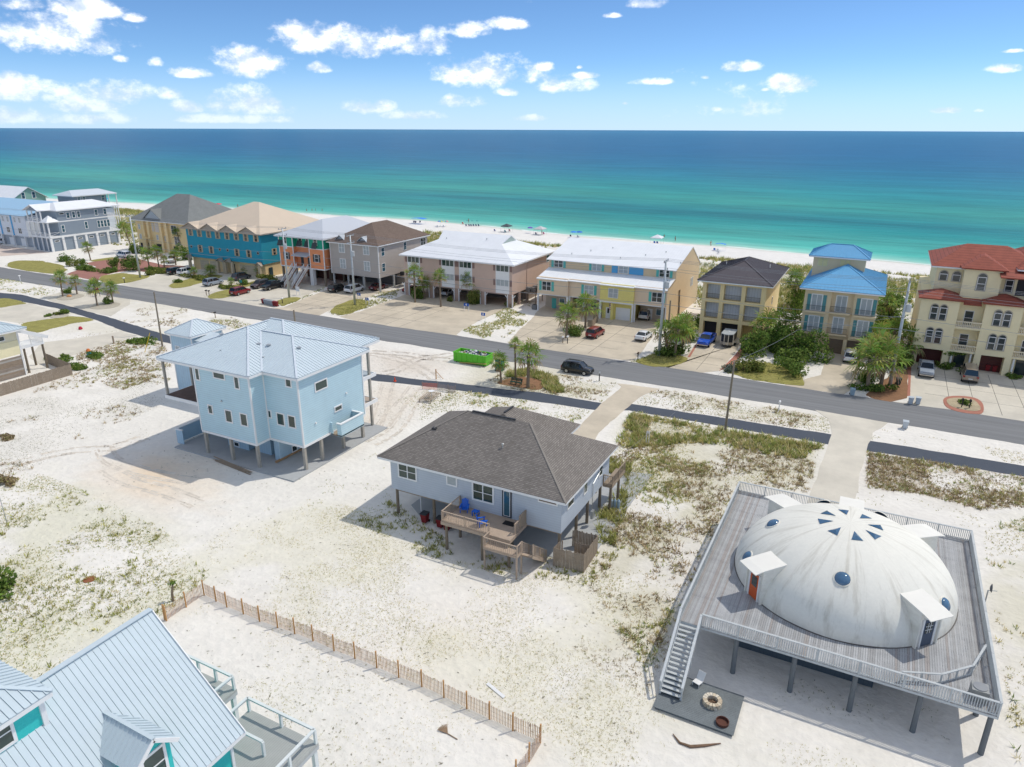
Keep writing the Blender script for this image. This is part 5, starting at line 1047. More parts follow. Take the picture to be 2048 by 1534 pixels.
for x, y in ((gx1 + 2.8, 137.8), (gx1 + 2.8, 141.3), (gx1 + .8, 137.8)): pile(G_h, x, y, 2.3, .1)
for x, y in ((gx1 + .9, 138.3), (gx1 + 2.1, 138.5), (gx1 + 1.6, 140.3)): MB().box(x - .5, y - .5, 2.5, x + .5, y + .5, 3.5).build('air_conditioner', M('ac_grey', (.20, .20, .20), .6, stripe=('Z', .08), groove=.4), G_h)
vents(G_h, [(-88.5, 138.7, 12.5), (-78.5, 139.6, 12.9)], r=.08, h=.2)
# --- beige townhouses with two white roofs
H_h = thing('townhouse_row', (-48.8, 132.5, 0), 'row of beige townhouses with one yellow unit and two long white roofs', 'house')
BG = M('beige_panel_siding', srgb(226, 204, 176), .85, var=.05, vs=.8, stripe=('X', .3), groove=.05); BGL = M('beige_gable_siding', srgb(218, 194, 158), .85, var=.05, stripe=('Y', .3), groove=.05); YL = M('yellow_siding', srgb(232, 218, 134), .8, stripe=('X', .3), groove=.06); BLU = M('sky_blue_siding', srgb(92, 168, 214), .8); AQ = M('aqua_shutter', srgb(92, 186, 178), .7, stripe=('Z', .12), groove=.12)
hx0, hx1 = -62.5, -35.0; U = [hx0, -55.6, -48.6, -41.6, hx1]
MB().add([(hx0, 138.2, 0), (hx0, 157.8, 0), (hx0, 157.8, 8.6), (hx0, 150, 13.0), (hx0, 138.2, 10.2), (hx1, 138.2, 0), (hx1, 157.8, 0), (hx1, 157.8, 8.6), (hx1, 150, 13.0), (hx1, 138.2, 10.2)],
         [(0, 1, 2, 3, 4), (9, 8, 7, 6, 5), (0, 5, 6, 1), (1, 6, 7, 2), (2, 7, 8, 3), (3, 8, 9, 4), (4, 9, 5, 0)]).build('wall', BGL, H_h)
roof(H_h, [[(hx0 - .3, 137.4, 10.12), (hx1 + .1, 137.4, 10.12), (hx1 + .1, 150, 13.12), (hx0 - .3, 150, 13.12)], [(hx0 - .3, 150, 13.12), (hx1 + .1, 150, 13.12), (hx1 + .1, 158.3, 8.5), (hx0 - .3, 158.3, 8.5)]], WHITEROOF, .14)
off = [0.0, .35, .0, .5]; fh = []
for i in range(4):
    y0 = 132.5 + (0, .5, 0.0, .5)[i]; mt = (BG, BG, YL, BG)[i]; a, c_ = U[i], U[i + 1]
    MB().box(a, y0, 3.75, c_, 138.2, 7.3).build('wall', mt, H_h); MB().box(a, y0 - .04, 3.6, c_, y0 + .1, 3.76).build('band_board', WHITE, H_h)
    roof(H_h, [[(a - .02, y0 - .6, 7.05 + .02 * i), (c_ + .02, y0 - .6, 7.05 + .02 * i), (c_ + .02, 138.3, 8.35), (a - .02, 138.3, 8.35)]], WHITEROOF, .16, name='lower_roof')
    for x in (a + .15, c_ - .15): MB().box(x - .15, y0, 0, x + .15, y0 + .3, 3.7).build('carport_post', WHITE, H_h)
    F5 = Fac('f', y0); u = a + (2.1, 4.4, 2.75, 4.5)[i]; sh_ = AQ if i != 2 else None
    F6 = Fac('f', 138.2)
    for ft, zz, uu in ((F5, (4.6, 6.35), u), (F6, (8.55, 9.95), a + (2.2, 3.9, 2.7, 4.2)[i])):
        window(ft, H_h, uu - .95, zz[0], uu + .95, zz[1], cols=2, gm=(GLASS, BLIND, BLIND, GLASS)[i])
        if sh_: 
            for s_ in (-1, 1): ft.part('shutter', sh_, H_h, uu + s_ * 1.12, zz[0] - .1, uu + s_ * 1.65, zz[1] + .1, 0, .06)
    if i != 2:
        MB().box(a + .3, y0 + 3.6, 0, c_ - .3, 138.1, 3.74).build('carport_wall', M('carport_beige', srgb(190, 176, 158), .85), H_h); Fac('f', y0 + 3.6).part('door', (AQ, WHITE, AQ, WHITE)[i], H_h, a + 1.8, 0, a + 2.8, 2.2, 0, .05); window(Fac('f', y0 + 3.6), H_h, a + 3.6, 1.1, a + 4.7, 2.3, gm=GLASSB, rows=1)
    else:
        MB().box(a + .3, y0 + .9, 0, c_ - .3, 138.1, 3.74).build('carport_wall', YL, H_h); Fg = Fac('f', y0 + .9); Fg.part('door', WHITE, H_h, a + 1.1, 0, a + 2.1, 2.3, 0, .05); Fg.part('door_pane', GLASS, H_h, a + 1.4, 1.1, a + 1.8, 2.1, .05, .06); Fg.part('garage_door', WHITE, H_h, a + 3.2, 0, a + 6.2, 2.5, 0, .06)
        MB().box(a + 2.35, y0, 0, a + 2.85, y0 + .9, 3.7).build('pillar', YL, H_h)
        for j in range(28): MB().box(a + j * .25, y0 - .06, 3.45, a + j * .25 + .2, y0 - .03, 3.62).build('trim_scallop', WHITE, H_h)
F6 = Fac('f', 138.2); F6.part('blue_panel', BLU, H_h, U[2] + .2, 8.4, U[2] + 1.5, 10.0, 0, .04); F6.part('blue_panel', BLU, H_h, U[2] + 3.9, 8.4, U[3] - .1, 10.0, 0, .04)
Fr = Fac('r', hx1)
MB().add([(hx1, 132.5, 3.75), (hx1 + .02, 132.5, 3.75), (hx1 + .02, 132.5, 7.2), (hx1 + .02, 138.2, 8.5), (hx1 + .02, 138.2, 0), (hx1 + .02, 133, 0)], [(1, 5, 4, 3, 2)]).build('side_wall', BGL, H_h)
for u in (151.0, 152.2): window(Fr, H_h, u - .3, 4.6, u + .3, 6.3, gm=BLIND)
for i in range(7): MB().path([(hx1 + .06, 141.5 + i * .25, .2), (hx1 + .08, 141.7 + random.uniform(-.5, .5) + i * .2, 2.5), (hx1 + .07, 141.5 + random.uniform(-.8, .8), 5.5)], .04, 5).build('vine_stem', PILE, H_h)
vents(H_h, [(-59 + i * 3.9 + random.uniform(-1, 1), 141 + (i % 3) * 2.4, 10.95 + (i % 3) * .57) for i in range(7)], r=.08, h=.22)
flg = thing('flag', (-46.2, 132.4, 2.6), 'small striped flag on a staff at the yellow townhouse', 'flag'); MB().tube((-46.2, 132.45, 2.6), (-46.2, 131.6, 3.9), .025, n=6).build('staff', WHITE, flg)
for i in range(7): MB().box(-46.22, 131.75 + i * .0, 2.1 + i * .2, -46.18, 132.25, 2.3 + i * .2).build('stripe', M('flag_red', (.5, .05, .06), .8) if i % 2 == 0 else M('flag_white', (.75, .75, .75), .8), flg)
MB().box(-46.24, 131.74, 2.9, -46.16, 132.0, 3.5).build('canton', M('flag_blue', (.03, .05, .2), .8), flg)
# --- yellow three-storey house with dark roof
I_h = thing('house', (-22.5, 131, 0), 'yellow three-storey house with dark standing-seam roof and screened loggias', 'house')
YW = M('yellow_stucco', srgb(236, 213, 160), .85, var=.05, vs=.6, bump=.15); YWD = M('yellow_return', srgb(230, 207, 154), .85, var=.05); DKR = M('dark_brown_metal_roof', srgb(78, 72, 76), .5, var=.06, metal=.1, island=.06)
ix0, ix1, iy0, iy1 = -28.1, -16.9, 131, 150
MB().box(ix0, iy0 + 1.2, 0, ix1, iy1, 10.0).build('wall', YW, I_h)
cols = [ix0, -24.55, -20.75, ix1]
for x in cols: MB().box(x - (0 if x == ix0 else .35 if x != ix1 else .8), iy0, 0, x + (.7 if x == ix0 else .35 if x != ix1 else 0), iy0 + 1.2, 10.0).build('pier', YW, I_h)
for z0, z1 in ((2.5, 3.15), (6.15, 6.75), (9.5, 10.0)): 
    for i in range(3): MB().box(cols[i] + (.7 if i == 0 else .35), iy0 + .02, z0, cols[i + 1] - (.8 if i == 2 else .35), iy0 + 1.2, z1).build('floor_band', YW, I_h)
fi = Fac('f', iy0 + 1.2)
for i in range(3):
    a = cols[i] + (.75 if i == 0 else .4); c_ = cols[i + 1] - (.85 if i == 2 else .4)
    for z0 in (3.15, 6.75):
        fi.part('sliding_door', CURTAIN, I_h, a, z0, c_, z0 + 2.7, 0, .05)
        rl = MB().beam((a, iy0 + .2, z0 + .95), (c_, iy0 + .2, z0 + .95), .06, .05).beam((a, iy0 + .2, z0 + .1), (c_, iy0 + .2, z0 + .1), .04, .04).build('balcony_rail', M('bronze_rail', (.09, .08, .07), .5), I_h)
        q = MB(); 
        for j in range(22): x = a + (c_ - a) * j / 21; q.beam((x, iy0 + .2, z0 + .1), (x, iy0 + .2, z0 + .93), .02, .02)
        stuff(q.build('balusters', M('bronze_rail', (.09, .08, .07), .5), rl))
    if i < 2: fi.part('garage_opening', DARK, I_h, a, 0, c_, 2.45, 0, .03)
    else: fi.part('lattice_panel', M('tan_lattice', srgb(190, 164, 110), .8, stripe=('X', .12), groove=.3), I_h, a, 0, c_, 2.4, 0, .04)
pol, sg = hip(ix0 - .9, ix1 + 1.2, iy0 - .9, iy1 + .9, 10.2, 12.9, (-22.4, 138.7), (-22.4, 143.5)); r_ = roof(I_h, pol, DKR, .12, .6); caps(I_h, sg, DKR, .25, .06, r_, .08); eaves(I_h, ix0 - .9, ix1 + 1.2, iy0 - .9, iy1 + .9, 10.2)
vents(I_h, [(-26.5, 143, 11.3), (-18.2, 142, 11.6)], WHITE, .07, .3); window(Fac('r', ix1), I_h, 140, 5, 140.8, 6.2, gm=GLASS)
# --- blue-roofed house
J_h = thing('house', (-4.7, 128.5, 0), 'tan house with bright blue metal roofs, tower room and teal shutters', 'house')
TN = M('tan_stucco', srgb(222, 202, 166), .85, var=.05, vs=.6, bump=.15); BLR = M('bright_blue_metal_roof', srgb(92, 160, 202), .45, var=.05, island=.05); TL_ = M('teal_shutter', srgb(92, 148, 150), .7, stripe=('Z', .12), groove=.15)
jx0, jx1, jy0, jy1 = -10.3, .9, 128.5, 146
MB().box(jx0, jy0 + .6, 0, jx1, jy1, 10.9).build('wall', TN, J_h)
for (a, c_) in ((jx0, -6.1), (-5.6 + 2.9 + .1, jx1)): MB().box(a, jy0, 2.7, c_, jy0 + .6, 10.9).build('bay', TN, J_h)
pol, sg = hip(jx0 - .9, jx1 + .9, jy0 - .9, jy1 + .8, 11.05, 14.0, (-4.7, 136.3), (-4.7, 138)); r_ = roof(J_h, pol, BLR, .12, .55); caps(J_h, sg, BLR, .2, .06, r_, .07); eaves(J_h, jx0 - .9, jx1 + .9, jy0 - .9, jy1 + .8, 11.05)
MB().box(-10.4, 137.2, 11, -2.0, 143.5, 15.2).build('tower_room', TN, J_h)
pol, sg = hip(-11.2, -1.3, 136.4, 144.3, 15.2, 16.9, (-8.0, 140.3), (-4.4, 140.3)); r2 = roof(J_h, pol, BLR, .12, .55, 'tower_roof'); caps(J_h, sg, BLR, .2, .06, r2, .07); eaves(J_h, -11.2, -1.3, 136.4, 144.3, 15.2)
LOUV = M('cream_louvre', srgb(226, 214, 160), .7, stripe=('Z', .15), groove=.3)
for x in (-8.8, -5.2): window(Fac('f', 137.2), J_h, x - .75, 13.4, x + .75, 14.6, fm=M('cream_trim', srgb(214, 204, 170), .7), gm=LOUV, cols=2, rows=1)
IRON = M('wrought_iron', (.05, .06, .07), .5)
for (u, y_, z0) in ((-8.3, jy0, 3.5), (-8.3, jy0, 7.2), (-4.5, jy0 + .6, 3.5), (-4.5, jy0 + .6, 7.2), (-.7, jy0, 3.5), (-.7, jy0, 7.2)):
    F7 = Fac('f', y_); window(F7, J_h, u - .75, z0 + .1, u + .75, z0 + 2.7, cols=2, rows=1, fw=.16, gm=BLIND, name='french_door')
    if u != -4.5:
        for s_ in (-1, 1): F7.part('shutter', TL_, J_h, u + s_ * .95, z0, u + s_ * 1.5, z0 + 2.75, 0, .06)
    MB().box(u - 1.6, y_ - .7, z0 - .3, u + 1.6, y_, z0).build('balcony', TN, J_h)
    rl = MB().box(u - 1.55, y_ - .68, z0 + .95, u + 1.55, y_ - .63, z0 + 1.0).box(u - 1.55, y_ - .68, z0 + .08, u + 1.55, y_ - .63, z0 + .12).build('balcony_rail', IRON, J_h); q = MB()
    for j in range(22): x = u - 1.55 + 3.1 * j / 21; q.box(x - .012, y_ - .67, z0, x + .012, y_ - .64, z0 + .95)
    stuff(q.build('balusters', IRON, rl))
fj = Fac('f', jy0 + .6)
for a, c_ in ((-5.8, -3.3), (-2.6, -.1)): fj.part('garage_door', M('taupe_garage_door', srgb(120, 104, 88), .7, stripe=('Z', .5), groove=.2), J_h, a, 0, c_, 2.5, 0, .05)
for x in (-6.1, -2.95, .6): MB().box(x - .25, jy0 - .02, 0, x + .25, jy0 + .6, 2.7).build('pier', TN, J_h)
arch_window(fj, J_h, -8.4, .9, 1.3, 1.5, IRON, DARK, 'arched_opening')
# --- red-tiled villa
K_h = thing('villa', (16, 128.5, 0), 'cream villa with red tile roofs, arched windows and balustraded balconies', 'house')
CS = M('cream_stucco', srgb(234, 220, 180), .85, var=.05, vs=.5, bump=.15); TILE = M('red_roof_tile', srgb(148, 80, 64), .85, var=.2, vs=.9, stripe=('Z', .30), groove=.45, bump=.6, bs=8); STN = M('stone_surround', srgb(176, 168, 152), .8)
kx0, kx1, ky0, ky1 = 7.0, 34., 128.5, 148
MB().box(kx0, ky0 + 1.6, 0, kx1, ky1, 11.2).build('wall', CS, K_h)
wings = [(kx0, 12.3), (15.7, 20.6), (24.0, 29)]
for a, c_ in wings: MB().box(a, ky0, 2.9, c_, ky0 + 1.6, 11.1).build('bay', CS, K_h); MB().box(a, ky0, 0, a + .9, ky0 + 1.6, 2.9).build('pier', CS, K_h); MB().box(c_ - .9, ky0, 0, c_, ky0 + 1.6, 2.9).build('pier', CS, K_h); Fac('f', ky0 + 1.6).part('garage_door', M('maroon_garage_door', srgb(84, 40, 36), .6, stripe=('Z', .5), groove=.2), K_h, a + .9, 0, c_ - .9, 2.7, 0, .05)
for a, c_ in ((12.3, 15.7), (20.6, 24.0)):
    for z0 in (3.1, 6.9):
        MB().box(a, ky0 + .1, z0 - .25, c_, ky0 + 1.6, z0).build('balcony', CS, K_h); q = MB(); r_ = MB().box(a, ky0 + .05, z0 + .85, c_, ky0 + .3, z0 + 1.0).box(a, ky0 + .08, z0, c_, ky0 + .27, z0 + .1).build('balustrade_rail', M('pale_stone', srgb(226, 214, 188), .8), K_h)
        for j in range(14): x = a + .15 + (c_ - a - .3) * j / 13; q.lathe((x, ky0 + .17, z0 + .1), [(.04, 0), (.085, .2), (.05, .5), (.07, .75)], 6)
        stuff(q.build('balusters', M('pale_stone', srgb(226, 214, 188), .8), r_)); window(Fac('f', ky0 + 1.6), K_h, a + 1.1, z0 + .2, a + 2.2, z0 + 2.4, gm=GLASS)
    Fac('f', ky0 + 1.6).part('entry_door', GLASS, K_h, a + .9, 0, a + 2.4, 2.4, 0, .05)
    for x in (a + .4, c_ - .4): MB().tube((x, ky0 + .5, 0), (x, ky0 + .5, 2.85), .16, n=10).build('column', WHITE, K_h)
fk = Fac('f', ky0)
for a, c_ in wings:
    for z0 in (4.0, 7.8):
        for s_ in (-1, 1): arch_window(fk, K_h, (a + c_) / 2 + s_ * .62, z0, .95, 2.4, STN, GLASS)
# lower hipped roofs over the bays, upper storey set back, main roof
for a, c_ in wings: pol, sg = hip(a - .5, c_ + .5, ky0 - .6, ky0 + 5.2, 11.2, 12.4, ((a + c_) / 2 - .1, ky0 + 2.2), ((a + c_) / 2 + .1, ky0 + 2.2)); roof(K_h, pol, TILE, .2, name='bay_roof')
for a, c_ in ((12.8, 15.2), (21.1, 23.5)): MB().slab([(a, ky0 + .3, 10.6), (c_, ky0 + .3, 10.6), (c_, ky0 + 1.7, 11.3), (a, ky0 + 1.7, 11.3)], .18).build('canopy_roof', TILE, K_h)
MB().box(kx0 + 1.5, ky0 + 4.2, 11, kx1, ky1, 15.6).build('upper_wall', CS, K_h); MB().box(12.2, ky0 + 2.2, 11, 17.2, ky0 + 4.2, 15.9).build('upper_bay', CS, K_h)
for x in (9.6, 11.4): arch_window(Fac('f', ky0 + 4.2), K_h, x, 13.4, 1.1, 1.5, STN, GLASS)
arch_window(Fac('f', ky0 + 2.2), K_h, 14.7, 12.6, 1.15, 2.6, STN, GLASS); arch_window(Fac('f', ky0 + 4.2), K_h, 18.6, 12.4, 1.0, 2.3, STN, DARK, 'arched_opening'); Fac('f', ky0 + 4.2).part('loggia_opening', DARK, K_h, 19.6, 11.9, 23.5, 14.9, 0, .03)
pol, sg = hip(kx0 + .6, 24., ky0 + 3.4, ky1 + .8, 15.7, 18.6, (12.5, 139), (18, 139)); roof(K_h, pol, TILE, .22); eaves(K_h, kx0 + .6, 24., ky0 + 3.4, ky1 + .8, 15.7)
pol, sg = hip(11.6, 17.8, ky0 + 1.4, ky0 + 10, 16.0, 17.7, (14.6, ky0 + 4.6), (14.8, ky0 + 7)); roof(K_h, pol, TILE, .22, name='bay_roof')
pol, sg = hip(19, 36, ky0 + 2.6, ky1 + 2, 16.2, 20.0, (24, 140), (30, 140)); roof(K_h, pol, TILE, .22); MB().box(19.8, ky0 + 5, 15, 35, ky1, 16.1).build('upper_wall', CS, K_h); eaves(K_h, 19, 36, ky0 + 2.6, ky1 + 2, 16.2)
MB().slab([(16.8, ky0 + .2, 15.2), (24, ky0 + .2, 15.2), (24, ky0 + 4.3, 15.9), (16.8, ky0 + 4.3, 15.9)], .2).build('loggia_roof', TILE, K_h)
# --- ochre house with grey hip roof
C_h = thing('house', (-198, 146, 0), 'ochre stucco house with large grey shingle hip roof and front gable', 'house'); OC = M('ochre_siding', srgb(230, 205, 154), .85, var=.06, stripe=('Z', .25), groove=.06); SHC = shingle('slate_grey_shingles', (134, 136, 134), .3)
cx0, cx1, cy0, cy1 = -207.5, -183.5, 146, 168
MB().box(cx0, cy0, 0, cx1, cy1, 9.3).build('wall', OC, C_h); pol, sg = hip(cx0 - 1.2, cx1 + 1.2, cy0 - 1.2, cy1 + 1.2, 9.5, 16.9, (-197.2, 154.5), (-191.5, 154.5)); roof(C_h, pol, SHC, .18); eaves(C_h, cx0 - 1.2, cx1 + 1.2, cy0 - 1.2, cy1 + 1.2, 9.5)
fc = Fac('f', cy0); gable_front(C_h, Fac('f', cy0 - .4), -203.2, -194.0, 9.6, 12.9, M('gable_blue_grey', srgb(170, 178, 184), .7), SHC, 4.0)
for x in (-201.2, -195.5, -193.0, -203.4): MB().box(x - .45, cy0 - .7, 0, x + .45, cy0, 9.2).build('pilaster', M('ochre_trim', srgb(232, 208, 160), .85), C_h)
for (u, z, w_, h) in ((-199.6, 7.4, 1.0, 2.6), (-197.8, 7.4, 1.8, 2.8), (-195.9, 7.4, .8, 2.6)): fc.part('shuttered_window', M('pale_lilac_shutter', srgb(204, 196, 186), .7, stripe=('X', .4), groove=.12), C_h, u - w_ / 2, z - h / 2, u + w_ / 2, z + h / 2, 0, .08)
for (u, z) in ((-190.2, 7.2), (-189.4, 3.9)): window(fc, C_h, u - 1.1, z - 1.2, u + 1.1, z + 1.2, cols=2, gm=GLASS)
for (u, z) in ((-206, 7.2), (-206, 4.2), (-198.2, 4.4), (-195, 4.2)): window(fc, C_h, u - .4, z - .7, u + .4, z + .7, gm=BLIND)
for (u, w_) in ((-202.4, 1.6), (-197.5, 4.0)): fc.part('garage_opening', DARK, C_h, u - w_ / 2, 0, u + w_ / 2, 2.4, 0, .04)
for (u, w_) in ((-206.2, 1.0), (-190.6, 1.6), (-187, 1.2)): fc.part('opening', DARK, C_h, u - w_ / 2, 0, u + w_ / 2, 2.2, 0, .04)
MB().box(-203.6, cy0 - 1.6, 4.0, -200.3, cy0 - .2, 4.2).build('stoop', OC, C_h)
# --- grey three-storey house with white roof, and the one behind it
B_h = thing('house', (-231, 130, 0), 'slate-grey three-storey house with white metal roof and corner porches', 'house'); SG = siding('slate_siding', (138, 150, 162), .2)
bx0, bx1, by0, by1 = -236, -226.2, 130, 152.6
MB().box(bx0, by0 + 3.2, 4.6, bx1, by1 - 3, 12.1).build('wall', SG, B_h); MB().box(bx0 + .3, by0 + .6, 0, bx1 - .25, by1, 4.0).build('ground_wall', SG, B_h)
for z in (4.0, 8.6): MB().box(bx0 - .05, by0, z, bx1 + .05, by1 + .6, z + .6 if z < 5 else z + .35).build('band_board', WHITE, B_h)
for i in range(7):
    y = by0 + .2 + i * (by1 - by0 - .4) / 6; MB().box(bx1 - .3, y - .35, 0, bx1 + .1, y + .35, 4.0).build('pier', WHITE, B_h)
    if i < 6: window(Fac('r', bx1 - .25), B_h, y + 1.2, 2.9, y + 2.4, 3.3, rows=1, fw=.12) if i != 1 else None
fb = Fac('r', bx1)
for u in (136.8, 138.6, 140.2, 146.0, 149.0): window(fb, B_h, u - .42, 9.6, u + .42, 11.3, gm=GLASSB, fw=.14)
window(fb, B_h, 134.2, 10.9, 135.6, 11.3, rows=1); window(fb, B_h, 134.1, 5.6, 134.9, 7.6, gm=GLASSB, fw=.14); window(fb, B_h, 141.6, 5.9, 142.4, 7.9, gm=GLASSB, fw=.14)
for u in (146.2, 147.3, 148.4, 149.5): window(fb, B_h, u - .4, 5.8, u + .4, 7.8, gm=GLASSB, fw=.13)
for x in (bx0 + .2, bx0 + 2.6, bx0 + 5, bx0 + 7.4, bx1 - .15): MB().box(x - .18, by0, 4.6, x + .18, by0 + .35, 8.6).build('porch_post', WHITE, B_h); MB().box(x - .15, by0 + .1, 0, x + .15, by0 + .4, 4.0).build('porch_post', WHITE, B_h)
for x in (bx0 + .2, bx0 + 2.6, bx0 + 5, bx0 + 7.0): MB().box(x - .15, by0, 8.95, x + .15, by0 + .3, 12.0).build('porch_post', WHITE, B_h)
for z in (4.6, 8.95):
    for i in range(4 if z < 5 else 3):
        a = bx0 + .4 + i * 2.4; MB().beam((a, by0 + .15, z + .15), (a + 2, by0 + .15, z + 1.0), .06, .08).beam((a, by0 + .15, z + 1.0), (a + 2, by0 + .15, z + .15), .06, .08).beam((a, by0 + .15, z + 1.05), (a + 2, by0 + .15, z + 1.05), .1, .08).build('cross_rail', WHITE, B_h)
MB().beam((bx1 - .1, by0 + .3, 5.65), (bx1 - .1, by0 + 3.2, 5.65), .1, .08).beam((bx1 - .1, by0 + .3, 4.75), (bx1 - .1, by0 + 3.2, 5.6), .06, .08).build('cross_rail', WHITE, B_h)
for z in (4.6, 8.95):
    railing(B_h, (bx1 + .0, by1 - 2.9, z), (bx1 + .0, by1 + .5, z), 1.0, WHITE, .3)
    for y in (by1 - .3, by1 + .5): MB().box(bx1 - .15, y - .12, z, bx1 + .1, y + .12, z + 3.6).build('porch_post', WHITE, B_h)
pol, sg = hip(bx0 - .8, bx1 + .8, by0 + 3, by1 + 1.4, 12.2, 14.2, (-231.1, by0 + 6), (-231.1, by1 - 4)); roof(B_h, pol, WHITEROOF, .15); eaves(B_h, bx0 - .8, bx1 + .8, by0 + 3, by1 + 1.4, 12.2)
roof(B_h, [[(bx0 - .6, by0 - .8, 12.2), (-232.2, by0 - .8, 14.0), (-232.2, by0 + 7, 14.0), (bx0 - .6, by0 + 7, 12.2)], [(-228.6, by0 - .8, 12.2), (-232.2, by0 - .8, 14.0), (-232.2, by0 + 7, 14.0), (-228.6, by0 + 7, 12.2)]], WHITEROOF, .14, name='porch_roof')
MB().add([(bx0 + .2, by0, 12.1), (-229.2, by0, 12.1), (-232.2, by0, 13.7)], [(0, 1, 2)]).build('gable', SG, B_h)
pol, sg = hip(-229, bx1 + .7, by0 - .6, by0 + 3.4, 8.95, 10.8, (-227.4, by0 + 1.3), (-227.2, by0 + 1.3)); roof(B_h, pol, WHITEROOF, .12, name='porch_roof')
A1 = thing('house', (-270, 132, 0), 'white row house with blue metal roof and blue stripes beside the slate-grey house', 'house'); WS = siding('white_siding', (220, 225, 230), .25); BR2 = M('cornflower_metal_roof', srgb(150, 186, 212), .6, var=.04, stripe=('X', .6), groove=.08)
MB().box(-300, 132, 3.2, -241, 162, 9.9).build('wall', WS, A1); MB().box(-300, 133, 0, -241, 162, 3.2).build('ground_wall', M('grey_garage_wall', srgb(176, 182, 188), .8), A1)
roof(A1, [[(-301, 131.2, 9.95), (-240.2, 131.2, 9.95), (-240.2, 147, 12.8), (-301, 147, 12.8)], [(-301, 163, 9.95), (-240.2, 163, 9.95), (-240.2, 147, 12.8), (-301, 147, 12.8)]], BR2, .15)
for i in range(8):
    u = -245.5 - i * 6.4; fa = Fac('f', 132)
    for s_ in (-1.3, 1.3): window(fa, A1, u + s_ - .5, 7.6, u + s_ + .5, 9.2, gm=BLIND); window(fa, A1, u + s_ * .4 - .8, 4.2, u + s_ * .4 + .8, 5.8, cols=2) if s_ > 0 else None
    fa.part('blue_stripe', BLU, A1, u - 3.5, 3.4, u - 2.9, 9.7, 0, .15); Fac('f', 133).part('garage_door', WHITE, A1, u - 2, 0, u + .6, 2.4, 0, .05); MB().box(u + 1.8, 132, 0, u + 2.2, 132.5, 3.2).build('pier', WHITE, A1)
A2_ = thing('house', (-277, 168, 0), 'slate-grey house with long pale grey roof behind the white-roofed one', 'house'); MB().box(-282, 168, 0, -272.2, 181, 11.9).build('wall', SG, A2_)
GRL = M('pale_grey_roof', srgb(200, 206, 212), .6, var=.04); pol, sg = hip(-283.2, -271, 166.8, 185, 12.0, 13.7, (-277.1, 170), (-277.1, 181.5)); roof(A2_, pol, GRL, .15); eaves(A2_, -283.2, -271, 166.8, 185, 12.0)
for y in (170, 172): window(Fac('r', -272.2), A2_, y - .5, 10.2, y + .5, 11.4, gm=GLASSB)
window(Fac('r', -272.2), A2_, 179, 9.6, 180.2, 11.4, gm=GLASSB)
for y in (181.4, 184.6): MB().box(-271.6, y - .15, 0, -271.3, y + .15, 11.8).build('porch_post', WHITE, A2_)
A3 = thing('house', (-325, 168, 0), 'sage green gabled house with white metal roof at the far end of the beach row', 'house'); SGN = siding('sage_siding', (140, 178, 164), .25)
MB().add([(-350, 161.5, 0), (-300, 161.5, 0), (-300, 174, 0), (-350, 174, 0), (-350, 161.5, 10.2), (-300, 161.5, 10.2), (-300, 174, 10.2), (-350, 174, 10.2), (-300, 167.7, 14.1), (-350, 167.7, 14.1)], [(0, 1, 5, 4), (1, 2, 6, 8, 5), (2, 3, 7, 6), (3, 0, 4, 9, 7)]).build('wall', SGN, A3)
roof(A3, [[(-351, 160.5, 9.8), (-299.3, 160.5, 9.8), (-299.3, 167.7, 14.3), (-351, 167.7, 14.3)], [(-351, 175, 9.8), (-299.3, 175, 9.8), (-299.3, 167.7, 14.3), (-351, 167.7, 14.3)]], WHITEROOF, .15)
for y in (165.6, 169.6): window(Fac('r', -300), A3, y - .55, 10.0, y + .55, 12.2, gm=GLASSB, fw=.2)
for h_ in (D, E_h, F_h, G_h, H_h, I_h, J_h, K_h, C_h, B_h): pass
for r4 in ((-167, 130.5, -138, 156), (-132, 129.5, -117, 152), (-117, 131, -102, 152), (-96, 131.5, -68, 152.5), (-63, 132, -34.5, 158), (-28.5, 130.5, -16.5, 150), (-10.8, 128, 1.4, 146), (6.5, 128, 34, 149), (-208, 145, -183, 168), (-236.5, 129.5, -226, 153), (-300, 131, -241, 163)):
    addhard([(r4[0], r4[1]), (r4[2], r4[1]), (r4[2], r4[3]), (r4[0], r4[3])])
# ------------------------------------------------------------------ plants
def palette(name):
    return 1.5 * np.array({'dune': [(.30, .29, .10), (.22, .25, .07), (.38, .33, .14), (.16, .20, .06), (.42, .36, .20)],
                     'dry': [(.22, .16, .09), (.30, .23, .13), (.16, .12, .07), (.26, .25, .10), (.36, .29, .18)],
                     'green': [(.22, .23, .07), (.27, .27, .08), (.17, .18, .06), (.32, .30, .11), (.26, .23, .10)],
                     'sparse': [(.38, .34, .14), (.30, .30, .10), (.44, .40, .20), (.24, .22, .10), (.40, .31, .16)],
                     'speck': [(.10, .10, .07), (.16, .15, .09), (.22, .21, .10), (.12, .13, .06)]}[name])
def free(x, y):
    ok = np.ones(x.shape, bool)
    for p in HARD:
        if p: ok &= ~inpoly(x, y, p)
    return ok
grass_mat = M('grass_blades', rough=.85, attr=True, var=.10, vs=2, spec=.15, trans=.25)
GV, GC = {}, {}
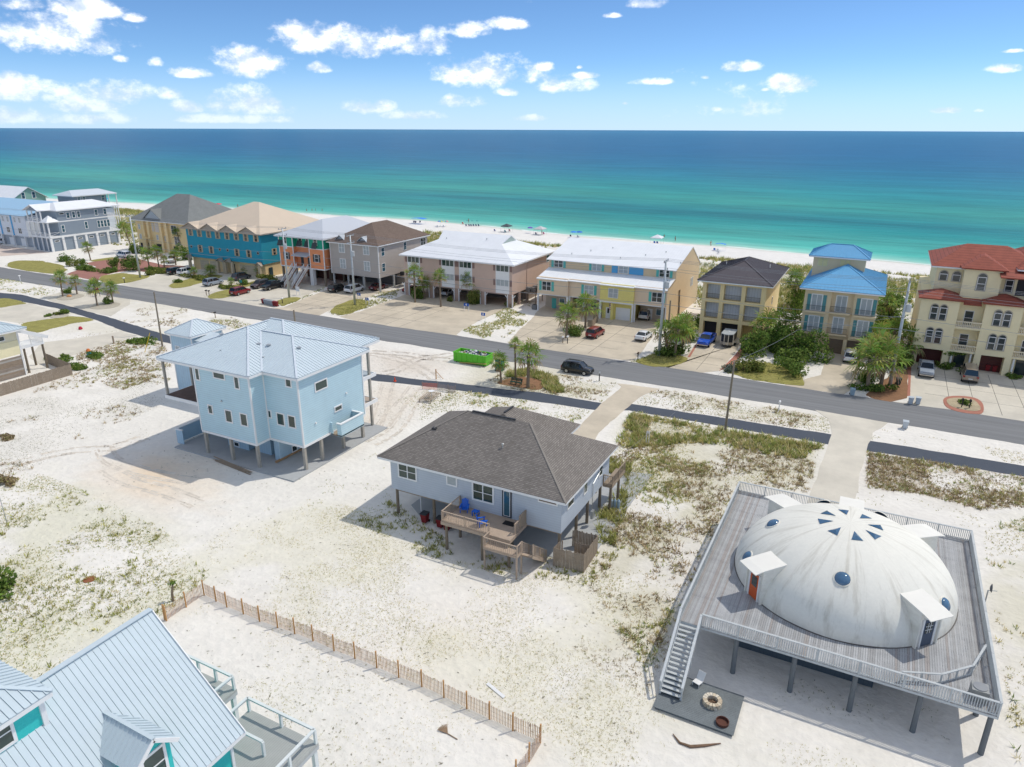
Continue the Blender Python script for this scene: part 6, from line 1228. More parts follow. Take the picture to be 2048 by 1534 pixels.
def tufts(key, x, y, h, wd, blades, pal, lean=.5, zoff=0.):
    n = len(x)
    if n == 0: return
    z = ground_z(x, y) + zoff; k = blades
    a = RNG.uniform(0, 2 * math.pi, (n, k)); rr = RNG.uniform(0, 1, (n, k)); hh = h[:, None] * RNG.uniform(.55, 1.1, (n, k)); ln = lean * hh * RNG.uniform(.3, 1.6, (n, k))
    ox, oy = np.cos(a) * rr * wd[:, None] * .8, np.sin(a) * rr * wd[:, None] * .8
    bw = wd[:, None] * RNG.uniform(.12, .3, (n, k)); px, py = -np.sin(a) * bw, np.cos(a) * bw
    bx, by = x[:, None] + ox, y[:, None] + oy; zz = np.broadcast_to(z[:, None], bx.shape)
    V = np.stack([np.stack([bx - px, by - py, zz - .02], -1), np.stack([bx + px, by + py, zz - .02], -1), np.stack([bx + np.cos(a) * ln, by + np.sin(a) * ln, zz + hh], -1)], 2).reshape(-1, 3)
    c = palette(pal)[RNG.integers(0, len(palette(pal)), n)]; c = (c[:, None, :] * RNG.uniform(.75, 1.3, (n, k, 1)))
    C = np.repeat(c.reshape(-1, 3), 3, 0)
    GV.setdefault(key, []).append(V); GC.setdefault(key, []).append(C)
def scatter(key, poly, dens, hr, wr, blades, pal, cl=6., th=.5, soft_=.12, seed=1, lean=.5, cl2=None, hard=True):
    """tufts in a ground polygon, clumped by noise; dens = tufts per square metre before clumping"""
    xs = [p[0] for p in poly]; ys = [p[1] for p in poly]; x0, x1, y0, y1 = min(xs), max(xs), min(ys), max(ys)
    n = int((x1 - x0) * (y1 - y0) * dens); x = RNG.uniform(x0, x1, n); y = RNG.uniform(y0, y1, n)
    m = inpoly(x, y, poly); x, y = x[m], y[m]
    d = np.clip((fbm(x, y, cl, seed) - th) / soft_ + .5, 0, 1); m = RNG.uniform(0, 1, len(x)) < d; x, y = x[m], y[m]
    if hard: m = free(x, y); x, y = x[m], y[m]
    tufts(key, x, y, RNG.uniform(*hr, len(x)), RNG.uniform(*wr, len(x)), blades, pal, lean)
def PXY(*pts): return [tuple(W(*p))[:2] for p in pts]
SM, MD, BG_ = ((.05, .14), (.06, .16)), ((.12, .35), (.12, .28)), ((.3, .75), (.2, .45))
# lot between the grey house and the dome, right down to the path
R1 = PXY((1262, 826), (1640, 892), (1618, 985), (1475, 965), (1330, 1275), (1290, 1345), (1180, 1170), (1215, 1100), (1200, 960), (1240, 880))
scatter('a', R1, 30, *SM, 5, 'sparse', 9, .47, .2, 3); scatter('a', R1, 12, *MD, 7, 'dune', 7, .52, .1, 5, .9); scatter('a', R1, 10, *MD, 7, 'dry', 5, .55, .1, 8, 1.2)
R1b = PXY((1262, 828), (1640, 893), (1600, 920), (1400, 885), (1225, 900), (1235, 870)); scatter('a', R1b, 9, *BG_, 8, 'dune', 5, .42, .15, 4, .8)
R1c = PXY((1205, 905), (1262, 930), (1240, 1100), (1195, 1085), (1190, 1010)); scatter('a', R1c, 10, *BG_, 8, 'green', 4, .42, .15, 6, .8)
# verge between road and path
R3 = PXY((1270, 790), (1330, 780), (1660, 835), (1660, 866), (1480, 838), (1262, 806)); scatter('b', R3, 20, *SM, 5, 'dune', 4, .45, .2, 2); scatter('b', R3, 5, *MD, 7, 'dry', 4, .5, .12, 7, 1.1)
R3b = PXY((1760, 858), (2048, 905), (2048, 930), (1740, 880)); scatter('b', R3b, 16, *SM, 5, 'sparse', 4, .52, .15, 12)
R3c = PX(13, (640, 490), (780, 420), (1180, 440), (1690, 520), (1570, 670), (1070, 600), (860, 575)); scatter('b', R3c, 9, *SM, 5, 'dune', 4, .42, .2, 2); scatter('b', R3c, 5, *MD, 7, 'dry', 3, .48, .12, 9, 1.1)
scatter('b', PX(13, (800, 420), (960, 400), (1190, 470), (1260, 590), (1180, 600), (1090, 560), (1080, 500), (960, 460), (780, 480)), 14, *BG_, 9, 'dune', 3, .3, .2, 6, .7)
# right of the dome drive
R2 = PXY((1738, 905), (2120, 965), (2120, 1010), (1960, 1020), (1850, 990), (1730, 975)); scatter('c', R2, 22, *SM, 5, 'dry', 6, .42, .2, 3); scatter('c', R2, 14, *MD, 7, 'dry', 5, .44, .12, 14, 1.2); scatter('c', R2, 4, *MD, 7, 'dune', 4, .5, .1, 15, .9)
R2b = PXY((1965, 1060), (2120, 1010), (2120, 1534), (2020, 1534), (2010, 1380)); scatter('c', R2b, 14, *SM, 5, 'sparse', 4, .5, .15, 4); scatter('c', R2b, 5, *MD, 7, 'dune', 4, .56, .1, 17, .9)
R2c = PXY((1620, 985), (1960, 1060), (2000, 1040), (1735, 975)); scatter('c', R2c, 5, *SM, 5, 'sparse', 5, .5, .2, 4)
# round and under the dome deck
R9 = PXY((1330, 1275), (1480, 960), (1490, 985), (1360, 1290), (1300, 1330)); scatter('d', R9, 12, *MD, 6, 'dune', 3, .48, .2, 5)
R9b = PXY((1270, 1340), (1480, 1470), (1900, 1534), (1240, 1534)); scatter('d', R9b, 22, (.03, .09), (.05, .12), 4, 'sparse', 3, .5, .2, 5)
scatter('d', PXY((1480, 1320), (1900, 1420), (1900, 1500), (1480, 1380)), 8, (.04, .12), (.06, .14), 4, 'speck', 3, .52, .15, 6)
# centre of the lot, pale ground cover
R5 = PXY((700, 1010), (900, 1120), (1290, 1180), (1290, 1534), (1090, 1534), (1085, 1470), (420, 1190), (330, 1130), (560, 1000)); scatter('e', R5, 50, (.03, .09), (.05, .13), 4, 'sparse', 7, .53, .16, 31)
bare = PXY((740, 1230), (980, 1170), (1000, 1330), (840, 1330))
scatter('e', PXY((420, 1200), (1075, 1478), (1030, 1534), (640, 1534), (480, 1380), (330, 1250)), 16, (.03, .08), (.05, .11), 4, 'sparse', 5, .54, .12, 33); scatter('e', PXY((480, 1360), (700, 1380), (680, 1534), (640, 1534)), 14, (.04, .10), (.06, .14), 4, 'green', 4, .50, .12, 34)
scatter('e', PXY((650, 960), (760, 900), (790, 1030), (720, 1050), (600, 1010)), 8, *SM, 5, 'dune', 4, .5, .12, 35)
scatter('e', PXY((700, 1040), (780, 1000), (900, 1085), (1040, 1130), (1100, 1090), (1240, 1110), (1180, 1170), (1000, 1150), (850, 1110)), 9, *MD, 7, 'green', 3, .46, .12, 36, .8)
# left of the frame
R4 = PXY((-60, 1000), (60, 940), (180, 985), (330, 1060), (420, 1150), (330, 1230), (160, 1330), (-60, 1420)); scatter('f', R4, 26, *SM, 5, 'dune', 5, .46, .18, 41); scatter('f', R4, 3, *MD, 7, 'green', 4, .55, .08, 42, .9); scatter('f', R4, 9, (.04, .1), (.06, .14), 4, 'dune', 12, .42, .2, 43)
R6 = PXY((-60, 830), (140, 750), (330, 690), (345, 800), (200, 870), (60, 940), (-60, 980)); scatter('f', R6, 18, (.03, .08), (.06, .14), 4, 'speck', 7, .5, .15, 44); scatter('f', R6, 3, *MD, 7, 'dry', 6, .58, .06, 45, 1.2)
R7 = PXY((150, 700), (240, 670), (330, 690), (345, 745), (250, 780), (160, 760)); scatter('f', R7, 6, *MD, 7, 'dry', 5, .5, .1, 46, 1.1); scatter('f', R7, 5, *MD, 7, 'green', 4, .53, .08, 47, .9)
scatter('f', PXY((-40, 575), (100, 595), (140, 570), (60, 548), (-40, 560)), 3, *MD, 7, 'dune', 5, .48, .12, 48, .9); scatter('f', PXY((220, 640), (330, 600), (440, 625), (500, 650), (330, 670), (280, 660)), 3.5, *MD, 7, 'dry', 5, .5, .1, 49, 1.0); scatter('f', PXY((410, 640), (470, 640), (520, 655), (440, 660)), 6, *MD, 7, 'green', 4, .4, .15, 50, .8)
scatter('f', PXY((250, 665), (70, 700), (190, 660), (240, 645)), 3, *SM, 6, 'dry', 4, .5, .1, 51)
# beside the blue house, and around the green bench
scatter('b', PX(13, (100, 640), (400, 570), (1000, 640), (1480, 740), (1330, 900), (900, 760), (560, 720), (120, 780)), 14, *SM, 5, 'dune', 5, .42, .18, 61); scatter('b', PX(13, (300, 590), (700, 600), (1000, 650), (900, 720), (480, 660)), 9, *MD, 7, 'dune', 4, .48, .12, 62, .9)
scatter('b', PX(22, (1500, 850), (1780, 720), (2045, 640), (2045, 850), (1800, 960), (1480, 1040)), 9, *SM, 6, 'green', 3, .46, .15, 63)
# strips between the drives across the road
scatter('g', PX(5, (860, 1350), (1050, 1240), (1280, 1130), (1420, 1050), (1740, 1180), (1600, 1320), (1400, 1440), (1150, 1450)), 14, *MD, 6, 'dune', 4, .46, .15, 71, .8); scatter('g', PX(5, (1420, 1040), (1560, 1000), (1800, 930), (1820, 1060), (1500, 1080)), 7, *MD, 7, 'green', 4, .42, .15, 72, .8)
scatter('g', PX(27, (490, 690), (640, 600), (830, 580), (1130, 450), (1100, 500), (820, 620), (600, 700)), 10, *MD, 7, 'green', 3, .4, .2, 73, .8); scatter('g', PX(27, (1130, 780), (1400, 640), (1520, 590), (2040, 480), (2000, 600), (1560, 750), (1290, 820)), 8, *MD, 7, 'green', 3, .42, .18, 74, .8)
scatter('g', PX(20, (60, 430), (330, 330), (540, 340), (640, 390), (560, 450), (250, 475)), 9, *MD, 7, 'green', 3, .4, .2, 75, .8); scatter('g', PX(20, (980, 520), (1200, 420), (1560, 440), (1850, 560), (1830, 680), (1500, 650), (1200, 600)), 8, *MD, 7, 'green', 3, .4, .2, 76, .8)
scatter('g', PX(6, (1290, 1360), (1450, 1180), (1500, 1200), (1480, 1380)), 8, *SM, 6, 'dune', 3, .45, .15, 77)
for i, l in enumerate(LAWNS): scatter('g', l, 12, (.05, .14), (.08, .18), 5, 'green' if i not in (11,) else 'dune', 3, .36, .25, 80 + i, .7, hard=False)
# sea oats on the dunes
DUNE = [(-420, 158), (-242, 160), (-168, 158), (-60, 160), (60, 150), (60, 215), (-60, 212), (-140, 216), (-300, 214), (-420, 212)]
scatter('h', DUNE, 1.5, (.5, 1.3), (.3, .7), 8, 'dune', 11, .47, .1, 91, .6); scatter('h', DUNE, .7, (.5, 1.1), (.3, .6), 8, 'green', 9, .5, .1, 92, .6)
scatter('h', [(-420, 150), (60, 146), (60, 160), (-420, 162)], .8, (.3, .9), (.3, .6), 8, 'green', 9, .48, .1, 93, .6)
NAMES = {'a': ('dune_grass', 'wind-blown yellow-green grass on the sand between the grey house and the dome'), 'b': ('verge_grass', 'scrubby grass on the sandy verges beside the bike path'), 'c': ('dry_scrub', 'brown dry scrub on the sand beyond the dome drive'),
         'd': ('sparse_grass', 'thin grass round the dome deck and its platform'), 'e': ('sparse_grass', 'pale ground cover speckling the open white sand'), 'f': ('sparse_grass', 'low green tufts on the open sand beyond the slatted fence'), 'g': ('verge_grass', 'grass strips and lawns between the driveways across the road'), 'h': ('sea_oats', 'sea oats covering the dunes behind the beach houses')}
for k in GV:
    V = np.concatenate(GV[k]); C = np.concatenate(GC[k]); Fc = np.arange(len(V)).reshape(-1, 3)
    o = np_obj(NAMES[k][0], np_mesh(NAMES[k][0], V, Fc, C), grass_mat); stuff(o); tag(o, NAMES[k][1], 'grass')
# small painted footprint shadows and litter on the sand: joined specks
# --- bushes and palms
leaf_mat = M('leaves', rough=.75, attr=True, var=.08, vs=3, spec=.12, trans=.35); bark = M('palm_trunk', srgb(138, 122, 104), .9, var=.2, vs=3, stripe=('Z', .22), groove=.25, bump=.6, bs=10)
def leaf_cloud(c, r, n, size, pal, seed, low=.25):
    g = np.random.default_rng(seed); nb = 9; bl = g.normal(0, .42, (nb, 3)); bl[:, 2] = np.abs(bl[:, 2]) * .8; br = g.uniform(.34, .62, nb)
    k = g.integers(0, nb, n); d = g.normal(0, 1, (n, 3)); d /= np.linalg.norm(d, axis=1)[:, None]; rad = br[k][:, None] * g.uniform(.7, 1.02, (n, 1)); p = bl[k] + d * rad
    p[:, 2] = np.clip(p[:, 2], -low, None); p = p / 1.0 * np.array(r) * .95 + np.array(c) + np.array([0, 0, r[2] * .25])
    p[:, 2] = np.maximum(p[:, 2], .03)
    a = g.normal(0, 1, (n, 3)); a = np.cross(a, d); a /= np.linalg.norm(a, axis=1)[:, None] + 1e-9; b = np.cross(d, a) * .6 + d * .5; s = size * g.uniform(.6, 1.3, (n, 1))
    V = np.stack([p - a * s * .5, p + b * s, p + a * s * .5, p - b * s * .6], 1).reshape(-1, 3)
    cc = palette(pal) if isinstance(pal, str) else np.array(pal); col = cc[g.integers(0, len(cc), n)] * g.uniform(.6, 1.25, (n, 1)); return V, np.repeat(col, 4, 0)
LEAFD = [(.13, .23, .045), (.18, .28, .055), (.10, .17, .04), (.27, .35, .08)]; LEAFY = [(.28, .30, .07), (.20, .25, .06), (.36, .34, .10), (.15, .20, .05)]; LEAFG = [(.17, .27, .055), (.12, .20, .045), (.25, .32, .075)]
bseed = [100]
def bush(pos, r, label, pal=LEAFD, n=900, size=.22, name='shrub', group=None):
    bseed[0] += 1; p = Vector(pos); t = thing(name, p, label, 'shrub', group)
    V, C = leaf_cloud((0, 0, 0), r, n, size, pal, bseed[0]); me = np_mesh('foliage', V, np.arange(len(V)).reshape(-1, 4), C); np_obj('foliage', me, leaf_mat, t)
    st = MB()
    for i in range(4): a = i * 1.6 + .3; st.path([(p.x, p.y, p.z - .1), (p.x + .2 * r[0] * math.cos(a), p.y + .2 * r[1] * math.sin(a), p.z + r[2] * .4), (p.x + .5 * r[0] * math.cos(a), p.y + .5 * r[1] * math.sin(a), p.z + r[2] * .8)], [.05, .035, .015], 5)
    st.build('stems', PILE, t); return t
def crown_mesh(seed, spread=1., dead=.2, nf=30):
    g = random.Random(seed); vs = []; fs = []; cs = []
    for i in range(nf):
        az_ = i * 2.39996 + g.uniform(-.3, .3); e = math.radians(85 - 125 * (i / nf) ** .8 + g.uniform(-10, 10)); L_ = (.55 + .55 * g.random()) * spread
        d = Vector((math.cos(az_) * math.cos(e), math.sin(az_) * math.cos(e), math.sin(e))); hub = d * L_ + Vector((0, 0, -.12 * L_ * max(0, math.cos(e)))); side = d.cross(Vector((0, 0, 1)))
        side = side.normalized() if side.length > .05 else Vector((1, 0, 0)); upv = side.cross(d).normalized(); old = i / nf > 1 - dead
        bc = (.38, .30, .15) if old else g.choice([(.23, .33, .065), (.17, .27, .055), (.31, .38, .09), (.40, .42, .13)])
        k = len(vs); w_ = .022 * spread; vs += [-side * w_, side * w_, hub + side * w_, hub - side * w_]; fs.append((k, k + 1, k + 2, k + 3)); cs += [(.12, .15, .05)] * 4
        nl = 10
        for j in range(nl):
            a = math.radians(-105 + 210 * j / (nl - 1)); dir_ = (d * math.cos(a) + side * math.sin(a) + upv * (.12 * math.cos(a * 1.3))).normalized(); ll = spread * (1.1 - .38 * abs(a) / 1.8) * g.uniform(.75, 1.15) * (.8 if old else 1)
            wv = dir_.cross(upv).normalized() * (.062 * spread); mid = hub + dir_ * ll * .55; tip = hub + dir_ * ll + Vector((0, 0, -.28 * ll - (.25 * ll if old else 0))); k = len(vs); c_ = tuple(v * g.uniform(.75, 1.25) for v in bc)
            vs += [hub, mid - wv, tip, mid + wv]; fs.append((k, k + 1, k + 2, k + 3)); cs += [c_] * 4
    me = np_mesh('crown', np.array([tuple(v) for v in vs]), np.array(fs), np.array(cs)); me.materials.append(leaf_mat); return me
CROWNS = [crown_mesh(s, 1., dd) for s, dd in ((1, .2), (2, .3), (3, .15), (4, .25))]
pseed = [0]
def palm(k, base, top, label, r=1.35, tr=.17, group=None, z=None, name='palm_tree', lean=0.):
    """base and crown centre given as photo points; height follows from the upright through the base"""
    b = G(k, *base); c = onY(*P(k, *top), b.y) if z is None else Vector((b.x, b.y, z)); h = max(c.z, .5); pseed[0] += 1; g = random.Random(pseed[0])
    t = thing(name, b, label, 'palm', group); n = 9; pts = [(b.x + (c.x - b.x) * (i / n) ** 1.5, b.y, -.2 + (h + .2) * i / n) for i in range(n + 1)]
    MB().path(pts, [tr * (1.35 - .35 * min(1, i / 2)) * (1 - .15 * i / n) + (.05 if i >= n - 1 else 0) for i in range(n + 1)], 9).build('trunk', bark, t, True)
    o = bpy.data.objects.new('crown', CROWNS[pseed[0] % 4]); COL.objects.link(o); o.parent = t; o.location = Vector((c.x, b.y, h)) - b; o.rotation_euler = (g.uniform(-.1, .1), g.uniform(-.1, .1), g.uniform(0, 6)); s = r / 1.6; o.scale = (s, s, s * 1.05)
    return t
palm(15, (742, 698), (713, 590), 'slim palm on the lawn beside the red brick court', 1.9)
palm(15, (1088, 640), (1012, 440), 'tall leaning palm behind the steel pole by the ochre house', 2.6); palm(15, (1502, 650), (1450, 475), 'tall leaning palm in front of the ochre house windows', 2.0)
palm(15, (1225, 772), (1200, 655), 'palm in the yellow-green hedge beside the brick court', 2.2); palm(15, (1302, 762), (1278, 628), 'palm standing just inside the brick court', 2.2); palm(15, (1345, 757), (1340, 695), 'short palm beside the white pickup', 1.5); palm(15, (1440, 737), (1425, 652), 'palm in front of the white pickup', 1.7)
palm(15, (515, 995), (490, 843), 'taller palm in the oval stone bed with orange boulder', 2.0); palm(15, (632, 975), (612, 866), 'shorter palm in the oval stone bed with orange boulder', 1.6)
palm(15, (797, 1070), (770, 920), 'broad palm in front of the red sign by the bike path', 2.3); palm(15, (925, 1047), (905, 928), 'smaller palm next to the red sign by the bike path', 1.9)
palm(3, (1130, 1265), (1130, 1185), 'low palm by the blue-green house garage', 1.5); palm(3, (1375, 1295), (1358, 1170), 'low palm at the corner of the blue-green house', 1.6); palm(3, (520, 1290), (520, 1205), 'spiky palm in the planting strip before the blue-green house', 1.9); palm(3, (245, 1320), (240, 1260), 'small palm behind the white SUV', 1.3, z=1.6); palm(3, (880, 1470), (870, 1440), 'low palm beside the small green sign', 1.1, z=1.2)
palm(5, (258, 990), (245, 610), 'tall palm before the red car bay of the pink condominium', 2.2); palm(5, (375, 945), (355, 750), 'shaggy palm rooted in green shrub at the pink condominium', 2.1, .2); palm(5, (585, 1045), (570, 665), 'tall bare-trunked palm before the parked white sedan', 2.0); palm(5, (935, 985), (935, 700), 'palm in the shrubby strip before the pink condominium', 2.1)
palm(6, (412, 1225), (432, 955), 'palm beside the twin mailboxes on the townhouse drive', 2.5, .22); palm(6, (628, 1112), (640, 860), 'big palm beside the townhouse dustbin enclosure', 2.9, .22)
palm(13, (745, 515), (732, 340), 'short palm beside the green portable toilet', 1.7, .16); palm(13, (863, 470), (858, 195), 'tall thin palm behind the green bench', 1.15, .16); palm(13, (965, 555), (972, 285), 'thick palm at the end of the green bench', 2.3, .26)
palm(6, (1640, 1440), (1690, 1130), 'roadside palm of the clump by the steel pole before the townhouses', 2.9, .25); palm(6, (1560, 1410), (1530, 1150), 'palm hugging the steel pole in the clump before the townhouses', 2.4, .22); palm(6, (1720, 1400), (1760, 1080), 'rear palm of the clump by the steel pole before the townhouses', 2.4, .22)
palm(20, (1470, 280), (1450, 70), 'shaggy palm between the yellow and tan houses, nearer the yellow one', 3.2, .25); palm(20, (1760, 260), (1740, 60), 'shaggy palm between the yellow and tan houses, nearer the tan one', 3.2, .25); palm(20, (1600, 230), (1580, 20), 'rear palm between the yellow and tan houses', 2.8, .25)
palm(21, (440, 715), (470, 400), 'roadside palm of the grove beside the tan house drive', 3.2, .28); palm(21, (575, 690), (640, 390), 'second palm of the grove, over the mulch bed', 3.3, .28); palm(21, (560, 560), (580, 260), 'third palm of the grove behind the roadside pair', 2.8, .25); palm(21, (800, 420), (880, 220), 'palm at the corner of the cream villa', 2.9, .25); palm(21, (640, 420), (560, 180), 'rear palm of the grove near the tan house', 2.8, .25); palm(21, (700, 380), (720, 110), 'tall rear palm between tan house and villa', 2.6, .25)
palm(7, (960, 960), (985, 680), 'palm beside the tan house tower, half hidden', 2.8, .25); palm(7, (40, 760), (60, 470), 'palm between the dark-roofed and blue-roofed houses', 2.8, .25)
# shrubs
for (k, x, y, r, lab, pal) in ((15, 550, 705, (1.9, 1.9, 1.8), 'dark round shrub on the lawn west of the brick court', LEAFD), (15, 585, 745, (1.6, 1.6, 1.5), 'rust-and-green shrub on the lawn west of the brick court', LEAFY), (15, 678, 735, (1.5, 1.5, 1.3), 'small dark shrub behind the clipped hedge', LEAFD), (15, 690, 775, (4.6, 2., 1.1), 'long clipped green hedge beside the brick court', LEAFG),
                               (15, 940, 760, (1.6, 1.6, 2.2), 'bushy shrub at the bend of the brick court', LEAFD), (15, 875, 800, (1.8, 1.6, 1.2), 'rounded shrub at the tip of the lawn by the brick court', LEAFG), (15, 925, 792, (1.6, 1.4, 1.2), 'rounded shrub second from the tip of the lawn by the brick court', LEAFD), (15, 1070, 780, (2.6, 2.2, 2.9), 'large dark shrub beside the steel pole at the brick court', LEAFD), (15, 1220, 820, (1.4, 1.4, 1.2), 'spiky yellow-green shrub between steel pole and hedge', LEAFY), (15, 1320, 800, (4.5, 2., 1.), 'yellow-green hedge along the brick court', LEAFY), (15, 1240, 790, (1.4, 1.3, 1.1), 'dark shrub where the yellow-green hedge starts', LEAFD),
                               (15, 1110, 640, (2.2, 2.0, 2.4), 'dark shrub against the ochre house corner', LEAFD), (15, 1500, 690, (2.6, 2.4, 3.0), 'dark shrubs between the ochre and blue-green houses', LEAFD), (15, 1460, 880, (1.1, 1.1, .9), 'small cycad at the tip of the planting strip', LEAFG), (15, 1640, 850, (5., 1.6, .9), 'low yellow-green planting strip before the blue-green house', LEAFY), (23, 760, 655, (3.4, 2., 1.2), 'yellow-green hedge behind the brown SUV', LEAFY), (23, 560, 690, (1.6, 1.4, 1.), 'green shrub beside the small green sign', LEAFG), (15, 1850, 930, (2.4, 1.2, .8), 'grassy shrub beside the red SUV', LEAFY),
                               (5, 310, 940, (1.7, 1.6, 2.3), 'green shrub at the foot of the condominium palms', LEAFG), (5, 1000, 1010, (1.9, 1.8, 3.0), 'loose olive shrub in the strip before the condominium', LEAFY), (5, 1090, 1000, (1.2, 1.1, 1.1), 'low green shrub by the condominium carport pier', LEAFG), (5, 705, 975, (.7, .7, .9), 'small shrub between two condominium drives', LEAFY), (5, 1460, 1045, (1.3, 1.2, .9), 'low yellow-green shrub at the condominium corner', LEAFY),
                               (6, 515, 1190, (1.9, 1.8, 1.8), 'round cycad between the twin mailboxes and the red SUV', LEAFG), (6, 1660, 1390, (2.3, 2., 1.9), 'dark shrub under the palm clump by the steel pole', LEAFD), (6, 1780, 1250, (2.4, 2.2, 2.8), 'tall dark shrub between palm clump and blue pickup', LEAFD), (6, 1560, 1420, (1.8, 1.6, 1.3), 'green shrub at the foot of the steel pole', LEAFG), (6, 1900, 1130, (1.5, 1.5, 2.6), 'dark shrub against the yellow house corner', LEAFD),
                               (20, 1280, 350, (3.2, 2.8, 3.0), 'dense dark bush beside the red brick edging', LEAFD), (20, 1560, 330, (3.9, 3.2, 4.4), 'largest dense dark bush between the yellow and tan houses', LEAFD), (20, 1820, 390, (3.6, 3.2, 3.6), 'dense dark bush beside the tan house drive', LEAFD), (20, 1700, 440, (2.8, 2.4, 2.2), 'mid-green bush on the road side of the largest one', LEAFG), (20, 1210, 520, (1.4, 1.3, 1.8), 'yellow-green shrub at the wooden pole top of the brick walk', LEAFY), (20, 1330, 520, (1.5, 1.4, 1.7), 'rusty green shrub next to the yellow-green one', LEAFY), (20, 1690, 545, (2.2, 2.0, 2.0), 'fan-leaved shrub by the road before the tan house', LEAFG), (20, 1060, 520, (1.3, 1.2, .8), 'grey-green low shrub at the end of the brick edging', [(.20, .24, .18), (.16, .20, .14)]),
                               (21, 530, 720, (2.6, 1.8, .9), 'low dark ground shrub under the palm grove', LEAFD), (21, 440, 640, (1.8, 1.8, 1.8), 'dark shrub at the palm grove trunks', LEAFD), (21, 760, 480, (2.4, 2.2, 3.4), 'tall dark shrub on the villa side of the grove', LEAFD), (21, 1270, 500, (1.5, 1.2, .9), 'low shrub at the foot of the clipped villa tree', LEAFD), (21, 1430, 860, (.9, .8, .6), 'small green plant in the brick island', LEAFG), (21, 1935, 590, (1.3, .9, .5), 'creeping green plant by the villa garage', LEAFG), (7, 70, 760, (3.2, 3., 5.5), 'dark tall shrub between the dark-roofed and tan houses', LEAFD), (7, 1000, 960, (3.4, 3., 4.6), 'dark shrub mass behind the grove beside the tan house', LEAFD), (7, 1080, 760, (3., 3., 3.5), 'olive shrub behind the steel pole near the villa', LEAFG), (7, 990, 1020, (2.6, 2.6, 3.2), 'dark shrub at the rear of the palm grove', LEAFD),
                               (24, 30, 1320, (1.9, 1.7, 1.4), 'bright green rounded bush at the edge of the open lot', LEAFG), (24, 45, 560, (1.5, 1.2, .6), 'grey-brown scrub mound on the open lot', palette('dry')), (24, 40, 260, (1.2, 1., .35), 'brown flat scrub on the white sand', palette('dry')), (14, 660, 345, (1.0, 1.0, .9), 'rounded grass clump in the pebble bed by the bike path', LEAFG), (14, 590, 355, (.7, .7, .5), 'small plant in the pebble bed by the bike path', LEAFY), (14, 505, 370, (.7, .7, .5), 'small plant at the end of the pebble bed', LEAFG), (14, 960, 780, (2.0, 1.3, .6), 'green weed patch with scattered toys on the sand', LEAFG), (14, 790, 900, (2.4, 1.6, .6), 'green weeds outside the board fence corner', LEAFG), (14, 600, 830, (3., 1.4, .6), 'green weeds inside the board fence', LEAFG), (14, 1450, 640, (3.2, 1.8, .7), 'green scrub at the foot of the wooden pole by the bike path', LEAFG), (14, 700, 130, (1.2, 1., .9), 'agave between the palms of the oval stone bed', LEAFG), (14, 1110, 240, (1.1, 1., .9), 'agave between the palms by the red sign', LEAFG)):
    n = int(min(3200, 500 + 260 * r[0] * r[2])); bush(G(k, x, y), r, lab, pal, n, .16 + .035 * r[0])
tr_ = thing('clipped_tree', G(21, 1285, 490), 'small clipped tree with flat crowns before the villa entrance', 'tree'); q = G(21, 1285, 490)
MB().path([(q.x, q.y, -.1), (q.x + .2, q.y, 1.2), (q.x - .1, q.y + .1, 2.3)], [.1, .08, .05], 7).build('trunk', PILE, tr_); V, C = leaf_cloud((.1, 0, 2.3), (1.7, 1.3, .7), 700, .2, LEAFD, 5); np_obj('crown', np_mesh('crown', V, np.arange(len(V)).reshape(-1, 4), C), leaf_mat, tr_)
# flat flecks: wrack, plus footprint shadows painted as dark colour on the sand
for pp, dn in ((PXY((350, 860), (720, 950), (900, 1130), (1290, 1180), (1290, 1534), (1090, 1534), (420, 1190), (-60, 1000), (-60, 830)), 1.2), (PXY((760, 720), (1000, 740), (900, 800), (1100, 800), (1200, 840), (1000, 810), (760, 860), (720, 940)), 1.6), (PXY((420, 1200), (1075, 1478), (1030, 1534), (640, 1534), (330, 1250)), 1.5)):
    xs = [p[0] for p in pp]; ys = [p[1] for p in pp]; n = int((max(xs) - min(xs)) * (max(ys) - min(ys)) * dn); x = RNG.uniform(min(xs), max(xs), n); y = RNG.uniform(min(ys), max(ys), n); m = inpoly(x, y, pp); x, y = x[m], y[m]; m = free(x, y) & (RNG.uniform(0, 1, len(x)) < np.clip((fbm(x, y, 5., 55) - .38) * 4, .08, 1)); x, y = x[m], y[m]; k = len(x)
    a = RNG.uniform(0, 6.28, k); ca, sa = np.cos(a), np.sin(a); l = RNG.uniform(.05, .16, k); w_ = l * .45; cc = np.array([(.40, .37, .31), (.50, .46, .39), (.30, .28, .22), (.45, .43, .30)])[RNG.integers(0, 4, k)]
    V = np.stack([np.stack([x + sx * l * ca - sy * w_ * sa, y + sx * l * sa + sy * w_ * ca, np.full(k, .012)], -1) for sx, sy in ((-1, 0), (0, -1), (1, 0), (0, 1))], 1).reshape(-1, 3)
    o = np_obj('sand_fleck', np_mesh('sand_fleck', V, np.arange(len(V)).reshape(-1, 4), np.repeat(cc, 4, 0)), grass_mat); stuff(o); tag(o, ('small dark flecks and painted footprint shadows on the open sand before the houses', 'flecks and painted footprint shadows on the sand beside the bike path', 'flecks and painted footprint shadows on the sand inside the slatted fence')[int(dn == 1.6) + 2 * int(dn == 1.5)], 'sand')
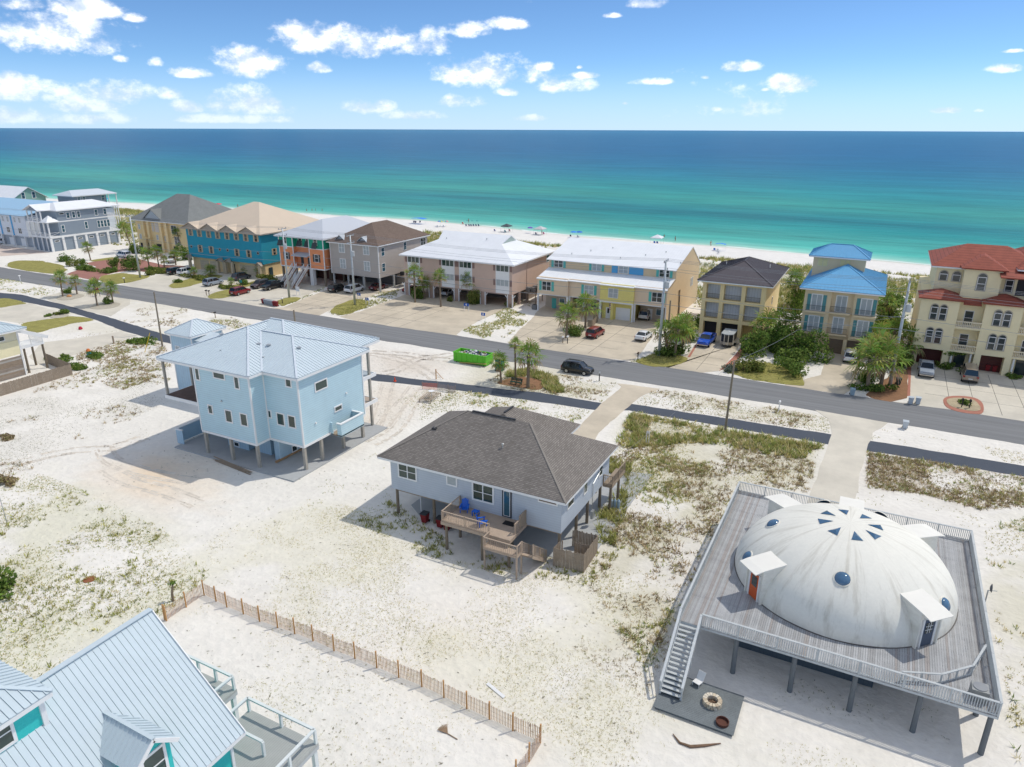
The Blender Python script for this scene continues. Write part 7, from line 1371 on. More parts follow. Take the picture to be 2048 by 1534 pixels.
scatter_late = (('i', PXY((1262, 822), (1650, 888), (1645, 900), (1258, 836)), 10, *MD, 7, 'dune', 4, .4, .2, 101, .8), ('i', PXY((1735, 898), (2060, 952), (2060, 966), (1735, 912)), 12, *MD, 7, 'dune', 4, .4, .2, 102, .8), ('i', PXY((900, 790), (1170, 832), (1140, 850), (860, 800)), 9, *MD, 7, 'dune', 4, .44, .18, 103, .8),
                ('i', PXY((1280, 800), (1660, 862), (1660, 870), (1270, 810)), 8, *SM, 6, 'dry', 4, .4, .2, 104, .8), ('i', PXY((790, 800), (880, 770), (960, 800), (860, 830)), 8, *SM, 6, 'dune', 4, .42, .2, 105, .8), ('i', PXY((1200, 1180), (1330, 1200), (1340, 1300), (1290, 1400), (1150, 1300)), 16, (.05, .16), (.06, .18), 5, 'dry', 5, .48, .15, 106, .9))
GV.clear(); GC.clear()
for a in scatter_late: scatter(*a)
V = np.concatenate(GV['i']); C = np.concatenate(GC['i']); o = np_obj('verge_grass', np_mesh('verge_grass', V, np.arange(len(V)).reshape(-1, 3), C), grass_mat); stuff(o); tag(o, 'ragged grass fringe growing along the bike path edges', 'grass')
# ------------------------------------------------------------------ vehicles
TYRE = M('tyre_rubber', (.02, .02, .02), .9); RIM = M('alloy_rim', (.45, .46, .47), .35, metal=.8); CARGLASS = M('car_glass', (.012, .018, .022), .05, spec=.8, var=.1); HEADL = M('headlamp', (.75, .78, .8), .15); TAILL = M('tail_lamp', (.35, .015, .015), .25); TRIMB = M('black_plastic', (.025, .025, .027), .6); PLATE = M('number_plate', (.65, .67, .68), .5); CHROME = M('chrome', (.6, .6, .62), .2, metal=1.)
def paint(name, rgb): return M('car_paint_' + name, srgb(*rgb), .28, var=.02, coat=.7, spec=.5)
SHAPES = {   # body stations (x, z0, z1, w), cabin (x_base_front, x_top_front, x_top_rear, x_base_rear, belt z, roof z), wheelbase
 'suv': dict(b=[(-2.32, .45, .95, 1.62), (-2.25, .32, 1.08, 1.76), (-1.7, .28, 1.10, 1.86), (0, .28, 1.08, 1.88), (1.1, .28, 1.06, 1.87), (1.9, .30, .98, 1.80), (2.25, .34, .86, 1.66), (2.34, .44, .74, 1.5)], c=(1.25, .55, -1.85, -2.22, 1.06, 1.72), wb=1.38, r=.36),
 'sedan': dict(b=[(-2.42, .42, .86, 1.56), (-2.34, .30, 1.0, 1.72), (-1.6, .26, 1.02, 1.82), (0, .25, .98, 1.84), (1.0, .25, .96, 1.83), (1.9, .27, .88, 1.76), (2.3, .32, .76, 1.6), (2.42, .42, .66, 1.42)], c=(1.15, .35, -1.0, -1.95, .97, 1.44), wb=1.42, r=.34),
 'minivan': dict(b=[(-2.55, .45, .98, 1.7), (-2.48, .32, 1.1, 1.86), (-1.8, .27, 1.10, 1.97), (0, .27, 1.08, 1.99), (1.2, .27, 1.04, 1.98), (2.0, .30, .94, 1.88), (2.45, .36, .8, 1.7), (2.56, .46, .7, 1.5)], c=(1.7, .75, -2.1, -2.46, 1.06, 1.76), wb=1.5, r=.35),
 'van': dict(b=[(-2.75, .5, 1.1, 1.85), (-2.7, .38, 1.25, 1.96), (-2.0, .34, 1.25, 2.0), (0, .34, 1.25, 2.0), (1.4, .34, 1.22, 1.99), (2.0, .36, 1.15, 1.9), (2.6, .42, .98, 1.75), (2.72, .5, .85, 1.6)], c=(1.75, 1.15, -2.5, -2.7, 1.23, 2.1), wb=1.7, r=.37),
 'pickup': dict(b=[(-2.85, .55, 1.1, 1.86), (-2.8, .45, 1.16, 1.94), (-1.9, .42, 1.18, 1.98), (0, .42, 1.18, 1.99), (1.2, .42, 1.2, 1.99), (2.2, .44, 1.16, 1.96), (2.75, .5, 1.05, 1.86), (2.85, .58, .9, 1.74)], c=(1.35, .75, -.75, -.95, 1.16, 1.88), wb=1.78, r=.40)}
def loft(mb, secs):
    n = len(secs[0]); vs = [p for s_ in secs for p in s_]; fs = [(i * n + j, i * n + (j + 1) % n, (i + 1) * n + (j + 1) % n, (i + 1) * n + j) for i in range(len(secs) - 1) for j in range(n)]
    fs += [tuple(range(n)), tuple(range((len(secs) - 1) * n, len(secs) * n))[::-1]]; return mb.add(vs, fs)
def car(kind, pm, pos, ang, label, group=None, rack=False, cover=False):
    S = SHAPES[kind]; nm = {'suv': 'sport_utility_vehicle', 'sedan': 'sedan', 'minivan': 'minivan', 'van': 'van', 'pickup': 'pickup_truck'}[kind]
    t = thing(nm, (0, 0, 0), label, {'suv': 'car', 'sedan': 'car', 'minivan': 'minivan', 'van': 'van', 'pickup': 'pickup'}[kind], group)
    secs = []
    for x, z0, z1, w_ in S['b']: h = w_ / 2; secs.append([(x, y, z) for y, z in ((-h * .9, z0), (-h, z0 + .14), (-h, z1 - .2), (-h * .93, z1 - .04), (-h * .84, z1), (h * .84, z1), (h * .93, z1 - .04), (h, z1 - .2), (h, z0 + .14), (h * .9, z0))])
    body = loft(MB(), secs).build('body', pm, t, True)
    m = body.modifiers.new('edges', 'EDGE_SPLIT'); m.split_angle = math.radians(40)
    bf, tf, tr, br, zb, zt = S['c']; W0 = S['b'][3][3] / 2 * .93; W1 = W0 * .78
    def sec(xb, xt, k, z): return None
    xs_b = [br, tr, (tr + tf) / 2, tf, bf]
    gl = MB(); st = []
    for xb, z, hw in ((br, zb, W0 * .95), (tr, zt - .05, W1), ((tr + tf) / 2, zt, W1 * 1.02), (tf, zt - .04, W1), (bf, zb, W0 * .93)): st.append((xb, z, hw))
    low = zb - .06
    pts = []
    for xb, z, hw in st: pts += [(xb, -hw, z), (xb, hw, z)]
    # glazed cabin: windscreen, rear screen and side glass as one tapered shell
    base = [(br, -W0 * .95, low), (tr, -W0, low), (tf, -W0, low), (bf, -W0 * .93, low), (bf, W0 * .93, low), (tf, W0, low), (tr, W0, low), (br, W0 * .95, low)]
    top = [(tr - .02, -W1, zt - .05), (tr, -W1, zt - .05), (tf, -W1, zt - .05), (tf + .02, -W1, zt - .06), (tf + .02, W1, zt - .06), (tf, W1, zt - .05), (tr, W1, zt - .05), (tr - .02, W1, zt - .05)]
    gl.add(base + top, [(i, (i + 1) % 8, 8 + (i + 1) % 8, 8 + i) for i in range(8)] + [tuple(range(8, 16))]); gls = gl.build('window_glass', CARGLASS, t)
    rf = MB(); n = 5; vs = []
    for i in range(n):
        x = tr - .06 + (tf - tr + .1) * i / (n - 1); c_ = zt - .06 + .06 * math.sin(math.pi * i / (n - 1)); vs += [(x, -W1 * 1.03, c_ - .03), (x, -W1 * .8, c_ + .02), (x, 0, c_ + .05), (x, W1 * .8, c_ + .02), (x, W1 * 1.03, c_ - .03)]
    rf.add(vs, [(i * 5 + j, (i + 1) * 5 + j, (i + 1) * 5 + j + 1, i * 5 + j + 1) for i in range(n - 1) for j in range(4)]); rf.build('roof', pm, t, True)
    for s_ in (-1, 1):
        for a_, b_ in (((bf, W0 * .93, low), (tf + .02, W1, zt - .05)), ((br, W0 * .95, low), (tr - .02, W1, zt - .05)), (((tr + tf) / 2, W0, low), ((tr + tf) / 2, W1, zt - .05))) + (((((tr + tf) / 2 + br) / 2 - .1, W0, low), (((tr + tf) / 2 + tr) / 2 - .1, W1, zt - .05)),) * (kind in ('suv', 'minivan', 'van')):
            MB().beam((a_[0], s_ * (a_[1] + .01), a_[2]), (b_[0], s_ * (b_[1] + .01), b_[2]), .05, .09).build('pillar', pm, t)
        MB().box(bf - .35, s_ * (W0 + .02), zb - .02, bf - .15, s_ * (W0 + .2), zb + .14).build('mirror', pm, t)
    f_, r_ = S['b'][-2], S['b'][1]; r0 = S['r']
    for s_ in (-1, 1):
        MB().box(f_[0] - .12, s_ * f_[3] * .30, f_[2] - .26, f_[0] + .045, s_ * f_[3] * .48, f_[2] - .1).build('headlight', HEADL, t); MB().box(r_[0] - .05, s_ * r_[3] * .34, r_[2] - .34, r_[0] + .14, s_ * r_[3] * .49, r_[2] - .06).build('taillight', TAILL, t)
        for x in (S['wb'], -S['wb']):
            yw = s_ * (S['b'][3][3] / 2 - .10); ty = MB().tube((x, yw - .12, r0), (x, yw + .12, r0), r0, n=16).build('wheel', TYRE, t); MB().tube((x, yw + s_ * .118, r0), (x, yw + s_ * .135, r0), r0 * .62, n=12).build('rim', RIM, ty)
    MB().box(f_[0] + .02, -f_[3] * .28, f_[1] + .12, f_[0] + .09, f_[3] * .28, f_[2] - .1).build('grille', TRIMB, t); MB().box(r_[0] - .095, -.26, r_[1] + .32, r_[0] - .06, .26, r_[1] + .46).build('number_plate', PLATE, t)
    MB().box(r_[0] - .08, -r_[3] * .46, r_[1] + .02, r_[0] + .1, r_[3] * .46, r_[1] + .2).build('rear_bumper', TRIMB if kind != 'pickup' else CHROME, t); MB().box(f_[0] - .1, -f_[3] * .47, f_[1] - .02, f_[0] + .1, f_[3] * .47, f_[1] + .14).build('front_bumper', TRIMB if kind != 'pickup' else CHROME, t)
    if kind == 'pickup':
        MB().box(-2.7, -.8, 1.16, -1.0, .8, 1.2).build('bed_floor' if not cover else 'bed_cover', TRIMB, t)
        for s_ in (-1, 1): MB().box(-2.78, s_ * .82, 1.15, -.95, s_ * .94, 1.32).build('bed_side', pm, t)
        MB().box(-2.82, -.94, 1.15, -2.72, .94, 1.32).build('tailgate', pm, t)
    if rack:
        for s_ in (-1, 1): MB().beam((tr + .2, s_ * W1 * .85, zt + .06), (tf - .15, s_ * W1 * .85, zt + .06), .05, .05).build('roof_rail', TRIMB, t)
    t.location = (pos[0], pos[1], pos[2] if len(pos) > 2 else .02); t.rotation_euler = (0, 0, ang); t.scale = (1.07, 1.07, 1.07); return t
N_, S_, E_d = math.pi / 2, -math.pi / 2, 0.
BLACK_P, WHITE_P, RED_P, SILV_P, BLUE_P = paint('black', (16, 18, 22)), paint('white', (226, 228, 230)), paint('red', (130, 20, 28)), paint('silver', (150, 160, 172)), paint('blue', (10, 80, 190)); GREY_P = paint('grey', (90, 94, 100)); BROWN_P = paint('brown', (84, 70, 72)); TAN_P = paint('tan', (140, 126, 112)); MAROON_P = paint('maroon', (90, 24, 34)); NAVY_P = paint('navy', (44, 52, 66))
car('suv', BLACK_P, G(13, 1368, 430), E_d + .03, 'black SUV parked beside the road near the green bench', rack=True)
car('suv', RED_P, G(6, 742, 1205), N_ - .06, 'red SUV on the townhouse drive'); car('sedan', WHITE_P, G(6, 1290, 1235), N_ - .03, 'white sedan on the townhouse drive'); car('minivan', paint('pearl', (204, 200, 190)), G(6, 1325, 1000), N_, 'pearl minivan backed under the end townhouse', rack=True)
car('pickup', BLUE_P, G(20, 830, 245), S_ - .03, 'bright blue pickup facing the road before the yellow house', cover=True)
car('suv', WHITE_P, G(21, 265, 410), N_, 'white SUV before the tan house garage doors')
car('pickup', SILV_P, G(21, 1035, 545), S_, 'silver pickup facing the road at the villa'); car('van', TAN_P, G(21, 1475, 600), N_ - .02, 'tan van before the villa entrance')
car('suv', SILV_P, G(23, 315, 695), N_, 'silver SUV on the drive before the blue-green house', rack=True); car('suv', RED_P, G(23, 535, 770), N_ + .03, 'red SUV beside the small green sign'); car('suv', NAVY_P, G(23, 545, 650), N_, 'dark navy SUV beside the yellow-green hedge', rack=True)
car('suv', BROWN_P, G(23, 700, 715), S_, 'brown SUV facing the road before the orange house'); car('pickup', BLACK_P, G(23, 800, 725), S_ - .02, 'black pickup facing the road before the orange house')
car('suv', WHITE_P, G(3, 120, 1265), N_, 'white SUV nearest the spiky palm, before the blue-green house', rack=True); car('suv', BLACK_P, G(3, -60, 1255), N_, 'black SUV beside the yellow-green brick court hedge')
car('minivan', WHITE_P, G(15, 1015, 672), N_ + 1.5, 'white minivan on the red brick court'); car('pickup', WHITE_P, G(15, 1410, 712), S_ + .9, 'white pickup on the brick court under the palms')
car('suv', BLACK_P, G(23, 1330, 745), N_, 'black SUV before the grey-beige stilt house'); car('minivan', WHITE_P, G(23, 1470, 750), N_, 'white minivan before the grey-beige stilt house'); car('sedan', MAROON_P, G(23, 1665, 730), N_, 'maroon car under the grey-beige stilt house')
car('sedan', WHITE_P, G(5, 690, 890), N_, 'white sedan in the condominium carport'); car('sedan', RED_P, G(5, 212, 850), N_, 'red car in the end bay of the condominium carport'); car('suv', WHITE_P, G(1, 30, 930), N_, 'white SUV before the white row house garages')
# cargo trailer
t = thing('cargo_trailer', G(20, 1025, 270), 'grey-roofed black cargo trailer with V nose beside the blue pickup', 'trailer'); o = G(20, 1035, 275); x, y = o.x, o.y
bodyp = [(x - 1.05, y + 3.4), (x - 1.05, y - .1), (x - .35, y - .7), (x + .35, y - .7), (x + 1.05, y - .1), (x + 1.05, y + 3.4)]
MB().prism(bodyp, .5, 2.35).build('box', M('trailer_black', (.03, .032, .035), .4), t); MB().prism([(x + (a - x) * 1.03, y + (b - y) * 1.02) for a, b in bodyp], 2.35, 2.45).build('roof', M('trailer_roof', srgb(168, 172, 172), .5), t); MB().prism([(x + (a - x) * 1.01, y + (b - y) * 1.01) for a, b in bodyp], .5, 1.0).build('stone_guard', M('aluminium_tread', srgb(190, 180, 164), .45, metal=.5), t)
for a, b in ((x - .35, y - .71), (x + .35, y - .71), (x - 1.06, y - .1), (x + 1.06, y - .1)): MB().box(a - .06, b - .03, .5, a + .06, b + .03, 2.35).build('corner_trim', M('aluminium', srgb(200, 196, 186), .4, metal=.5), t)
for s_ in (-1, 1):
    MB().beam((x + s_ * .7, y - .3, .45), (x, y - 1.9, .45), .08, .1).build('tongue', TRIMB, t); wy = y + 1.6; wh = MB().tube((x + s_ * 1.1, wy, .33), (x + s_ * 1.3, wy, .33), .33, n=14).build('wheel', TYRE, t); MB().box(x + s_ * 1.05, wy - .5, .68, x + s_ * 1.35, wy + .5, .74).build('fender', M('aluminium', srgb(200, 196, 186), .4, metal=.5), t)
MB().tube((x, y - 1.8, .02), (x, y - 1.8, .5), .04).build('jack', METALG, t); MB().lathe((x, y + 1.4, 2.45), [(.2, 0), (.2, .08), (.001, .1)], 10).build('roof_vent', WHITE, t)
# green roll-off dumpster full of debris
c = G(13, 515, 345); x0, x1, y0, y1 = c.x - 3.0, c.x + 3.1, c.y - 1.2, c.y + 1.2; ng = M('lime_green_steel', srgb(96, 190, 44), .5, var=.08)
t = thing('skip', (c.x, c.y, 0), 'lime green roll-off skip heaped with rubbish beside the road', 'skip')
MB().box(x0, y0, .15, x1, y1, .25).build('floor', ng, t)
for a in ((x0, y0, x1, y0 + .08), (x0, y1 - .08, x1, y1), (x0, y0 + .08, x0 + .08, y1 - .08), (x1 - .08, y0 + .08, x1, y1 - .08)): MB().box(a[0], a[1], .25, a[2], a[3], 1.65).build('side', ng, t)
MB().box(x0 - .06, y0 - .06, 1.6, x1 + .06, y0 + .1, 1.74).box(x0 - .06, y1 - .1, 1.6, x1 + .06, y1 + .06, 1.74).box(x0 - .06, y0 + .1, 1.6, x0 + .1, y1 - .1, 1.74).box(x1 - .1, y0 + .1, 1.6, x1 + .06, y1 - .1, 1.74).build('rim', ng, t)
for i in range(6): xx = x0 + .5 + i * 1.0; MB().box(xx - .05, y0 - .07, .25, xx + .05, y0, 1.6).build('rib', ng, t)
for xx in (x0 + .5, x1 - .5): MB().tube((xx, y0 + .1, .1), (xx, y1 - .1, .1), .12).build('roller', TRIMB, t)
rb = thing('rubbish_heap', (c.x, c.y, 1.2), 'white and tan rubbish bags and boards filling the green skip', 'rubbish'); g = random.Random(5)
for i in range(60):
    px, py = c.x + g.uniform(-2.6, 2.6), c.y + g.uniform(-.95, .95); pz = 1.35 + .35 * (1 - abs(px - c.x) / 3) + g.uniform(-.1, .1); s = g.uniform(.12, .34); m0 = g.choice([WHITE, WHITE, M('tan_board', (.4, .3, .18), .9), M('grey_scrap', (.25, .26, .28), .8), M('blue_scrap', (.10, .12, .25), .8)])
    MB().add([(px + g.uniform(-s, s) * (1 if k & 1 else -1), py + s * (1 if k & 2 else -1) * g.uniform(.5, 1), pz + s * (1 if k & 4 else -1) * g.uniform(.3, .7)) for k in range(8)], [(0, 1, 3, 2), (4, 6, 7, 5), (0, 4, 5, 1), (1, 5, 7, 3), (3, 7, 6, 2), (2, 6, 4, 0)]).build('scrap', m0, rb)
MB().box(x0 + .1, y0 + .1, .26, x1 - .1, y1 - .1, 1.25).build('fill', M('rubbish_fill', srgb(190, 184, 174), .95, var=.3, vs=4), rb)
tag(MB().beam((x0 + 1.3, y0 - .25, .12), (x1 + .2, y0 - .1, .55), .3, .05).build('plank', M('fresh_pine', srgb(206, 168, 110), .8), org=(c.x, y0, 0)), 'fresh pine plank leaning along the green skip', 'plank')
for i, (dx, dy) in enumerate(((-3.9, -.3), (-3.7, .1))): MB().box(c.x + dx, c.y + dy, 0, c.x + dx + 1, c.y + dy + .25, .16 + .1 * i).build('timber', WOODP) if False else None
# portable toilet
c = G(13, 735, 412); t = thing('portable_toilet', (c.x, c.y, 0), 'green portable toilet with white roof behind the short palm', 'toilet'); gp = M('dark_green_plastic', srgb(14, 104, 84), .5)
MB().box(c.x - .56, c.y - .56, 0, c.x + .56, c.y + .56, 2.05).build('cabin', gp, t); MB().lathe((c.x, c.y, 2.05), [(.82, 0), (.8, .1), (.45, .26), (.001, .3)], 4, math.pi / 4).build('roof', WHITE, t); MB().box(c.x - .4, c.y - .6, .15, c.x + .4, c.y - .56, 1.9).build('door', M('green_door', srgb(22, 120, 96), .5), t); MB().box(c.x - .6, c.y - .6, 0, c.x + .6, c.y - .561, .12).build('skid', TRIMB, t)
# bench and mulch round the palms
sheet('mulch_bed', smooth_poly(PX(13, (690, 515), (800, 480), (960, 465), (1080, 500), (1105, 545), (1050, 580), (930, 558), (800, 540))), mulch_m, .06, False)
c = G(13, 868, 530); t = thing('bench', (c.x, c.y, 0), 'dark green slatted bench on the mulch between the palms', 'bench'); bgm = M('green_bench_paint', srgb(22, 72, 62), .6)
for i in range(3): MB().box(c.x - .95, c.y - .3 + i * .17, .45, c.x + .95, c.y - .16 + i * .17, .49).build('seat_slat', bgm, t); MB().box(c.x - .95, c.y + .22 + .03 * i, .58 + i * .15, c.x + .95, c.y + .26 + .03 * i, .7 + i * .15).build('back_slat', bgm, t)
for xx in (c.x - .8, c.x, c.x + .8): MB().box(xx - .04, c.y - .28, 0, xx + .04, c.y - .2, .45).box(xx - .04, c.y + .14, 0, xx + .04, c.y + .22, .98).box(xx - .04, c.y - .28, .38, xx + .04, c.y + .2, .44).build('leg_frame', bgm, t)
# ------------------------------------------------------------------ street furniture
STEEL = M('galvanised_pole', srgb(184, 190, 192), .5, metal=.3, var=.06); WPOLE = M('wooden_pole', srgb(138, 128, 112), .9, var=.2, vs=3, bump=.4); INS = M('insulator_grey', (.25, .26, .27), .5)
POLES = []
def upole(base, top, label, transformer=False, r=.26, arms=2):
    b = W(*base); c = onY(*top, b.y); h = c.z; b.x = (b.x + c.x) / 2 if abs(b.x - c.x) < 2 else b.x; t = thing('utility_pole', (b.x, b.y, 0), label, 'utility pole', 'steel poles along the beach road')
    MB().tube((b.x, b.y, -.5), (b.x, b.y, h), r, r * .55, 12).build('pole', STEEL, t, True)
    for i in range(arms):
        z = h - .1 - i * 1.5; a = MB().beam((b.x, b.y - 1.2, z), (b.x, b.y + 1.2, z), .12, .12).build('crossarm', METALG, t)
        for dy in (-1.1, -.1 if i else 0, 1.1): MB().lathe((b.x, b.y + dy, z + .06), [(.06, 0), (.09, .1), (.05, .2), (.07, .28)], 8).build('insulator', INS, a)
    if transformer:
        z = h - 4.4; tr_ = MB().lathe((b.x + .5, b.y - .1, z), [(.32, 0), (.34, .1), (.34, 1.0), (.28, 1.1), (.001, 1.15)], 14).build('transformer', M('transformer_grey', srgb(190, 194, 194), .5), t); MB().tube((b.x + .5, b.y - .1, z + 1.1), (b.x + .5, b.y - .1, z + 1.4), .05).build('bushing', INS, tr_)
    POLES.append((b.x, b.y, h)); return t
upole((278, 555), (262, 432), 'steel utility pole standing in the lawn by the brick court'); upole((577, 595), (566, 457), 'steel utility pole with transformer before the orange house', True); upole((711, 610), (699, 470), 'steel utility pole with transformer before the grey-beige house', True)
upole((1318, 712), (1332, 522), 'steel utility pole among the palm clump at the townhouses', True, .28); upole((1787, 772), (1812, 562), 'steel utility pole with transformer beside the villa', True, .28, 3)
POLES.sort(); ends = [(-330., 116.5, 15.5)] + POLES + [(60., 113.5, 16.0)]
def wire(pts, label, r=.022, group='overhead wires along the beach road', name='overhead_wire'):
    allp = []
    for (a, b) in zip(pts[:-1], pts[1:]):
        a, b = Vector(a), Vector(b); sag = min(1.4, (b - a).length * .013); n = 10
        allp += [a + (b - a) * (i / n) - Vector((0, 0, 4 * sag * (i / n) * (1 - i / n))) for i in range(n + (b == Vector(pts[-1])))]
    o = MB().path(allp, r, 4).build(name, M('wire_aluminium', (.30, .31, .32), .5, metal=.5)); tag(o, label, 'wire', group)
for dz, dy, nm in ((.2, -1.1, 'upper street-side'), (.2, 0, 'upper middle'), (.2, 1.1, 'upper sea-side'), (-1.3, -1.1, 'second-tier street-side'), (-1.3, 1.1, 'second-tier sea-side')): wire([(x, y + dy, z + dz) for x, y, z in ends], nm + ' overhead wire strung between the steel poles')
for dz, r in ((-5.2, .03), (-7.0, .04)): wire([(x, y - .3, z + dz) for x, y, z in ends], ('upper' if dz > -6 else 'lower') + ' dark communication cable on the steel poles', r)
def wpole(base, top, label, h=None, r=.16):
    b = W(*base); c = onY(*top, b.y); t = tag(MB().tube((b.x, b.y, -.5), ((b.x + c.x) / 2 if abs(c.x - b.x) < 2 else b.x, b.y, c.z), r, r * .7, 10).build('wooden_pole', WPOLE, org=(b.x, b.y, 0)), label, 'pole'); return Vector((b.x, b.y, c.z))
pA = wpole((1450, 862), (1472, 724), 'weathered wooden pole rising from the grass beside the bike path'); pB = wpole((325, 693), (309, 584), 'weathered wooden pole by the bike path beyond the pale blue house'); pC = wpole((592, 662), (587, 620), 'short wooden pole behind the pale blue house roof', r=.2)
wire([tuple(pA), (-9.0, 108.5, 8.5), (5.3, 113.4, 11.5)], 'thin service wire from the wooden pole across to the steel pole', .02, None, 'service_wire'); wire([tuple(pA), (-20.9, 58.6, 4.8)], 'service wire from the wooden pole to the grey stilt house', .012, None, 'service_wire')
t = tag(MB().tube(G(14, 1480, 740), G(14, 1480, 740) + Vector((.5, 1.2, 3.2)), .05).build('guy_marker', M('yellow_plastic', srgb(226, 190, 40), .6), org=tuple(G(14, 1480, 740))), 'yellow guy-wire guard leaning beside the wooden pole', 'marker')
wp2 = G(6, 1730, 990); tag(MB().tube((wp2.x, 131, -.3), (wp2.x, 131, 5.6), .18, .14, 10).build('wooden_pole', WPOLE, org=(wp2.x, 131, 0)), 'short wooden pole between the townhouses and the yellow house', 'pole')
def mailbox(k, x, y, label, post=WOODP, col=BLACKM, h=1.05, n=1):
    for i in range(n):
        b = G(k, x, y) + Vector((i * .9, 0, 0)); t = thing('mailbox', b, label, 'mailbox', 'mailboxes along the road' if n > 1 else None); MB().box(b.x - .06, b.y - .06, -.2, b.x + .06, b.y + .06, h).build('post', post, t)
        MB().add([(b.x + s * .12, b.y + q * .25, h + z) for q in (-1, 1) for s, z in ((-1, 0), (1, 0), (1, .15), (.7, .24), (-.7, .24), (-1, .15))], [(0, 1, 2, 3, 4, 5)[::-1], (6, 7, 8, 9, 10, 11)] + [(i_, (i_ + 1) % 6, 6 + (i_ + 1) % 6, 6 + i_) for i_ in range(6)]).build('box', col, t)
mailbox(13, 1548, 500, 'silver mailbox on a post beside the black SUV', TRIMB, METALG, 1.2); mailbox(20, 1570, 935, 'white mailbox on a white post beside the road verge', WHITE, WHITE, 1.3); mailbox(15, 168, 870, 'white mailbox beyond the bike path near the road', WHITE, WHITE, 1.3); mailbox(15, 1020, 885, 'white mailbox on the lawn by the brick court', TRIMB, WHITE, 1.2); mailbox(15, 1763, 1170, 'dark mailbox on a timber post behind the pale blue house'); mailbox(15, 1690, 985, 'dark mailbox of the pair at the blue-green house drive', n=2)
mailbox(6, 372, 1285, 'white mailbox of the pair under the palm on the townhouse drive', WOODP, WHITE); mailbox(6, 425, 1290, 'white-domed mailbox next to the pair under the palm', TRIMB, WHITE, 1.2); mailbox(20, 130, 405, 'dark mailbox at the edge of the townhouse drive', TRIMB, M('brown_box', (.09, .05, .03), .6)); mailbox(21, 1405, 895, 'black mailbox of the pair in the brick island before the villa', TRIMB, TRIMB, 1.1, 2); mailbox(27, 590, 665, 'pale mailbox in the grass by the orange house drive', TRIMB, WHITE)
def cart(pos, mat, label, ang=0., lid=None, group=None):
    t = thing('wheeled_bin', (0, 0, 0), label, 'bin', group); MB().add([(sx * w_, sy * d, z) for z, w_, d in ((.08, .24, .26), (1.0, .32, .36)) for sx, sy in ((-1, -1), (1, -1), (1, 1), (-1, 1))], [(3, 2, 1, 0), (4, 5, 6, 7), (0, 1, 5, 4), (1, 2, 6, 5), (2, 3, 7, 6), (3, 0, 4, 7)]).build('body', mat, t)
    MB().box(-.35, -.42, 1.0, .35, .38, 1.07).build('lid', lid or mat, t)
    for s in (-1, 1): MB().tube((s * .26, .3, .13), (s * .32, .3, .13), .13, n=10).build('wheel', TYRE, t)
    MB().box(-.28, .38, .93, .28, .45, .98).build('handle', lid or mat, t); t.location = pos; t.rotation_euler = (0, 0, ang)
REDB, GRYB, LIDB = M('maroon_bin', srgb(124, 26, 32), .5), M('grey_bin', srgb(150, 158, 164), .5), M('dark_lid', (.04, .045, .05), .5); PALEB = M('pale_grey_bin', srgb(186, 194, 200), .5)
for i, (x, y) in enumerate(((485, 985), (600, 1020), (650, 1040))): cart(G(10, x, y, .06), REDB, ('maroon bin with dark lid standing apart by a grey house pile', 'maroon bin with dark lid in the middle of the three under the grey house', 'maroon bin tucked beside the deck piles of the grey house')[i], .1 * i, LIDB, 'maroon bins under the grey house')
cart(G(21, 825, 1110), PALEB, 'pale grey bin standing on the sand at the road edge', 0); cart(G(21, 880, 860), PALEB, 'pale grey bin of the pair by the villa drive, next to the mulch', 0); cart(G(21, 955, 862), PALEB, 'pale grey bin of the pair by the villa drive, on the concrete', 0); cart(G(21, 285, 770), M('blue_grey_bin', srgb(150, 172, 184), .5), 'blue-grey bin at the roadside before the tan house', .2); cart(G(21, 1665, 520), REDB, 'maroon bin at the villa garage, beside the pier', 0); cart(G(21, 1735, 530), REDB, 'maroon bin at the villa garage, in mid-opening', 0); cart(G(21, 755, 660), M('dark_green_bin', (.03, .06, .05), .5), 'small dark bin on the mulch bed', .3)
for i in range(7): b = G(23, 725 + i * 18, 848 + i * 4); cart((b.x, b.y, .02), REDB if i in (0, 6, 5) else GRYB, ('maroon bin alone at one end of the roadside bin row', 'grey bin next to the single maroon one in the roadside row', 'second grey bin of the roadside row by the orange house', 'third grey bin of the roadside row by the orange house', 'grey bin touching the maroon pair in the roadside row', 'maroon bin between the grey ones and the last maroon one', 'last maroon bin of the roadside row, nearest the pole grass')[i], .05 * i, None, 'row of bins by the orange house')
en = thing('bin_enclosure', G(6, 700, 1080), 'grey timber bin enclosure beside the big townhouse palm', 'enclosure'); a, b, c, d = G(6, 650, 1095), G(6, 705, 1100), G(6, 770, 1040), G(6, 715, 1030)
for p, q in ((a, b), (b, c), (c, d)): boards(en, (p.x, p.y), (q.x, q.y), 1.3, OLDW, .16, .03)
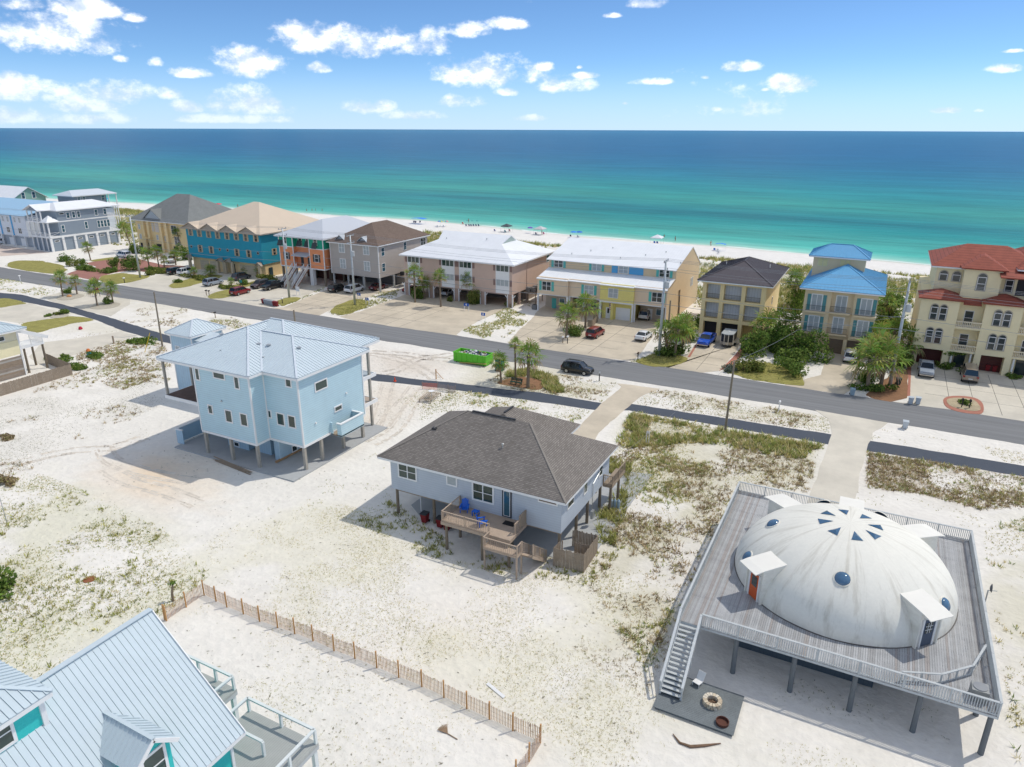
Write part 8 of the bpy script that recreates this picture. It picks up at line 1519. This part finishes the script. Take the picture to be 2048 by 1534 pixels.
# estate-agent style boards: plain blue and white, lettering too small to read
def sign(k, x, y, label, w_=.9, h=.6, z=1.0, col=(.02, .10, .42), post=WHITE, mark=True):
    b = G(k, x, y); t = thing('sign', b, label, 'sign')
    for s in (-1, 1): MB().box(b.x + s * w_ * .45 - .04, b.y - .04, -.1, b.x + s * w_ * .45 + .04, b.y + .04, z + h * .6).build('post', post, t)
    p = MB().box(b.x - w_ / 2, b.y - .09, z, b.x + w_ / 2, b.y - .05, z + h).build('panel', M('sign_%d_%d' % (int(col[0] * 99), int(col[2] * 99)), col, .5), t)
    if mark: MB().box(b.x - .09, b.y - .1, z + h * .2, b.x + .09, b.y - .095, z + h * .85).build('emblem', WHITE, p); MB().box(b.x - .2, b.y - .1, z + h * .42, b.x - .1, b.y - .095, z + h * .6).build('emblem', WHITE, p)
sign(27, 1545, 620, 'blue and white sign board by the steel pole of the grey-beige house'); sign(27, 1645, 680, 'blue and white sign board further along the grassy strip'); sign(5, 915, 1095, 'pair of blue and white boards before the condominium', 1.2); sign(5, 1130, 1220, 'blue and white board at the tip of the sandy island'); sign(27, 785, 560, 'white sign board with posts at the orange house drive', 1.1, 1.1, .9, (.7, .72, .75), mark=False); sign(23, 545, 715, 'small green sign on black posts beside the red SUV', .8, .6, 1.2, (.02, .25, .24), TRIMB, False); sign(14, 1005, 165, 'dark red sign behind the broad palm', 1.4, 1.3, .8, (.25, .02, .04), TRIMB, False); sign(20, 228, 1265, 'white sign post with small hanging board in the grass', .35, .3, 1.4, (.7, .7, .72), WHITE, False)
# stone beds with palms near the bike path
for pl in (PX(14, (560, 190), (640, 150), (820, 145), (880, 160), (780, 195), (640, 212)), PX(14, (890, 285), (1010, 245), (1180, 232), (1250, 245), (1180, 285), (1000, 305)), PX(14, (490, 380), (600, 350), (710, 350), (690, 380), (560, 395))): sheet('stone_bed', smooth_poly(pl), M('pebbles', srgb(180, 172, 156), .9, var=.2, vs=4, bump=.8, bs=6, fine=.15), .07, False)
b = G(14, 710, 172); tag(MB().lathe((b.x, b.y, 0), [(.5, 0), (.55, .2), (.35, .45), (.001, .5)], 9).build('boulder', M('orange_stone', srgb(206, 150, 100), .9, var=.15), org=tuple(b)), 'small orange boulder in the oval stone bed', 'boulder')
# ------------------------------------------------------------------ slatted sand fence
sf = thing('sand_fence', (-30, 31.8, 0), 'slatted wooden sand fence strung on posts across the white sand', 'fence'); FPOST = M('new_fence_post', srgb(196, 150, 100), .8, var=.12, vs=4); SLAT = M('fence_slat', srgb(186, 146, 112), .85, var=.15, vs=5, island=.2)
px_posts = [G(12, 975, 315), G(12, 1090, 235), G(12, 1195, 165), G(12, 1265, 200), G(12, 1328, 235), G(12, 1425, 275), G(12, 1520, 318), G(12, 1625, 355), G(12, 1725, 390), G(12, 1832, 432), G(12, 1955, 490)] + [G(28, x, y) for x, y in ((137, 537), (338, 622), (540, 710), (752, 795), (955, 895), (1165, 998), (1374, 1095), (1588, 1200), (1840, 1308), (1738, 1480), (1615, 1640))]
n0 = len(px_posts)
px_posts = [W(330, 1240)] + px_posts
for p in px_posts: MB().tube((p.x, p.y, -.3), (p.x, p.y, 1.45), .065, .06, 8).build('post', FPOST, sf)
for a, b in zip(px_posts[:-1], px_posts[1:]):
    if (a - b).length > 6: continue
    d = b - a; L_ = d.length; n = max(3, int(L_ / .115)); q = MB(); nr = Vector((-d.y, d.x, 0)).normalized()
    for i in range(1, n):
        c = a + d * (i / n) + nr * .07; h = 1.12 + random.uniform(-.04, .05); u = d.normalized() * .02; q.add([c - u, c + u, c + u + Vector((random.uniform(-.02, .02), 0, h)), c - u + Vector((random.uniform(-.02, .02), 0, h)), c - u + nr * .012, c + u + nr * .012, c + u + nr * .012 + Vector((0, 0, h)), c - u + nr * .012 + Vector((0, 0, h))], [(0, 1, 2, 3), (7, 6, 5, 4), (0, 4, 5, 1), (1, 5, 6, 2), (2, 6, 7, 3), (3, 7, 4, 0)])
    stuff(q.build('slats', SLAT, sf))
    for z in (.3, .65, 1.0): MB().beam(a + nr * .08 + Vector((0, 0, z)), b + nr * .08 + Vector((0, 0, z)), .012, .012).build('fence_wire', METALG, sf)
# small things on the sand
lg = MB(); pp = [G(19, 250, 690), G(19, 285, 735), G(19, 340, 755), G(19, 410, 750), G(19, 495, 738)]; tag(MB().path([p + Vector((0, 0, .07)) for p in pp], [.03, .07, .10, .09, .03], 7).build('driftwood', M('driftwood', srgb(120, 96, 76), .9, var=.25, vs=4), org=tuple(pp[2])), 'bent driftwood branch on the sand below the fire-pit platform', 'driftwood')
b = W(895, 1468); t = thing('dead_frond', b, 'dried brown palm frond lying on the open sand', 'frond'); fr = M('dry_frond', srgb(140, 116, 92), .9)
for i in range(9): MB().beam(b + Vector((0, 0, .05)), b + Vector((.7 * math.cos(2.2 + i * .13), .7 * math.sin(2.2 + i * .13), .1)), .05, .02).build('leaflet', fr, t)
MB().beam(b + Vector((0, 0, .05)), b + Vector((.8, -.1, .04)), .05, .03).build('stalk', fr, t)
b = W(990, 1385); tag(MB().slab([b + Vector(v) for v in ((-.9, .35, .06), (.75, -.25, .06), (.85, -.05, .1), (-.8, .55, .1))], .03).build('board', WHITE, org=tuple(b)), 'white board lying on the sand beyond the slatted fence', 'board')
tag(MB().lathe(tuple(G(24, 610, 1225)), [(.5, .0), (.5, .05), (.001, .07)], 10).build('manhole_cover', M('rusty_brown', srgb(140, 88, 60), .9, var=.2), org=tuple(G(24, 610, 1225))), 'rusty round cover half buried in the sand', 'cover')
b = G(24, 1180, 1370); t = thing('stump', b, 'small bare stump sprouting green beside the sand fence', 'stump'); MB().path([(b.x, b.y, -.1), (b.x + .05, b.y, .7), (b.x + .15, b.y + .1, 1.5)], [.12, .1, .07], 7).build('trunk', bark, t); V, C = leaf_cloud((.15, .1, 1.55), (.25, .25, .2), 60, .15, LEAFG, 9); np_obj('crown', np_mesh('crown', V, np.arange(len(V)).reshape(-1, 4), C), leaf_mat, t)
tag(MB().tube((G(24, 48, 835)), G(24, 48, 835) + Vector((-.2, 0, 4.0)), .04).build('thin_pole', METALG, org=tuple(G(24, 48, 835))), 'thin grey pole standing in the green tufts', 'pole')
# lumber by the blue house slab
t = thing('lumber_pile', (-60, 50, 0), 'loose weathered boards lying along the pale blue house slab', 'lumber'); a0, b0 = G(9, 505, 1290), G(9, 835, 1425)
for i in range(6):
    o1 = Vector((random.uniform(-.3, .5), random.uniform(-.3, .3), .05 + .03 * i)); MB().beam(a0 + (b0 - a0) * random.uniform(0, .2) + o1, a0 + (b0 - a0) * random.uniform(.7, 1) + o1 * .8 + Vector((0, 0, .01)), .18, .03).build('board', WOODP, t)
t = tag(MB().beam(G(9, 1030, 1325, .3), G(9, 1245, 1215, .3), .25, .2).build('timber', M('fresh_timber', srgb(176, 140, 104), .85), org=(-56, 53, 0)), 'long timber lying on the slab under the pale blue house', 'timber')
cb_ = G(22, 1158, 495); t = thing('traffic_cone', cb_, 'orange traffic cone on the bike path', 'cone'); MB().lathe(tuple(cb_), [(.14, .03), (.03, .7)], 12).build('cone', M('cone_orange', srgb(236, 82, 30), .6), t); MB().box(cb_.x - .2, cb_.y - .2, .02, cb_.x + .2, cb_.y + .2, .06).build('base', M('cone_orange', srgb(236, 82, 30), .6), t)
t = thing('debris_netting', G(22, 1620, 590), 'orange and grey site netting strung along the bike path', 'netting'); pts = [G(22, x, y) for x, y in ((1530, 600), (1740, 610), (1880, 640), (1980, 650))]; on = M('orange_net', srgb(214, 112, 80), .8); gn = M('grey_net', srgb(150, 140, 140), .8)
for p in pts: MB().tube((p.x, p.y, -.1), (p.x + .05, p.y, 1.2), .03).build('stake', WOODP, t)
for k, (a, b) in enumerate(zip(pts[:-1], pts[1:])):
    q = MB(); n = 16
    for i in range(n): c = a + (b - a) * (i / n); q.beam((c.x, c.y, .05), (c.x, c.y, 1.0), .03, .02)
    for i in range(6): q.beam((a.x, a.y, .1 + i * .17), (b.x, b.y, .1 + i * .17), .02, .03)
    stuff(q.build('mesh_strands', on if k == 0 else gn, t))
t = thing('timber_pallet', G(22, 1640, 720), 'brown slatted timber panel lying propped beside the netting', 'pallet'); P0, P1, P2, P3 = G(22, 1490, 735, .5), G(22, 1640, 755, .5), G(22, 1780, 650, .5), G(22, 1640, 625, .5)
for i in range(7): f_ = i / 6; a, b = P0 + (P1 - P0) * f_, P3 + (P2 - P3) * f_; MB().beam(a, b, .14, .03).build('slat', WOODP, t)
for f_ in (.1, .9): MB().beam(P0 + (P3 - P0) * f_ - Vector((0, 0, .04)), P1 + (P2 - P1) * f_ - Vector((0, 0, .04)), .08, .04).build('batten', WOODP, t)
for p in (P0, P1, P2, P3): MB().box(p.x - .04, p.y - .04, -.1, p.x + .04, p.y + .04, .47).build('leg', WOODP, t)
b = G(22, 1660, 760); t = thing('satellite_dish', b, 'white satellite dish on a stand beside the timber panel', 'satellite dish'); MB().tube((b.x, b.y, 0), (b.x, b.y, 1.3), .04).build('stand', METALG, t); MB().lathe((b.x, b.y, 1.35), [(.02, 0), (.25, .04), (.45, .14)], 14).build('dish', WHITE, t)
b = G(22, 1720, 465); t = thing('stake', b, 'braced wooden stake beside the bike path', 'stake'); MB().box(b.x - .06, b.y - .06, -.2, b.x + .06, b.y + .06, 1.6).build('post', FPOST, t); MB().beam((b.x, b.y, 1.3), (b.x + 1.1, b.y + .3, .1), .06, .06).build('brace', FPOST, t)
b = G(14, 1165, 650); t = thing('barrier_post', b, 'wooden post with chain barring the concrete drive', 'post'); MB().box(b.x - .1, b.y - .1, -.2, b.x + .1, b.y + .1, 1.4).build('post', WOODP, t); c = G(14, 1400, 575); MB().path([(b.x, b.y, 1.2), ((b.x + c.x) / 2, (b.y + c.y) / 2, .5), (c.x, c.y, .2)], .03, 5).build('chain', METALG, t)
for (x, y, c_, lab) in ((825, 505, (.5, .02, .05), 'red plastic toy lying on the white sand'), (915, 770, (.02, .35, .45), 'turquoise toy lying in the green weed patch'), (905, 735, (.7, .2, .04), 'orange toy lying on the sand by the green weed patch')): b = G(14, x, y); tag(MB().lathe(tuple(b), [(.3, 0), (.38, .25), (.2, .55), (.001, .6)], 8).build('toy', M('toy_%d' % y, c_, .5), org=tuple(b)), lab, 'toy')
# ------------------------------------------------------------------ deck furniture at the grey house
def adirondack(p, ang, label):
    t = thing('garden_chair', (0, 0, 0), label, 'chair', 'blue chairs on the grey house deck'); bm_ = M('blue_plastic', srgb(12, 96, 200), .45)
    for i in range(5): x = -.26 + i * .11; MB().slab([(x, -.35, .36), (x + .1, -.35, .36), (x + .1, .2, .26), (x, .2, .26)], .03).build('seat_slat', bm_, t); hh = 1.0 + .06 * (2 - abs(i - 2)); MB().beam((x + .05, .18, .25), (x * 1.15 + .05, .48, hh), .1, .03).build('back_slat', bm_, t)
    for s in (-1, 1): MB().box(s * .30, -.38, 0, s * .36, -.30, .55).box(s * .30, .25, 0, s * .36, .33, .55).build('leg', bm_, t); MB().box(s * .27, -.45, .55, s * .42, .38, .59).build('armrest', bm_, t)
    t.location = p; t.rotation_euler = (0, 0, ang)
adirondack((-30.2, 49.1, 2.96), .35, 'blue slatted garden chair against the wall by the deck window'); adirondack((-27.6, 47.7, 2.96), 2.4, 'blue slatted garden chair by the deck railing')
t = thing('side_table', (-28.9, 48.9, 2.96), 'small blue side table between the blue deck chairs', 'table'); bm_ = M('blue_plastic', srgb(12, 96, 200), .45); MB().box(-29.2, 48.65, 3.4, -28.6, 49.15, 3.45).build('top', bm_, t)
for x, y in ((-29.15, 48.7), (-28.65, 48.7), (-29.15, 49.1), (-28.65, 49.1)): MB().box(x - .04, y - .04, 2.96, x + .04, y + .04, 3.4).build('leg', bm_, t)
tag(MB().box(-26.1, 48.7, 2.965, -25.0, 49.4, 2.985).build('doormat', M('dark_mat', (.02, .02, .02), .95), org=(-25.5, 49, 2.96)), 'dark doormat before the charcoal deck door', 'doormat')
# air conditioner beside the townhouses
b = G(6, 55, 900); t = thing('air_conditioner', b, 'grey air conditioner at the corner of the townhouse row', 'air conditioner'); MB().box(b.x - .5, b.y - .5, 0, b.x + .5, b.y + .5, 1.0).build('cabinet', M('ac_grey', (.20, .20, .20), .6, stripe=('Z', .08), groove=.4), t); MB().lathe((b.x, b.y, 1.0), [(.42, 0), (.4, .06), (.001, .06)], 14).build('fan_grille', BLACKM, t)
b = G(10, 1868, 880); t = thing('gas_cylinders', b, 'blue-grey cylinders standing beside the grey house piles', 'cylinder')
for i in range(3): MB().lathe((b.x + i * .35, b.y + .1 * i, 0), [(.16, 0), (.17, .1), (.17, .9), (.08, 1.05), (.04, 1.1)], 10).build('cylinder', M('blue_grey_paint', srgb(150, 172, 188), .5), t)
# ------------------------------------------------------------------ beach
def umbrella(p, r, col, label, h=2.1, tilt=0.):
    t = thing('beach_umbrella', p, label, 'umbrella'); MB().tube((p.x, p.y, p.z - .2), (p.x, p.y, p.z + h), .03, n=6).build('pole', WHITE, t); n = 8
    for i in range(n):
        a0, a1 = 2 * math.pi * i / n, 2 * math.pi * (i + 1) / n; c = col[i % len(col)]; pt = lambda a, rr, z: (p.x + rr * math.cos(a), p.y + rr * math.sin(a), p.z + h + z)
        MB().add([pt(0, 0, .28), pt(a0, r * .6, .12), pt(a1, r * .6, .12), pt(a0, r, -.2), pt(a1, r, -.2)], [(0, 1, 2), (1, 3, 4, 2)]).build('panel', M('fabric_%d_%d_%d' % tuple(int(v * 99) for v in c), c, .8), t)
def canopy(p, s, col, label, h=2.3):
    t = thing('beach_canopy', p, label, 'canopy'); m = M('fabric_%d_%d_%d' % tuple(int(v * 99) for v in col), col, .8); c = [(p.x + a * s, p.y + b * s) for a, b in ((-1, -1), (1, -1), (1, 1), (-1, 1))]
    for x, y in c: MB().tube((x, y, p.z - .1), (x, y, p.z + h), .03, n=6).build('leg', METALG, t)
    MB().add([(x, y, p.z + h) for x, y in c] + [(p.x, p.y, p.z + h + .9 * s * .55)] + [(x, y, p.z + h - .25) for x, y in c], [(0, 1, 4), (1, 2, 4), (2, 3, 4), (3, 0, 4)] + [(i, 5 + i, 5 + (i + 1) % 4, (i + 1) % 4) for i in range(4)]).build('top', m, t)
def bchair(p, ang, col, label, group):
    t = thing('beach_chair', (0, 0, 0), label, 'chair', group); m = M('fabric_%d_%d_%d' % tuple(int(v * 99) for v in col), col, .8); MB().slab([(-.28, -.3, .35), (.28, -.3, .35), (.28, .25, .28), (-.28, .25, .28)], .04).build('seat', m, t); MB().slab([(-.28, .25, .28), (.28, .25, .28), (.28, .6, .95), (-.28, .6, .95)], .04).build('backrest', m, t)
    for s in (-1, 1): MB().beam((s * .3, -.3, 0), (s * .3, .4, .55), .03, .03).beam((s * .3, .4, 0), (s * .3, -.3, .5), .03, .03).build('leg_frame', WHITE, t)
    t.location = p; t.rotation_euler = (0, 0, ang)
SKIN = M('skin', (.45, .26, .17), .6)
def person(p, ang, label, suit=(.04, .05, .09), seated=False, sink=0., bend=0.):
    """one continuous body grown over a small skeleton"""
    t = thing('person', (0, 0, 0), label, 'person'); hz_ = .92 if not seated else .25
    J = [(0, 0, hz_), (0, .0, hz_ + .25), (0, .0, hz_ + .48), (0, .02, hz_ + .60), (0, .04, hz_ + .78), (-.19, 0, hz_ + .47), (-.25, .05, hz_ + .2), (-.24, .16, hz_ - .02), (.19, 0, hz_ + .47), (.26, .02, hz_ + .2), (.27, .1, hz_ - .03)]
    if seated: J += [(-.11, .05, hz_ - .02), (-.14, .42, hz_ + .12), (-.13, .72, .06), (.11, .05, hz_ - .02), (.14, .42, hz_ + .12), (.13, .72, .06)]
    else: J += [(-.1, 0, hz_ - .05), (-.12, .03, .48), (-.13, -.02, .04), (.1, 0, hz_ - .05), (.13, -.05, .48), (.14, -.12, .04)]
    E_ = [(0, 1), (1, 2), (2, 3), (3, 4), (2, 5), (5, 6), (6, 7), (2, 8), (8, 9), (9, 10), (0, 11), (11, 12), (12, 13), (0, 14), (14, 15), (15, 16)]; R_ = [.14, .13, .15, .06, .11, .07, .045, .035, .07, .045, .035, .095, .07, .05, .095, .07, .05]
    me = bpy.data.meshes.new('body'); me.from_pydata([(x, y + bend * max(0, z - hz_), z) for x, y, z in J], E_, []); o = bpy.data.objects.new('body', me); COL.objects.link(o); o.parent = t; me.materials.append(SKIN)
    sk = o.modifiers.new('skin', 'SKIN'); sk.use_smooth_shade = True
    for v, r in zip(me.skin_vertices[0].data, R_): v.radius = (r, r)
    me.skin_vertices[0].data[0].use_root = True; o.modifiers.new('smooth', 'SUBSURF').levels = 1; o.modifiers['smooth'].render_levels = 1
    MB().lathe((0, bend * .1, hz_ - .16), [(.16, 0), (.165, .12), (.155, .3)], 10).build('swimwear', M('suit_%d_%d' % (int(suit[0] * 99), int(suit[2] * 99)), suit, .8), t); MB().lathe((0, .03 + bend * .78, hz_ + .80), [(.10, -.02), (.115, .06), (.08, .13), (.001, .15)], 8).build('hair', M('dark_hair', (.03, .02, .015), .8), t)
    t.location = (p.x, p.y, p.z - sink); t.rotation_euler = (0, 0, ang)
def B(k, x, y):     # beach point on the real ground height
    q = G(k, x, y); z = float(ground_z(q.x, q.y)); q2 = G(k, x, y, z); q2.z = max(float(ground_z(q2.x, q2.y)), SEA_Z - 1.2); return q2
BL, BL2, WH, PU, GRY = (.03, .16, .6), (.05, .25, .75), (.75, .76, .78), (.2, .12, .5), (.08, .09, .10)
umbrella(B(2, 1740, 330), 1.9, [(.7, .04, .08), (.75, .08, .12)], 'red beach umbrella beyond the tan-roofed house', 2.0)
def flat_shade(p, w_, d, col, label):
    t = thing('sun_shade', p, label, 'shade'); m = M('fabric_%d_%d_%d' % tuple(int(v * 99) for v in col), col, .8)
    MB().slab([(p.x - w_ / 2, p.y - d / 2, p.z + 2.1), (p.x, p.y - d / 2, p.z + 2.35), (p.x, p.y + d / 2, p.z + 2.35), (p.x - w_ / 2, p.y + d / 2, p.z + 2.1)], .03).slab([(p.x + w_ / 2, p.y - d / 2, p.z + 2.1), (p.x, p.y - d / 2, p.z + 2.35), (p.x, p.y + d / 2, p.z + 2.35), (p.x + w_ / 2, p.y + d / 2, p.z + 2.1)], .03).build('top', m, t)
    for x in (-w_ / 2 + .1, w_ / 2 - .1): MB().tube((p.x + x, p.y, p.z - .1), (p.x + x, p.y, p.z + 2.1), .03, n=6).build('pole', WHITE, t)
flat_shade(B(25, 175, 125), 6., 3.2, BL2, 'long blue sun shade over dark beach chairs'); umbrella(B(25, 370, 150), 1.35, [BL, PU, (.05, .4, .5), (.6, .5, .1)], 'blue and purple striped beach umbrella'); umbrella(B(25, 420, 150), 1.1, [(.75, .3, .08), (.7, .65, .2), (.1, .4, .5), (.7, .2, .3)], 'rainbow beach umbrella next to the blue striped one')
canopy(B(25, 970, 200), 1.6, GRY, 'dark grey beach canopy with gear beneath'); canopy(B(25, 1275, 225), 1.8, (.55, .55, .55), 'pale grey beach canopy'); umbrella(B(25, 1185, 210), 1.2, [PU, (.15, .1, .4)], 'purple beach umbrella beside the pale canopy'); umbrella(B(25, 1580, 250), 1.3, [BL2], 'blue beach umbrella, first of a touching pair'); umbrella(B(25, 1630, 250), 1.3, [BL], 'blue beach umbrella, second of a touching pair'); canopy(B(26, 520, 310), 1.8, WH, 'white beach canopy beyond the townhouse roof'); flat_shade(B(26, 1560, 420), 3.2, 1.6, BL2, 'light blue sun shade by the water'); umbrella(B(1, 1555, 330), 1.6, [BL2, (.03, .3, .6)], 'bright blue umbrella on the rear porch of the slate-grey house', 2.0)
for x, y, lab in ((125, 120, 'dark chair under the long blue shade, outer'), (140, 122, 'dark chair under the long blue shade, inner'), (180, 120, 'dark chair under the long blue shade, at its pole')): bchair(B(25, x, y), .3, (.02, .04, .12), lab, 'chairs under the blue shade')
for i, x in enumerate((605, 632, 650, 672, 695, 718)): bchair(B(25, x, 148), 3.3, (.03, .05, .16), 'navy beach chair in the line of chairs by the water', 'navy chairs by the water'); umbrella(B(25, x + 6, 142), .14, [(.02, .05, .2)], ('closed navy umbrella at the start of the chair line', '', 'closed navy umbrella in the middle of the chair line', '', 'closed navy umbrella at the far end of the chair line')[i], 2.0) if i in (0, 2, 4) else None
for x, y, c_, lab in ((575, 128, (.5, .05, .05), 'red beach chair beside the navy line'), (865, 195, (.1, .12, .3), 'low blue chair beside the dark canopy'), (1000, 195, (.4, .15, .15), 'reddish chair beside the dark canopy'), (960, 205, (.02, .2, .25), 'teal chair under the dark canopy'), (345, 158, WH, 'white chair under the striped umbrella'), (400, 156, WH, 'white chair under the rainbow umbrella'), (1240, 225, (.05, .06, .15), 'dark chair under the pale canopy'), (1310, 222, (.6, .1, .25), 'pink float on the sand by the pale canopy'), (1555, 245, (.1, .1, .12), 'dark chair before the blue umbrella pair'), (1620, 250, (.7, .7, .72), 'white chair before the blue umbrella pair')): bchair(B(25, x, y), 3.2, c_, lab, None)
for x, y, c_, lab in ((485, 305, BL, 'blue chair under the white canopy, first'), (530, 308, (.05, .1, .4), 'blue chair under the white canopy, second'), (1465, 420, BL, 'blue chair beside the light blue shade'), (1520, 430, (.7, .72, .75), 'white chair beside the light blue shade'), (1530, 470, (.6, .62, .65), 'white cooler chair behind the light blue shade')): bchair(B(26, x, y), 3.2, c_, lab, None)
person(B(25, 625, 115), 1.0, 'person standing at the waterline by the navy chairs'); person(B(25, 1290, 222), 2.0, 'person in dark clothes standing beside the pale canopy', (.03, .03, .04)); person(B(26, 640, 205), .5, 'person wading in the shallows beyond the white canopy', (.4, .05, .05), sink=.4); person(B(26, 822, 262), 2.5, 'person in dark shorts at the edge of the water', (.02, .02, .03)); person(B(26, 1403, 342), 1.0, 'person in white standing near the light blue shade', (.6, .6, .62)); person(B(25, 1405, 133), 0., 'swimmer up to the waist far from shore', (.02, .02, .05), sink=.9)
for i, (x, y) in enumerate(((1715, 148), (1737, 155), (1765, 160))): person(B(25, x, y), i, ('swimmer standing apart beside two others in the shallows', 'swimmer in the middle of three in the shallows', 'swimmer furthest out of three in the shallows')[i], sink=.8)
for i, (x, y) in enumerate(((780, 400), (940, 395), (1045, 395), (1235, 400))): person(B(29, x, y), i * 1.3, ('bather in red near the shore beyond the orange house', 'bather in dark suit near the shore beyond the orange house', 'bather in the middle of the group beyond the orange house', 'bather at the end of the group beyond the orange house')[i], ((.4, .04, .04), (.02, .02, .03), (.1, .1, .2), (.3, .15, .05))[i], sink=.5)
person(B(3, 988, 130), 1., 'lone person on the beach beyond the tan roof')
# boardwalk over the dune near the slate-grey house
t = thing('boardwalk', (-222, 190, 0), 'dark timber boardwalk crossing the dune beside the slate-grey house', 'boardwalk')
for s in (0, 1.5): MB().beam((-222, 176 + s, 1.9), (-196, 178 + s, 1.9), .08, .1).build('handrail', WOODP, t)
MB().box(-222, 176.4, .9, -196, 178.6, 1.0).build('walkway', WOODP, t)
for i in range(10): x = -222 + i * 2.8; MB().box(x - .07, 176.2, -.3, x + .07, 176.34, 1.9).build('post', WOODP, t)
